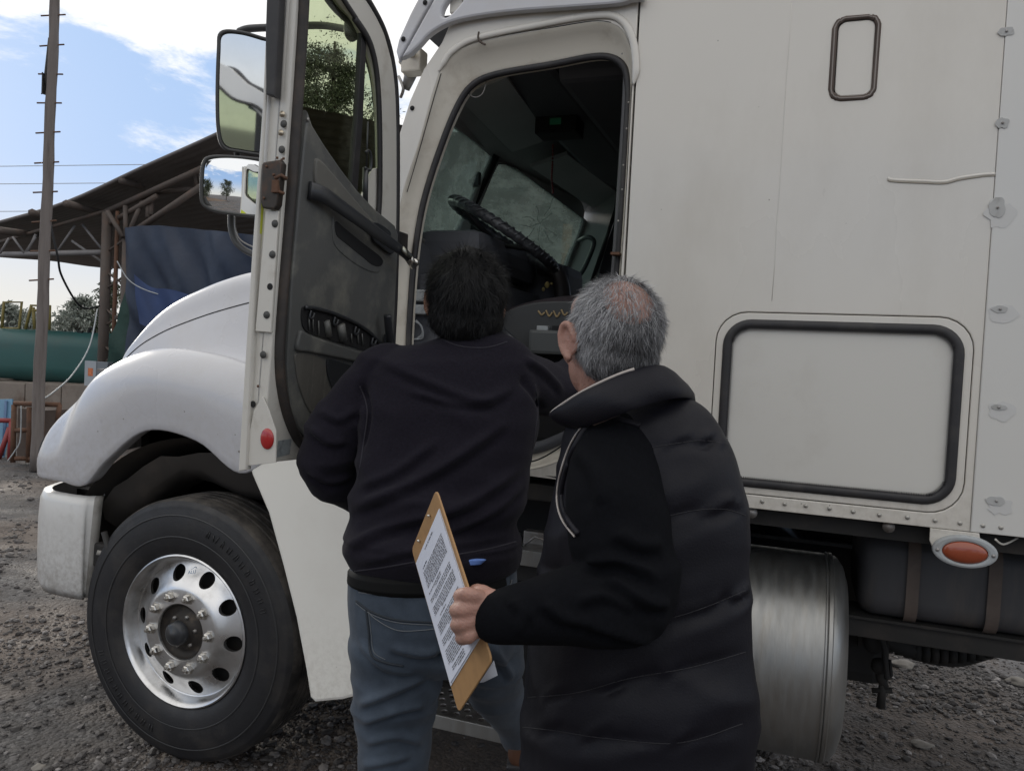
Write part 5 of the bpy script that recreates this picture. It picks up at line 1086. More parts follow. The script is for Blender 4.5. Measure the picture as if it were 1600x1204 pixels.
ob('soil_bank', MB().grid([[at_d(x, y, 11.8) for x, y in ((90,690),(130,640),(200,655),(300,680))], [at_d(x, y, 13) for x, y in ((90,660),(130,620),(200,620),(300,640))]]), mat('brown_soil', (.10,.065,.042), .95, var=.4, vscale=5), WL)
# blue sheet panel, red A-frame, rusty rack
def panel(nm, px, D, m, lab, cat, w_=.05):
    c_ = at_d(px[0][0], px[0][1], D); F_ = Frame(c_, cr0, (0,0,1)); return F_
BPc = at_d(8,640,10.6); BF = Frame(BPc, cr0, (0, .15, 1))
BPN = thing('blue_panel', Vector((BPc.x,BPc.y,0)), 'pale blue ribbed sheet panel leaning at the left edge of the photo', 'panel')
plate('sheet', BF, BF.tr([(-40,624),(19,623),(17,660),(5,716),(-40,722)]), mat('pale_blue_sheet', (.15,.29,.42), .5, var=.15, vscale=3), BPN, (), .03, .003)
for x in (-14, 9): ob('sheet_rib', MB().tube([BF.P(*BF.hit(x+2,626), .02), BF.P(*BF.hit(x-3,712), .02)], .018, 6), mat('blue_rib', (.07,.13,.24), .5), BPN)
RFm = thing('red_frame', Vector((BPc.x+.1,BPc.y-.2,0)), 'red painted metal A-frame standing before the blue panel', 'frame')
for a_, b2 in [((-20,656),(18,657)),((18,657),(15,722)),((15,668),(-4,722)),((-22,722),(14,722))]: ob('frame_tube', MB().tube([at_d(*a_, 10.3), at_d(*b2, 10.3)], .032, 8), mat('red_paint', (.24,.035,.035), .5, var=.2, vscale=8), RFm)
RK = thing('rusty_rack', at_z(60,735,0), 'rusty steel rack of angle irons and boards at the foot of the utility pole', 'rack')
for a_, b2 in [((22,630),(94,632)),((22,632),(20,722)),((46,636),(44,722)),((93,632),(90,660)),((24,672),(46,672)),((66,633),(66,720)),((44,716),(80,718)),((24,716),(44,716))]: ob('rack_bar', MB().tube([at_d(*a_, 9.6), at_d(*b2, 9.6)], .030, 6), M_RUST, RK)
ob('rack_board', MB().box(at_d(26,718,9.9), at_d(92,640,9.9)+Vector((0,.12,0))), mat('dark_board', (.075,.055,.045), .9, var=.4, vscale=6), RK)
wire('ground_cord', [at_d(33,634,9.5), at_d(33,660,9.5), at_d(31,690,9.5), at_d(22,706,9.5), at_d(12,720,9.5)], .008, 'pale cord hanging down the front of the rusty rack', M_GREYPL)

# trees
def leaf_mat(nm, c1, c2):
    m, nt, b = newmat(nm); a = nt.nodes.new('ShaderNodeAttribute'); a.attribute_name = 'tone'; mx = nt.nodes.new('ShaderNodeMixRGB')
    nt.links.new(a.outputs['Fac'], mx.inputs[0]); mx.inputs[1].default_value = (*c1, 1); mx.inputs[2].default_value = (*c2, 1); nt.links.new(mx.outputs[0], b.inputs['Base Color']); b.inputs['Roughness'].default_value = .6
    try: b.inputs['Subsurface Weight'].default_value = 0
    except Exception: pass
    return m
LFM = leaf_mat('eucalyptus_leaves', (.030,.042,.022), (.115,.135,.075))
LFF = leaf_mat('hazed_foliage', (.14,.16,.13), (.30,.32,.28))  # distance haze is put into the leaf colour as paler tones
BARK = mat('tree_bark', (.09,.075,.06), .9, var=.3, vscale=5)
def tree(base, H, Wd, n, leaf, lab, lm, group='trees beyond the shed', conic=.5, seed=1):
    R_ = random.Random(seed); T = thing('tree', base, lab, 'tree', group); tk_ = MB(); V = []; F_ = []; TN = []
    tips = []
    tk_.tube([base, base+Vector((.01*H,0,H*.5)), base+Vector((0,0,H*.93))], [H*.018, H*.011, H*.003], 8)
    nb_ = 70
    for i in range(nb_):
        t_ = .22+.76*i/nb_; an = R_.uniform(0, 6.28); prof_ = math.sqrt(max(.02, 1-((t_-.55)/.46)**2))*(1-conic*.3)
        L_ = Wd*prof_*R_.uniform(.55, 1.1); s_ = base+Vector((0,0,H*t_*.92)); e_ = s_+Vector((math.cos(an)*L_, math.sin(an)*L_, L_*R_.uniform(.1, .55)))
        tk_.tube([s_, s_.lerp(e_, .5)+Vector((0,0,-.03*L_)), e_], [H*.005, H*.003, H*.0012], 5)
        for k in range(5): tips.append((s_.lerp(e_, R_.uniform(.4, 1.08)), L_*.26+H*.015))
    tips.append((base+Vector((0,0,H*.96)), H*.04))
    for i in range(n):
        c_, r_ = tips[R_.randrange(len(tips))]; d_ = Vector((R_.gauss(0,1), R_.gauss(0,1), R_.gauss(0,.75))); d_ = d_*(r_*.55)
        p = c_+d_; a_ = Vector((R_.gauss(0,1), R_.gauss(0,1), R_.gauss(-.6,1))).normalized(); b_ = a_.cross(Vector((R_.gauss(0,1), R_.gauss(0,1), R_.gauss(0,1)))).normalized()
        s_ = leaf*R_.uniform(.6, 1.4); k = len(V); V += [p, p+a_*s_+b_*s_*.35, p+a_*s_*2.2, p+a_*s_-b_*s_*.35]; F_.append((k,k+1,k+2,k+3)); TN += [R_.random()**1.4]*4
    me = bpy.data.meshes.new('crown'); me.from_pydata(V, [], F_); at = me.attributes.new('tone', 'FLOAT', 'POINT'); at.data.foreach_set('value', TN)
    ob('trunk', tk_, BARK, T); link('crown', me, lm, T); return T
def tree_at(px, pytop, D, Wpx, *a, **k):
    p = at_d(px, pytop, D); tree(Vector((p.x, p.y, -.2)), p.z+.2, Wpx*D/FPX, *a, **k)
tree_at(525, 22, 26, 84, 42000, .050, 'tall loose eucalyptus seen through the open door window', LFM, seed=3, conic=.35)
tree_at(472, 55, 30, 60, 14000, .06, 'shorter tree at the left edge of the door window', LFM, seed=4, conic=.3)
tree_at(592, 92, 30, 45, 8000, .06, 'tree behind the dividing bar of the door window', LFM, seed=5, conic=.3)
tree_at(172, 420, 24, 26, 3500, .06, 'dark tree between the shed posts', LFM, seed=6, conic=.3)
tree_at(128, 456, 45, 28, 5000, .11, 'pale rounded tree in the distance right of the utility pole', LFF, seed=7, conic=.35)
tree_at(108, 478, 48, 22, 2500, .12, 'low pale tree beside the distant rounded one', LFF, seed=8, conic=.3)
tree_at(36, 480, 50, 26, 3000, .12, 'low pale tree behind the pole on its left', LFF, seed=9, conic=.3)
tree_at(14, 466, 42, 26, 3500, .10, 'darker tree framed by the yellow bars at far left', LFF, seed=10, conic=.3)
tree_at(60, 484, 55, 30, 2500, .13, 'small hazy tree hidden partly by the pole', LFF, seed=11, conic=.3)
for i_, (x_, y_, h_) in enumerate(((-14,-30,9),(-4,-34,11),(9,-31,8),(20,-34,10))):  # row out of view, added so mirrors and paint have something to reflect
    tree(Vector((x_, y_, -.2)), h_, 3.2, 3500, .22, ('tree added far behind the viewer for reflections, leftmost of the row','tall tree added behind the viewer for reflections, second of the row','low tree added behind the viewer for reflections, third of the row','tree added behind the viewer for reflections, rightmost of the row')[i_], LFM, group='trees added for reflections', conic=.3, seed=30+i_)
# what the mirrors look back at: a heap of earth and an old red skip
mh = MB(); rows = []
for i in range(25):
    rows.append([Vector((2+k*1.1-12, -26-i*.45, max(-.1, 2.6*math.exp(-((k-12)/7)**2-((i-12)/6)**2)+.35*noise.noise(Vector((k*.5, i*.4, 1)))))) for k in range(25)])
HP = ob('dirt_heap', mh.grid(rows), mat('heap_earth', (.17,.12,.085), .95, var=.35, vscale=2, bump=.05, bscale=3)); tag(HP, 'heap of brown earth across the yard, seen only in the mirrors', 'earth heap')

# ================================================================== people
from mathutils.bvhtree import BVHTree
def remesh(name, mbs, voxel, smooth=4, factor=.5):
    mb = MB()
    for m_ in mbs: mb.add(m_.v, m_.f)
    me = mb.mesh('tmp'); bm = bmesh.new(); bm.from_mesh(me); bmesh.ops.recalc_face_normals(bm, faces=bm.faces[:]); bm.to_mesh(me); bm.free()
    o = bpy.data.objects.new('tmp', me); COL.objects.link(o)
    r_ = o.modifiers.new('r', 'REMESH'); r_.mode = 'VOXEL'; r_.voxel_size = voxel; r_.use_smooth_shade = True
    if smooth: s_ = o.modifiers.new('s', 'SMOOTH'); s_.factor = factor; s_.iterations = smooth
    dg = bpy.context.evaluated_depsgraph_get(); res = bpy.data.meshes.new_from_object(o.evaluated_get(dg)); bpy.data.objects.remove(o); bpy.data.meshes.remove(me)
    res.name = name; res.materials.clear(); return res
def displace(me, fn):
    n = len(me.vertices); co = np.empty(n*3); me.vertices.foreach_get('co', co); co = co.reshape(-1, 3); no = np.empty(n*3); me.vertices.foreach_get('normal', no); no = no.reshape(-1, 3)
    d = np.array([fn(Vector(c), Vector(k)) for c, k in zip(co, no)]); co = co+no*d[:, None]; me.vertices.foreach_set('co', co.ravel()); me.update()
def loft(secs, seg=28, pw=2.3):
    """secs: (centre, side vector, depth vector)"""
    S_ = cr_secs(secs, 5); rows = []
    def ring(c, a, b, k): return [c+a*(k*math.copysign(abs(math.cos(t))**(2/pw), math.cos(t)))+b*(k*math.copysign(abs(math.sin(t))**(2/pw), math.sin(t))) for t in [2*math.pi*i/seg for i in range(seg)]]
    e0 = (S_[0][0]-S_[1][0]).normalized()*min(S_[0][2].length*.35, .04); e1 = (S_[-1][0]-S_[-2][0]).normalized()*min(S_[-1][2].length*.35, .04)
    rows.append(ring(S_[0][0]+e0, S_[0][1], S_[0][2], .55)); rows.append(ring(S_[0][0]+e0*.6, S_[0][1], S_[0][2], .86))
    for c, a, b in S_: rows.append(ring(c, a, b, 1))
    rows.append(ring(S_[-1][0]+e1*.6, S_[-1][1], S_[-1][2], .86)); rows.append(ring(S_[-1][0]+e1, S_[-1][1], S_[-1][2], .55))
    mb = MB().grid(rows, True); k = len(mb.v); n = len(rows)
    mb.f.append(tuple(range(seg))[::-1]); mb.f.append(tuple((n-1)*seg+i for i in range(seg))); mb.sm += [True, True]; return mb
def cr_secs(secs, n):
    o_ = []
    for i in range(len(secs)-1):
        a, b, c, d = secs[max(i-1, 0)], secs[i], secs[i+1], secs[min(i+2, len(secs)-1)]
        for k in range(n): o_.append(tuple(crv(a[j], b[j], c[j], d[j], k/n) for j in range(3)))
    o_.append(secs[-1]); return o_
def sec(xl, xr, y, D, hd, fw=None, D2=None):
    l, r_ = at_d(xl, y, D), at_d(xr, y, D2 or D); fw = fw or Vector((cf.x, cf.y, 0)).normalized(); return ((l+r_)/2, (r_-l)/2, fw*hd)
def limb(pts, rr, n=5, seg=20, flat=1.0):
    P = cr_spline(pts, n); R_ = [p.x for p in cr_spline([(r_, 0, 0) for r_ in rr], n)]
    mb = MB().tube(P, R_, seg, flat=flat); mb.ell(P[0], (R_[0],)*3).ell(P[-1], (R_[-1]*.98,)*3); return mb
CFH = Vector((cf.x, cf.y, 0)).normalized()
def turn(v, deg): a = rad(deg); return Vector((v.x*math.cos(a)-v.y*math.sin(a), v.x*math.sin(a)+v.y*math.cos(a), v.z))
SKIN = None
def skin_mat(nm, col, red):
    m, nt, b = newmat(nm); t = nt.nodes.new('ShaderNodeTexCoord'); n1 = nt.nodes.new('ShaderNodeTexNoise'); n1.inputs['Scale'].default_value = 18; n1.inputs['Detail'].default_value = 6; nt.links.new(t.outputs['Object'], n1.inputs['Vector'])
    mx = nt.nodes.new('ShaderNodeMixRGB'); nt.links.new(n1.outputs[0], mx.inputs[0]); mx.inputs[1].default_value = (*col, 1); mx.inputs[2].default_value = (*red, 1); nt.links.new(mx.outputs[0], b.inputs['Base Color'])
    b.inputs['Roughness'].default_value = .5; b.inputs['Subsurface Weight'].default_value = .12; b.inputs['Subsurface Radius'].default_value = (.012, .005, .003); b.inputs['Subsurface Scale'].default_value = .5
    n2 = nt.nodes.new('ShaderNodeTexNoise'); n2.inputs['Scale'].default_value = 220; n2.inputs['Detail'].default_value = 5; nt.links.new(t.outputs['Object'], n2.inputs['Vector'])
    bp = nt.nodes.new('ShaderNodeBump'); bp.inputs['Distance'].default_value = .0012; nt.links.new(n2.outputs[0], bp.inputs['Height']); nt.links.new(bp.outputs[0], b.inputs['Normal']); return m
SK1 = skin_mat('tan_skin', (.30,.165,.105), (.36,.18,.12)); SK2 = skin_mat('ruddy_skin', (.31,.185,.14), (.37,.19,.15))
def head_parts(c, fw, up, s, ears=1.0):
    """closed lumps of a head and neck in a head frame: right, forward, up"""
    up = up.normalized(); fw = (fw-up*fw.dot(up)).normalized(); rt = fw.cross(up)
    R_ = Matrix(((rt.x, fw.x, up.x), (rt.y, fw.y, up.y), (rt.z, fw.z, up.z))); H = lambda x, y, z: c+R_ @ Vector((x*s, y*s, z*s))
    ps = []
    def el(p, r_, rot=None):
        M_ = R_ if rot is None else R_ @ rot
        ps.append(MB().ell(H(*p), [q*s for q in r_], M_, 24, 16))
    el((0,-.012,.012), (.077,.092,.086)); el((0,.03,-.005), (.068,.070,.088)); el((0,.045,-.058), (.056,.055,.064)); el((0,.07,-.095), (.030,.026,.026))
    el((0,.062,.045), (.055,.038,.04)); el((.036,.075,-.035), (.024,.022,.026)); el((-.036,.075,-.035), (.024,.022,.026))
    el((0,.098,-.010), (.011,.016,.028)); el((0,.113,-.032), (.014,.014,.012)); el((.012,.104,-.036), (.008,.010,.008)); el((-.012,.104,-.036), (.008,.010,.008))
    el((.026,.094,.024), (.022,.010,.008)); el((-.026,.094,.024), (.022,.010,.008)); el((0,.094,-.062), (.024,.012,.008)); el((0,.092,-.073), (.020,.012,.008))
    for sx_ in (-1, 1):
        ro_ = Matrix.Rotation(rad(-22*sx_), 3, 'Z') @ Matrix.Rotation(rad(-12), 3, 'X')
        pts = []
        for k in range(13):
            a = rad(-70+ k*25); pts.append(H(*(Vector((sx_*(.079+.010*math.sin(rad(k*12))), -.008, -.018))+ro_ @ Vector((sx_*.008*(1-k/12), .018*math.cos(a)*-1*-1*(1 if k < 8 else .8), .031*math.sin(a))))))
        ps.append(limb(pts[:11], [.0055*s]*11, 3, 8)); ps.append(MB().ell(H(sx_*.0835, -.010, -.014), [q*s for q in (.0055,.020,.030)], R_ @ ro_)); ps.append(MB().ell(H(sx_*.081, -.004, -.020), [q*s for q in (.009,.014,.024)], R_ @ ro_)); ps.append(MB().ell(H(sx_*.080, .004, -.046), [q*s for q in (.006,.009,.011)], R_))
    return ps, H, R_
def eyes(H, R_, s, par):
    for sx_ in (-1, 1):
        e_ = ob('eye', MB().ell(H(sx_*.031, .083, .006), (.0125*s,)*3), mat('eye_white', (.6,.58,.55), .2), par); 
def hair_strands(H, s, rx_, ry_, rz_, cy, cz, n, ln, wdt, region, comb, tone, seed, lift=.35, mess=.22):
    R_ = random.Random(seed); V = []; F_ = []; TN = []
    cnt = 0
    while cnt < n:
        z = R_.uniform(-1, 1); a = R_.uniform(0, 2*math.pi); q = math.sqrt(1-z*z); d = Vector((q*math.cos(a), q*math.sin(a), z))
        dn = region(d)
        if R_.random() > dn: continue
        cnt += 1
        p = Vector((d.x*rx_, cy+d.y*ry_, cz+d.z*rz_)); nn_ = Vector((d.x/rx_, d.y/ry_, d.z/rz_)).normalized()
        t_ = comb(d); t_ = (t_-nn_*t_.dot(nn_)); t_ = t_.normalized() if t_.length > 1e-4 else Vector((0, 0, -1))
        t_ = (t_+Vector((R_.gauss(0,mess), R_.gauss(0,mess), R_.gauss(0,mess)))+.5*Vector((noise.noise(d*4), noise.noise(d*4+Vector((9,0,0))), noise.noise(d*4+Vector((0,9,0)))))).normalized()
        L_ = ln*R_.uniform(.6, 1.25); sd_ = nn_.cross(t_).normalized()*wdt*.5; k = len(V); lf = lift*R_.uniform(.5, 1.5)
        for j in range(4):
            u = j/3; pt = p+t_*(L_*u)+nn_*(L_*lf*(u-u*u*.75)); w_ = 1-u*.85
            V += [H(*((pt+sd_*w_)/s)), H(*((pt-sd_*w_)/s))]
        for j in range(3): F_.append((k+2*j, k+2*j+1, k+2*j+3, k+2*j+2))
        tt = tone(d, R_); TN += [tt]*8
    return V, F_, TN
def hair_mat(nm, c0, c1, c2, rough=.4):
    m, nt, b = newmat(nm); a = nt.nodes.new('ShaderNodeAttribute'); a.attribute_name = 'tone'; r_ = nt.nodes.new('ShaderNodeValToRGB'); e = r_.color_ramp.elements
    e[0].color = (*c0, 1); e[1].color = (*c2, 1); k = r_.color_ramp.elements.new(.5); k.color = (*c1, 1); nt.links.new(a.outputs['Fac'], r_.inputs[0]); nt.links.new(r_.outputs[0], b.inputs['Base Color']); b.inputs['Roughness'].default_value = rough; b.inputs['Specular IOR Level'].default_value = .3; return m
def make_hair(me_cap, V, F_, TN, captone, m, par):
    n = len(me_cap.vertices); cv = [v.co.copy() for v in me_cap.vertices]; cfc = [tuple(p.vertices) for p in me_cap.polygons]
    me = bpy.data.meshes.new('hair'); me.from_pydata(cv+V, [], cfc+[tuple(i+n for i in f) for f in F_]); at = me.attributes.new('tone', 'FLOAT', 'POINT'); at.data.foreach_set('value', [captone(c) for c in cv]+TN)
    me.polygons.foreach_set('use_smooth', [True]*len(me.polygons)); return link('hair', me, m, par)
def fold(p, sx_=1.0, sz=1.0, seed=0.0, shear=.5, warp=.35):
    q = Vector((p.x*sx_+p.z*shear, p.y*sx_, p.z*sz)); q = q+Vector((1, 0, 1))*(warp*noise.noise(p*2.3+Vector((seed, 0, 0))))
    n_ = noise.noise(q+Vector((seed, seed, 0))); return 1-2*abs(n_)
def fabric(nm, col, var=.15, rough=.85, sheen=.3, bs=500, bd=.0005, lint=None):
    return mat(nm, col, .95, spec=.12, var=.45, vscale=170, bump=bd, bscale=bs, sheen=sheen, dirt=lint, dirt_amt=.35, dscale=30, dlo=.62, dhi=.75)

def hitpt(bv, px, py, off=.002):
    d = ray(px, py).normalized(); h = bv.ray_cast(CAM, d); return (h[0]-d*off) if h[0] else None
def creases(me, items):
    """press or raise folds along curves drawn over a garment; items: (points, width, height)"""
    bv = BVHTree.FromPolygons([v.co for v in me.vertices], [tuple(p.vertices) for p in me.polygons])
    n = len(me.vertices); co = np.empty(n*3); me.vertices.foreach_get('co', co); co = co.reshape(-1, 3); no = np.empty(n*3); me.vertices.foreach_get('normal', no); no = no.reshape(-1, 3); D_ = np.zeros(n)
    for pts, wd, am in items:
        q = [hitpt(bv, p.x, p.y, 0) for p in cr_spline(pts, 6)]; q = [np.array(p) for p in q if p is not None]
        if len(q) < 2: continue
        best = np.full(n, 9.0); sg = np.zeros(n); L_ = len(q)-1; tt = np.zeros(n)
        for i in range(L_):
            a, b = q[i], q[i+1]; ab = b-a; t = np.clip(((co-a)@ab)/(ab@ab+1e-9), 0, 1); c_ = a+t[:, None]*ab; d = np.linalg.norm(co-c_, axis=1)
            m_ = d < best; best[m_] = d[m_]; sg[m_] = (co-c_)[m_, 2]; tt[m_] = (i+t[m_])/L_
        tap = np.clip(np.minimum(tt, 1-tt)*5+.12, 0, 1)
        s_ = np.where(sg >= 0, best, -best)
        D_ += tap*am*(np.exp(-(s_/wd)**2)-.75*np.exp(-((s_+1.5*wd)/(wd*.9))**2)*(am > 0))
    co = co+no*D_[:, None]; me.vertices.foreach_set('co', co.ravel()); me.update()
def relax(me, it):
    n = len(me.vertices); co = np.empty(n*3); me.vertices.foreach_get('co', co); co = co.reshape(-1, 3); e = np.array([tuple(k.vertices) for k in me.edges]); dg_ = np.bincount(e.ravel(), minlength=n)[:, None]
    for _ in range(it):
        s_ = np.zeros_like(co); np.add.at(s_, e[:, 0], co[e[:, 1]]); np.add.at(s_, e[:, 1], co[e[:, 0]]); co = co*.4+(s_/dg_)*.6
    me.vertices.foreach_set('co', co.ravel()); me.update()
def ridge(p, sx_, sz, seed, shear, k=3.0, warp=.35):
    q = Vector((p.x*sx_+p.z*shear, p.y*sx_, p.z*sz)); q = q+Vector((1, 0, 1))*(warp*noise.noise(p*2.3+Vector((seed, 0, 0)))); return max(0, 1-k*abs(noise.noise(q+Vector((seed, seed, 0)))))**1.5
# ---------------------------------------------------------------- man in the navy sweater
D1 = 1.95
P1 = thing('person', Vector((at_d(640,1204,D1).x, at_d(640,1204,D1).y, 0)), 'black-haired man in a navy sweater and grey-blue jeans, leaning into the open cab', 'person')
F1 = turn(CFH, -4)
hc1 = at_d(728,467,2.0); hf1 = turn(CFH, 10)
hp, H1, HR1 = head_parts(hc1, hf1, Vector((.03, .0, 1)), 1.06)
body = hp+[limb([H1(0,-.02,-.06), at_d(738,530,2.0), at_d(738,565,2.0)], [.058,.060,.075])]
tor1 = [sec(700,782,522,2.0,.058,F1), sec(655,815,536,2.0,.085,F1), sec(608,833,552,2.0,.105,F1), sec(585,838,580,1.99,.120,F1), sec(570,840,630,1.98,.130,F1), sec(566,833,690,1.97,.135,F1), sec(557,823,760,1.95,.142,F1), sec(545,816,815,1.94,.150,F1), sec(541,815,850,1.93,.152,F1), sec(549,806,880,1.93,.142,F1,1.96)]
inner = [(c, a*.86, b*.86) for c, a, b in tor1]; body.append(loft(inner))
# legs: left on the ground, right foot on the step
hipL, kneeL, ankL = at_d(622,955,1.95), at_d(616,1190,1.94), None; ankL = Vector((kneeL.x-.02, kneeL.y-.02, .11))
hipR = at_d(745,955,1.97); kneeR = at_d(772,1075,2.16); ankR = Vector((at_d(792,1100,2.28).x, -.10, .50)); 
body += [limb([hipL, kneeL, ankL], [.080,.055,.045]), limb([hipR, kneeR, ankR], [.080,.055,.042])]
shL, elL, wrL = at_d(603,588,2.0), at_d(513,716,2.0), at_d(566,776,2.14)
shR, elR, wrR = at_d(800,588,2.02), at_d(872,606,2.22), at_d(915,560,2.46)
body += [limb([shL, elL, wrL], [.05,.04,.028]), limb([shR, elR, wrR], [.05,.042,.028])]
def hand(wr, dr, nrm, s, curl=.5, thumb_side=1):
    dr = dr.normalized(); nrm = (nrm-dr*nrm.dot(dr)).normalized(); sd_ = dr.cross(nrm); o_ = []
    o_.append(loft([(wr, sd_*.026*s, nrm*.018*s), (wr+dr*.03*s, sd_*.036*s, nrm*.017*s), (wr+dr*.085*s, sd_*.041*s, nrm*.014*s)], 16))
    for i, (off, L_) in enumerate(((-.030,.072),(-.010,.082),(.011,.076),(.030,.060))):
        b = wr+dr*(.082*s)+sd_*(off*s); a1, a2, a3 = curl*.5, curl*1.4, curl*2.2
        q = [wr+dr*(.05*s)+sd_*(off*s), b]; 
        for an, fr_ in ((a1, .42), (a2, .32), (a3, .26)): q.append(q[-1]+(dr*math.cos(an)-nrm*math.sin(an))*(L_*s*fr_))
        o_.append(limb(q, [.0105*s,.0100*s,.0092*s,.0085*s,.0075*s], 4, 12))
    b = wr+dr*.025*s+sd_*(.030*thumb_side*s); o_.append(limb([wr+dr*.02*s+sd_*(.01*thumb_side*s), b, b+dr*.03*s+sd_*(.022*thumb_side*s)-nrm*.012*s, b+dr*.058*s+sd_*(.020*thumb_side*s)-nrm*.024*s], [.013*s,.013*s,.011*s,.009*s], 4, 12)); return o_
body += hand(wrR, wrR-elR, Vector((0,0,1)), 1.0, .45, -1)
body += hand(wrL, (wrL-elL)*.6+Vector((.02,.10,-.03)), Vector((-.5,0,.8)), 1.0, .9, 1)
def foot(ank, dr, s=1.0):
    dr = Vector((dr.x, dr.y, 0)).normalized(); sd_ = Vector((-dr.y, dr.x, 0)); b = ank.z
    return loft([(ank-dr*.055+Vector((0,0,-.055)), sd_*.034*s, Vector((0,0,.045))), (ank+dr*.02+Vector((0,0,-.045)), sd_*.040*s, Vector((0,0,.055))), (ank+dr*.12+Vector((0,0,-.068)), sd_*.047*s, Vector((0,0,.034))), (ank+dr*.19+Vector((0,0,-.078)), sd_*.036*s, Vector((0,0,.022)))], 16)
body += [foot(ankL, F1), foot(ankR, F1)]
BODY1 = link('body', remesh('body', body, .0055, 2), SK1, P1); eyes(H1, HR1, 1.06, P1)
# sweater
sw1 = [loft(tor1), limb([shL, shL.lerp(elL,.5)+Vector((-.012,0,.01)), elL, elL.lerp(wrL,.55), elL.lerp(wrL, .95)], [.080,.074,.068,.060,.046]), limb([shR, shR.lerp(elR,.5), elR, wrR], [.082,.076,.066,.050])]
SM1 = remesh('sweater', sw1, .0065, 7, .6)
gc = at_d(690,880,1.8)
def f1(p, n):
    zz = p.z; hemz = at_d(690,880,1.9).z
    a = .014*(fold(p, 1.0, 5.0, 3.1, -1.6, .5)-.4)+.008*(fold(p, 2.0, 8, 8.2, 2.4, .5)-.4)+.004*noise.noise(p*9)
    a += .016*max(0, 1-abs(zz-hemz-.10)/.16)*fold(p, 1.0, 10, 1.7, .9)
    for c_, r_ in ((elL, .16), (shL, .15), (shR, .14), (elR, .14)):
        k = math.exp(-((p-c_).length/r_)**2*2); a += .020*k*fold(p, 3.0, 13, c_.x*9, 2.0 if c_ in (shL, elL) else -2.0)
    # ribbed hem band
    if abs(zz-hemz) < .05: a += -.006*math.exp(-((zz-hemz-.045)/.008)**2)
    return a-.003
displace(SM1, f1)
displace(SM1, lambda p, n: .007*ridge(p, 1.6, 6.5, 4.4, -2.0)+.004*ridge(p, 3, 9, 9.1, 2.5)-.003)
creases(SM1, [([(561,600),(574,640),(566,700)], .010, -.016), ([(600,566),(690,606),(754,626),(800,606)], .012, .011), ([(640,610),(720,630),(775,628)], .010, .008),
  ([(548,795),(628,763),(709,719),(790,660)], .013, .014), ([(543,852),(628,816),(727,790),(817,728)], .013, .014), ([(700,832),(772,799),(815,760)], .010, .010), ([(560,760),(620,735),(680,690)], .012, .009),
  ([(484,668),(512,690),(540,690)], .010, .012), ([(482,735),(515,752),(550,742)], .010, .014), ([(500,640),(530,655),(556,640)], .010, .009), ([(820,560),(850,580),(880,612)], .010, .011), ([(812,590),(838,620),(848,660)], .012, -.014), ([(590,560),(572,590),(566,625)], .010, -.008),
  ([(560,880),(640,862),(720,850),(800,835)], .010, .008)])
relax(SM1, 1)
SWEAT = link('sweater', SM1, fabric('navy_knit', (.0122,.0108,.0165), sheen=.04), P1)
BV1 = BVHTree.FromPolygons([v.co for v in SM1.vertices], [tuple(p.vertices) for p in SM1.polygons])
STI = mat('knit_rib', (.020,.018,.026), .9)
for pts_ in ([(545,893),(600,886),(680,872),(760,858),(806,846)], [(562,603),(574,640),(567,700),(560,745)], [(836,600),(840,640),(832,700)], [(690,530),(720,541),(760,543),(792,534)]):
    q_ = [hitpt(BV1, p.x, p.y, .0) for p in cr_spline(pts_, 8)]; q_ = [p for p in q_ if p]
    if len(q_) > 2: ob('knit_seam', MB().tube(q_, .0022, 6), STI, SWEAT)
# shirt collar and shirt tail
ob('shirt_collar', limb([at_d(681,512,1.99), at_d(692,516,1.955), at_d(712,524,1.935), at_d(745,532,1.935), at_d(780,528,1.96)], [.008,.010,.008,.006,.005]), mat('pale_blue_shirt', (.23,.27,.48), .8), P1)
ob('shirt_tail', loft([sec(722,760,874,1.80,.008), sec(712,752,881,1.80,.008)], 14), mat('bright_blue_shirt', (.12,.22,.55), .8), P1)
# hair
def cap(H, s, ells, voxel, fn):
    me = remesh('cap', [MB().ell(H(*p), [q*s for q in r_], HRm, 28, 20) for p, r_ in ells], voxel, 5); displace(me, fn); return me
HRm = HR1
inv1 = HR1.inverted()
cp = cap(H1, 1.06, [((0,-.016,.018),(.096,.106,.102)), ((0,-.034,-.045),(.090,.072,.068)), ((0,.03,.055),(.084,.078,.062))], .005, lambda p, n: .004*fold(p, 14, 5, 2, .4, .2)+.003*noise.noise(p*60))
def reg1(d): return 1 if (d.y < .35 or d.z > .35) and d.z > -.93 else 0
def comb1(d): 
    w_ = Vector((-.25, -.38, .92)); return (Vector((d.x, d.y, d.z))-w_)*1.0+Vector((.0, -.15, -.5))
V_, F_, T_ = hair_strands(H1, 1.06, .099, .110, .107, -.018, .018, 17000, .036, .0013, reg1, comb1, lambda d, R_: R_.random()**2, 4, .34, .32)
V2, F2, T2 = hair_strands(H1, 1.06, .093, .075, .072, -.034, -.045, 7000, .028, .0013, lambda d: 1 if d.y < .45 and d.z < .4 else 0, lambda d: Vector((d.x*-.3, 0, -1)), lambda d, R_: R_.random()**2, 5, .20, .25)
k = len(V_); V_ += V2; F_ += [tuple(i+k for i in f) for f in F2]; T_ += T2
make_hair(cp, V_, F_, T_, lambda c: 0.0, hair_mat('black_hair', (.0016,.0016,.002), (.0030,.0031,.0038), (.006,.0065,.008), .62), P1)
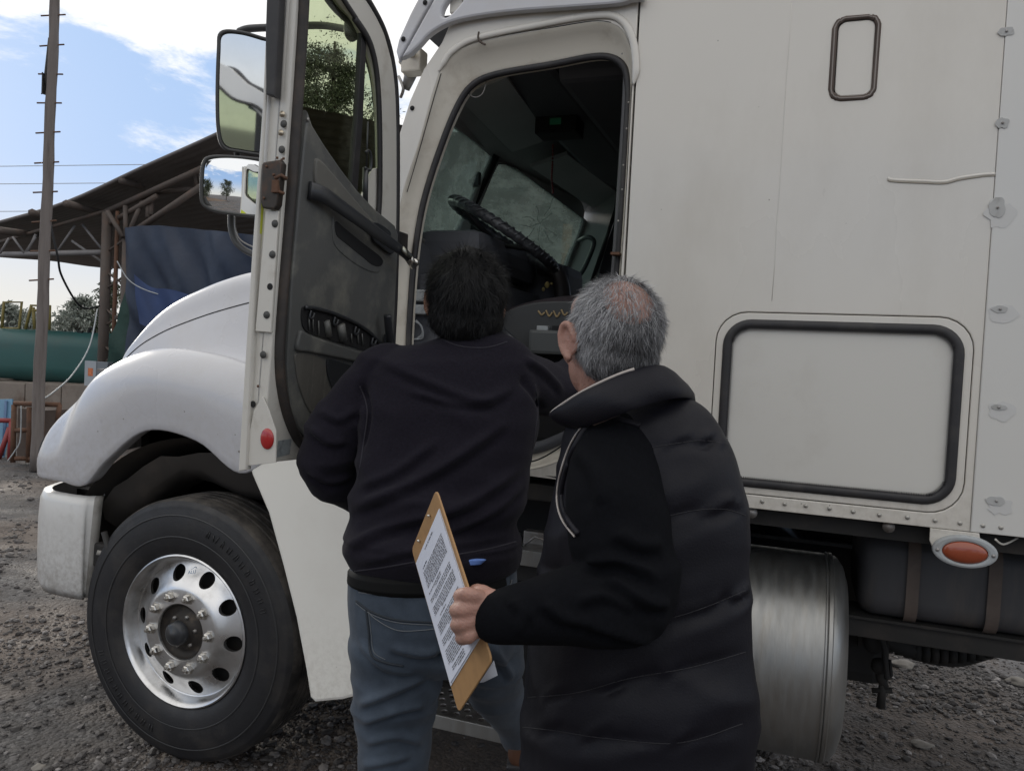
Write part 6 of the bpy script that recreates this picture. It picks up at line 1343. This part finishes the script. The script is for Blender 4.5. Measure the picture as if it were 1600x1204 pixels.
# jeans
jn = [loft([sec(552,804,872,1.93,.130,F1,1.97), sec(548,808,920,1.93,.145,F1,1.97), sec(553,808,980,1.93,.150,F1,1.99), sec(566,802,1015,1.94,.140,F1,2.0)]),
      loft([sec(553,690,990,1.93,.120,F1), sec(557,688,1050,1.93,.112,F1), sec(561,676,1120,1.93,.098,F1), sec(563,668,1200,1.93,.090,F1), (Vector((kneeL.x-.01,kneeL.y,.32)), Vector((.075,0,0)), Vector((0,.08,0))), (Vector((ankL.x,ankL.y,.09)), Vector((.072,0,0)), Vector((0,.085,0)))]),
      limb([hipR, hipR.lerp(kneeR,.5)+Vector((.01,-.01,0)), kneeR, kneeR.lerp(ankR,.5), ankR+Vector((0,0,-.03))], [.100,.090,.073,.066,.062])]
JM = remesh('jeans', jn, .0065, 5, .6)
kz = at_d(610,1095,1.9).z
def fj(p, n):
    a = .0045*fold(p, 2.2, 7, 5.5, 1.2)+.003*fold(p, 4, 12, 1.5, -1.5)
    a += .012*math.exp(-((p.z-kz)/.07)**2)*fold(p, 2.0, 16, 2.2, -1.0)
    a += .007*math.exp(-((p.z-at_d(620,1010,1.9).z)/.05)**2)*fold(p, 1.2, 14, 7.2, .8)
    return a-.002
displace(JM, fj)
creases(JM, [([(562,1100),(610,1082),(664,1058)], .010, .014), ([(566,1128),(620,1110),(664,1100)], .010, .012), ([(572,1160),(620,1150),(660,1160)], .010, .010), ([(610,1010),(660,1022),(700,1012)], .011, .012), ([(560,1000),(600,1042),(650,1050)], .010, .008), ([(640,1180),(600,1190),(566,1196)], .010, .010), ([(700,985),(694,1010),(690,1040)], .012, -.016), ([(770,1010),(790,1040),(800,1060)], .010, .010)])
JEANS = link('jeans', JM, mat('washed_denim', (.026,.038,.056), .85, var=.35, vscale=7, dirt=(.075,.10,.135), dirt_amt=.6, dscale=8, dlo=.42, dhi=.70, bump=.0006, bscale=600, sheen=.1), P1)
BVJ = BVHTree.FromPolygons([v.co for v in JM.vertices], [tuple(p.vertices) for p in JM.polygons])
def stitch(nm, bv, pts, r_, m, par, off=.001, n=8):
    q = [hitpt(bv, x, y, off) for x, y in [(p.x, p.y) for p in cr_spline(pts, n)]]; q = [p for p in q if p]
    if len(q) > 2: return ob(nm, MB().tube(q, r_, 6), m, par)
TH = mat('denim_seam', (.022,.028,.036), .8); TH2 = mat('denim_thread', (.13,.14,.15), .8)
ob('belt', loft([sec(547,806,886,1.925,.146,F1,1.97), sec(546,807,901,1.925,.150,F1,1.97)], 36), mat('black_leather_belt', (.004,.004,.004), .6, spec=.15), P1)
stitch('waistband_seam', BVJ, [(560,922),(620,928),(690,930)], .0022, TH, JEANS); stitch('waistband_seam', BVJ, [(560,925),(620,931),(690,933)], .0012, TH2, JEANS)
stitch('yoke_seam', BVJ, [(556,938),(580,955),(620,968),(680,972),(700,970)], .0026, TH, JEANS); stitch('yoke_seam', BVJ, [(556,942),(580,959),(620,972),(680,976)], .0011, TH2, JEANS)
stitch('pocket_seam', BVJ, [(572,950),(586,966),(620,984),(660,984),(690,980)], .0012, TH2, JEANS)
stitch('pocket_seam', BVJ, [(572,952),(576,985),(580,1022),(600,1034),(630,1040)], .0030, TH, JEANS); stitch('pocket_seam', BVJ, [(576,955),(580,990),(584,1018),(602,1030)], .0010, TH2, JEANS)
stitch('side_seam', BVJ, [(800,905),(790,935),(770,965),(755,985)], .0016, TH2, JEANS); stitch('side_seam', BVJ, [(730,905),(770,898),(795,885)], .0018, TH2, JEANS)
def shoe(ank, dr, nm, m, par):
    dr = Vector((dr.x, dr.y, 0)).normalized(); sd_ = Vector((-dr.y, dr.x, 0)); Z = Vector((0,0,1)); b = ank-Z*.10
    up = remesh('shoe', [loft([(b-dr*.07+Z*.05, sd_*.038, Z*.045), (b+dr*.0+Z*.055, sd_*.043, Z*.055), (b+dr*.11+Z*.035, sd_*.050, Z*.035), (b+dr*.20+Z*.025, sd_*.042, Z*.024)], 20), limb([b+Z*.05, b+Z*.13], [.045,.048])], .005, 3)
    s_ = link(nm, up, m, par); ob('sole', loft([(b-dr*.08+Z*.006, sd_*.040, Z*.012), (b+dr*.05+Z*.006, sd_*.042, Z*.012), (b+dr*.13+Z*.006, sd_*.052, Z*.012), (b+dr*.215+Z*.006, sd_*.040, Z*.012)], 20), M_RUBBER, s_)
shoe(ankL, F1, 'shoe', mat('brown_boot', (.05,.03,.02), .5), P1); shoe(Vector((ankR.x, ankR.y, ankR.z)), F1, 'shoe', mat('brown_boot_b', (.10,.045,.025), .5), P1)

# ---------------------------------------------------------------- grey-haired man with the vest
P2 = thing('person', Vector((at_d(985,1204,1.4).x, at_d(985,1204,1.4).y, 0)), 'grey-haired man with a bald crown in a black padded vest, clipboard in hand', 'person')
F2v = turn(CFH, 22)
hc2 = at_d(956,523,1.40); s2 = 1.0
hf2 = turn(CFH, 20)
hp, H2, HR2 = head_parts(hc2, hf2, Vector((.02,.02,1)), s2)
body = hp+[limb([H2(0,-.02,-.05), at_d(956,612,1.42), at_d(970,655,1.41)], [.060,.060,.075])]
tor2 = [sec(925,1050,612,1.40,.06,F2v), sec(908,1085,632,1.40,.09,F2v), sec(898,1106,660,1.40,.115,F2v), sec(890,1124,700,1.40,.135,F2v), sec(880,1136,760,1.40,.15,F2v), sec(868,1140,830,1.40,.158,F2v), sec(858,1143,900,1.40,.165,F2v), sec(846,1146,980,1.40,.170,F2v), sec(832,1148,1060,1.40,.175,F2v), sec(828,1148,1150,1.40,.178,F2v), sec(828,1146,1250,1.40,.175,F2v), sec(834,1142,1320,1.40,.165,F2v), sec(840,1138,1380,1.40,.160,F2v)]
body.append(loft([(c, a*.80, b*.80) for c, a, b in tor2]))
b2 = at_d(985,1320,1.40)
lg = []
for sgn in (-1, 1):
    h_ = Vector((b2.x, b2.y, .86))+turn(F2v, -90)*(.10*sgn); k_ = Vector((h_.x, h_.y+.02, .48)); a_ = Vector((h_.x, h_.y-.01, .10)); lg.append((h_, k_, a_))
    body += [limb([h_, k_, a_], [.08,.055,.042]), foot(a_, F2v)]
sh2, el2, wr2 = at_d(962,722,1.335), at_d(985,935,1.245), at_d(782,962,1.20)
body.append(limb([sh2, el2, wr2], [.05,.042,.030]))
sh2r = at_d(1085,720,1.47); el2r = at_d(1090,930,1.60); wr2r = at_d(1000,1000,1.72)
body.append(limb([sh2r, el2r, wr2r], [.05,.042,.028])); body += hand(wr2r, wr2r-el2r, Vector((0,0,1)), 1, .8, 1)
# left fist: wrist, back of hand, four curled fingers, thumb
W = at_d
fist = [loft([(W(782,962,1.200), Vector((0,0,.028)), Vector((0,.021,0))), (W(762,960,1.200), Vector((0,0,.034)), Vector((0,.022,0))), (W(742,959,1.200), Vector((0,0,.039)), Vector((0,.020,0))), (W(729,960,1.200), Vector((0,0,.038)), Vector((0,.014,0)))], 20)]
for i, (yy, r_, xx) in enumerate(((928,.0112,722),(951,.0118,716),(974,.0112,717),(994,.0098,724))):
    fist.append(limb([W(748,955+(yy-960)*.75,1.192), W(xx+9,yy,1.186), W(xx-2,yy+2,1.208), W(xx-1,yy+4,1.234), W(xx+12,yy+4,1.252)], [r_*.9,r_*1.06,r_,r_*.95,r_*.85], 5, 14))
    fist.append(MB().ell(W(xx+8, yy, 1.1855), (r_*1.05,)*3))
fist.append(limb([W(768,935,1.205), W(752,926,1.225), W(742,925,1.262), W(734,936,1.290)], [.016,.0135,.012,.010], 5, 14))
body += fist
me = remesh('body', body, .0036, 3)
displace(me, lambda p, n: .0009*fold(p, 40, 40, 3, 0, .1) if (p-wr2).length < .12 else 0.0)
# bald crown: ruddier skin is a skin tone of its own
BODY2 = link('body', me, SK2, P2); eyes(H2, HR2, s2, P2)
for i, (xx, yy) in enumerate(((738,922),)): pass
# vest
VM = remesh('vest', [loft(tor2, 36)], .007, 5, .6)
z0 = at_d(1110,868,1.3).z; SPC = .170
def fv(p, n):
    rel = (p-Vector((b2.x, b2.y, 0))); lat = rel.dot(cr0)
    zz = p.z-.10*lat+.012*noise.noise(p*3); ph = ((zz-z0)/SPC) % 1.0; puff = math.sqrt(max(0, math.sin(math.pi*ph)))
    near = min(ph, 1-ph)
    wr_ = fold(p, 5.5, 3.0, 2.0, 4.5, .25)*math.exp(-(near/.22)**2)*.0085
    low = .011*fold(p, 1.6, 8, 6, -2.6) if p.z < z0-.1 else .006*fold(p, 2, 5, 6, -1.8)
    return .005*puff-.003+wr_*.3+low*.4
def fv2(p, n): return .007*ridge(p, 1.3, 5.5, 6.2, -2.2)*(1.2 if p.z < z0-.08 else .45)+.005*ridge(p, 4, 8, 3.3, -4.0)+.006*noise.noise(p*3.5)-.004
displace(VM, fv2)
SEAMS = [[(1010,700),(1060,692),(1100,688),(1148,696)], [(1020,812),(1080,798),(1130,795),(1165,805)], [(1000,975),(1060,962),(1110,945),(1165,922)], [(808,1090),(900,1082),(980,1060),(1080,1042),(1165,1018)], [(808,1135),(860,1140),(940,1152),(1060,1160),(1160,1130)], [(848,770),(862,775),(880,770)], [(838,880),(855,888),(880,890)]]
creases(VM, [(s_, .0060, -.0060) for s_ in SEAMS]+[([(x, y-38) for x, y in s_], .034, .0035) for s_ in SEAMS])
wr_l = []
for s_ in SEAMS[:5]:
    for k_ in range(12):
        t_ = random.random()*(len(s_)-1.01); i_ = int(t_); x_ = s_[i_][0]+(s_[i_+1][0]-s_[i_][0])*(t_-i_); y_ = s_[i_][1]+(s_[i_+1][1]-s_[i_][1])*(t_-i_); L__ = random.uniform(20, 55); dx_, dy_ = L__*.8, -L__*.5
        wr_l.append(([(x_-dx_*.3, y_-dy_*.3), (x_+dx_*.3, y_+dy_*.2), (x_+dx_, y_+dy_)], .0065, random.uniform(.0022, .0045)))
creases(VM, wr_l)
relax(VM, 2)
M_VEST = mat('black_nylon_quilting', (.0062,.0060,.0098), .55, spec=.22, var=.3, vscale=7, bump=.0004, bscale=300, rvar=.08)
VEST = link('vest', VM, M_VEST, P2)
# collar of the vest
topl = [(861,648,1.43),(886,627,1.345),(928,603,1.30),(982,580,1.285),(1032,570,1.30),(1058,588,1.37),(1046,600,1.47),(985,612,1.53),(905,640,1.52)]
botl = [(895,670,1.42),(912,668,1.33),(950,655,1.275),(1000,636,1.255),(1055,622,1.28),(1082,626,1.38),(1060,645,1.49),(990,665,1.54),(920,680,1.52)]
T_l = cr_spline([at_d(*p) for p in topl], 6, True); B_l = cr_spline([at_d(*p) for p in botl], 6, True); cc_ = sum(B_l, Vector())/len(B_l)
rows = []
for kk, (t_, o_) in enumerate([(0,.0),(.08,.011),(.35,.021),(.65,.021),(.92,.012),(1.0,.0),(1.0,-.004),(.85,-.012),(.5,-.016),(.15,-.012),(0,.0)]):
    r_ = []
    for a, b in zip(B_l, T_l):
        p = a.lerp(b, t_); d = Vector((p.x-cc_.x, p.y-cc_.y, 0)).normalized(); r_.append(p+d*(o_*.5+.006*noise.noise(Vector((p.x*14+p.z*20, p.y*14, p.z*26)))+.004*fold(p, 8, 26, 3, 7)*math.sin(math.pi*t_)))
    rows.append(r_)
CL = ob('vest_collar', MB().grid(rows, True), M_VEST, P2)
pipe = mat('cream_piping', (.42,.38,.35), .7)
ob('collar_piping', MB().tube([p+Vector((0,0,.001)) for p in (T_l[-3:]+T_l[:20])], .0024, 8), pipe, CL)
ob('collar_lining', MB().grid([[a.lerp(b, t_)-Vector((a.x-cc_.x, a.y-cc_.y, 0)).normalized()*.012 for a, b in zip(B_l, T_l)] for t_ in (0, .9)], True), mat('beige_lining', (.22,.17,.15), .9), CL)
# sleeves
slv = [limb([sh2+Vector((0,.03,.015)), sh2.lerp(el2,.35)+Vector((-.005,-.01,0)), sh2.lerp(el2,.75), el2, el2.lerp(wr2,.4), el2.lerp(wr2,.82), el2.lerp(wr2,1.02)], [.082,.084,.080,.073,.062,.047,.041], 5, 26)]
SLM = remesh('sleeve', slv, .006, 5, .6)
displace(SLM, lambda p, n: .0055*fold(p, 3, 7, 2.5, 2.0)+.013*math.exp(-((p-el2).length/.11)**2)*fold(p, 6, 12, 4.4, -2.5)-.002)
creases(SLM, [([(914,880),(968,874),(1028,901)], .010, .011), ([(950,900),(1008,938),(1045,944)], .010, .012), ([(921,975),(1015,1001),(1040,990)], .011, .012), ([(900,700),(930,740),(940,790)], .014, .008), ([(960,830),(1000,850),(1035,850)], .012, .009), ([(850,940),(880,965),(930,975)], .009, .009), ([(800,935),(815,960),(812,990)], .007, .006), ([(900,940),(950,930),(1000,955)], .009, .009)])
M_SLV = fabric('black_jersey', (.0034,.0037,.0052), sheen=.0, lint=(.008,.009,.011))
SL = link('sleeve', SLM, M_SLV, P2)
SLM2 = remesh('sleeve', [limb([sh2r, el2r, wr2r], [.075,.06,.042])], .007, 4); link('sleeve', SLM2, M_SLV, P2)
vv = [v.co for v in VM.vertices]; vf = [tuple(p.vertices) for p in VM.polygons]; k = len(vv)
BV2 = BVHTree.FromPolygons(vv+[v.co for v in SLM.vertices], vf+[tuple(i+k for i in p.vertices) for p in SLM.polygons])
stitch('armhole_piping', BV2, [(932,650),(912,664),(894,688),(880,722),(871,760),(871,790),(880,815),(898,838)], .0020, pipe, VEST, .002)
BV3 = BVHTree.FromPolygons([v.co for v in VM.vertices], vf)
for s_ in SEAMS[:3]+SEAMS[3:5]: stitch('quilt_seam', BV3, s_, .0009, mat('quilt_thread', (.010,.0095,.013), .7), VEST, .0)
stitch('armhole_edge', BV2, [(1000,665),(945,650),(920,664),(902,690),(888,724),(879,760),(879,790),(888,812),(904,834)], .0055, M_VEST, VEST, .0)
# trousers and shoes
tr2 = []
for h_, k_, a_ in lg: tr2.append(limb([h_-Vector((0,0,.06)), k_, a_], [.088,.072,.068]))
tr2.append(loft([(Vector((b2.x,b2.y,.92)), turn(F2v,-90)*.14, F2v*.10), (Vector((b2.x,b2.y,.80)), turn(F2v,-90)*.16, F2v*.11)]))
TM = remesh('trousers', tr2, .009, 4); displace(TM, lambda p, n: .005*fold(p, 2, 8, 1.1, 1.0)); link('trousers', TM, mat('dark_trousers', (.02,.022,.028), .85), P2)
for h_, k_, a_ in lg: shoe(a_, F2v, 'shoe', mat('black_shoe', (.02,.018,.017), .4), P2)
# hair of the second man
HRm = HR2; inv2 = HR2.inverted(); BALD = Vector((-.14, -.78, .62)).normalized()
def hd(p): q = inv2 @ (p-hc2); return Vector((q.x/.08, (q.y+.012)/.095, (q.z-.012)/.09))
def f_cap(p, n):
    d = hd(p).normalized(); g = math.acos(max(-1, min(1, d.dot(BALD)))); b_ = max(0, min(1, (rad(46)-g)/rad(20)))
    return .0012*fold(p, 30, 12, 2, .4, .2)-.012*b_
cp = cap(H2, s2, [((0,-.014,.013),(.0805,.0950,.0895)), ((0,-.035,-.040),(.0715,.060,.052))], .0045, f_cap)
def reg2(d):
    if d.y > .30 and d.z < .55: return 0
    if d.z < -.80: return 0
    g = math.acos(max(-1, min(1, d.dot(BALD)))); return .20+.80*max(0, min(1, (g-rad(18))/rad(30)))**1.3
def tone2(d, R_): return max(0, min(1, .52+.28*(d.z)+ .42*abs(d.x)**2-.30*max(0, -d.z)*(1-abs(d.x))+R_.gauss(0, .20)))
def comb2(d): w_ = Vector((0, -.25, .97)); return (Vector((d.x*1.3, d.y, d.z))-w_)+Vector((0, -.1, -.45))
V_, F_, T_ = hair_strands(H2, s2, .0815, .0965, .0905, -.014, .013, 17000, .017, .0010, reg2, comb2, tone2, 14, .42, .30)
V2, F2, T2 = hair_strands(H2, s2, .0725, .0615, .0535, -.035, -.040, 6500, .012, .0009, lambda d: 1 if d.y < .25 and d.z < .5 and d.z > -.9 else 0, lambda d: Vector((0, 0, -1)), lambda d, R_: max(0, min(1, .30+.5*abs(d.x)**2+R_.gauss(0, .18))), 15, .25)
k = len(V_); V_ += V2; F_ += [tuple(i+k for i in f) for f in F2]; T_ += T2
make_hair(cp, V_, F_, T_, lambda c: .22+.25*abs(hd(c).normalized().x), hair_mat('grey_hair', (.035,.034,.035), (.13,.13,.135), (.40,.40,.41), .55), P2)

# ---------------------------------------------------------------- clipboard
c0, c1, c2, c3 = at_d(681,764,1.335), at_d(643,858,1.485), at_d(716,1113,1.325), at_d(768,1032,1.175)
BFm = Frame(c0, c1-c0, -(c3-c0)); 
if BFm.n.dot(CAM-c0) < 0: BFm = Frame(c0, c0-c1, -(c3-c0))
CB = thing('clipboard', (c0+c2)/2, 'brown clipboard with printed white sheets, held by the man in the vest', 'clipboard')
hits = [BFm.hit(681,764), BFm.hit(643,858), BFm.hit(716,1113), BFm.hit(768,1032)]
def bl(s_, t_):                                        # s: right edge -> left edge, t: top -> bottom
    a = Vector(hits[0]).lerp(Vector(hits[1]), s_); b = Vector(hits[3]).lerp(Vector(hits[2]), s_); q = a.lerp(b, t_); return (q.x, q.y)
def rnd(pts, r_, n=4):
    o_ = []
    for i in range(len(pts)):
        p, a, b = Vector(pts[i]), Vector(pts[i-1]), Vector(pts[(i+1) % len(pts)]); u = (a-p).normalized()*r_; v = (b-p).normalized()*r_
        for k in range(n+1): t_ = k/n; o_.append(tuple((p+u)*(1-t_)**2+p*(2*t_*(1-t_))+(p+v)*t_**2))
    return o_
BOARD = plate('board', BFm, rnd([bl(0,0), bl(1,0), bl(1,1), bl(0,1)], .014), mat('hardboard', (.36,.205,.085), .55, var=.12, vscale=40, dirt=(.22,.12,.05), dirt_amt=.4, dscale=25), CB, (), .0035, .0008, off=0)
pm, nt, bb = newmat('printed_paper')
bb.inputs['Base Color'].default_value = (.66,.69,.78,1); bb.inputs['Roughness'].default_value = .8
PG = [bl(.05,.105), bl(.97,.105), bl(.985,.855), bl(.05,.86)]
def pg(s_, t_): a = Vector(PG[0]).lerp(Vector(PG[1]), s_); b = Vector(PG[3]).lerp(Vector(PG[2]), s_); q = a.lerp(b, t_); return (q.x, q.y)
plate('paper_sheet', BFm, PG, mat('paper_white', (.60,.63,.70), .8), CB, (), .0012, 0, off=.0012)
PAP = plate('paper_sheet', BFm, [pg(.0,.006), pg(.985,.004), pg(.97,.985), pg(.008,.99)], pm, CB, (), .0008, 0, off=.0026)
ink = MB(); R_ = random.Random(5)
def word(s0, s1, t_, h_=.0042):
    q = [pg(s0, t_-h_), pg(s1, t_-h_), pg(s1, t_+h_), pg(s0, t_+h_)]; v = [BFm.P(a, b, .0033) for a, b in q]; ink.add(v, [(0,1,2,3)], False)
def line(t_, a, b, h_=.0036):
    s_ = a
    while s_ < b:
        w_ = R_.uniform(.03, .085); word(s_, min(s_+w_, b), t_+R_.uniform(-.0006, .0006), h_*R_.uniform(.75, 1.05)); s_ += w_+.012
line(.045,.30,.62,.004); line(.125,.66,.82,.004)
t_ = .155
for blk in ((9,.16,.90),(2,.16,.60),(3,.14,.88),(5,.14,.90),(1,.14,.5),(6,.14,.90),(4,.14,.88),(7,.14,.90),(3,.2,.6)):
    for i in range(blk[0]): line(t_, 1-blk[2], 1-blk[1]-(R_.uniform(0,.3) if i == blk[0]-1 else 0), .0034); t_ += .0178
    t_ += .014
o = ob('print_lines', ink, mat('printed_ink', (.045,.045,.055), .8), PAP); o['kind'] = 'stuff'
for s_ in (.30, .72): ob('clip_rivet', MB().ell(BFm.P(*bl(s_, .045), .002), (.0035,.0035,.0025)), M_CHROME, CB)
q = BFm.P(*bl(.55, -.01), -.006); ob('metal_clip', MB().tube([BFm.P(*bl(.35,.02), -.008), BFm.P(*bl(.70,.02), -.008)], .006, 8).box(BFm.P(*bl(.42,.0), -.012)-Vector((.006,.006,.006)), BFm.P(*bl(.42,.0), -.012)+Vector((.006,.006,.006)), bev=.002), M_BLACK, CB)
ob('loose_sheet', MB().grid([[BFm.P(*bl(s_, 1.0-.0), -.004-.0*k) + Vector((.001*k, .004*k, -.009*k*(1-s_*2.2))) for s_ in (0, .1, .2, .3, .4)] for k in range(4)]), mat('paper_back', (.55,.57,.62), .8), CB)
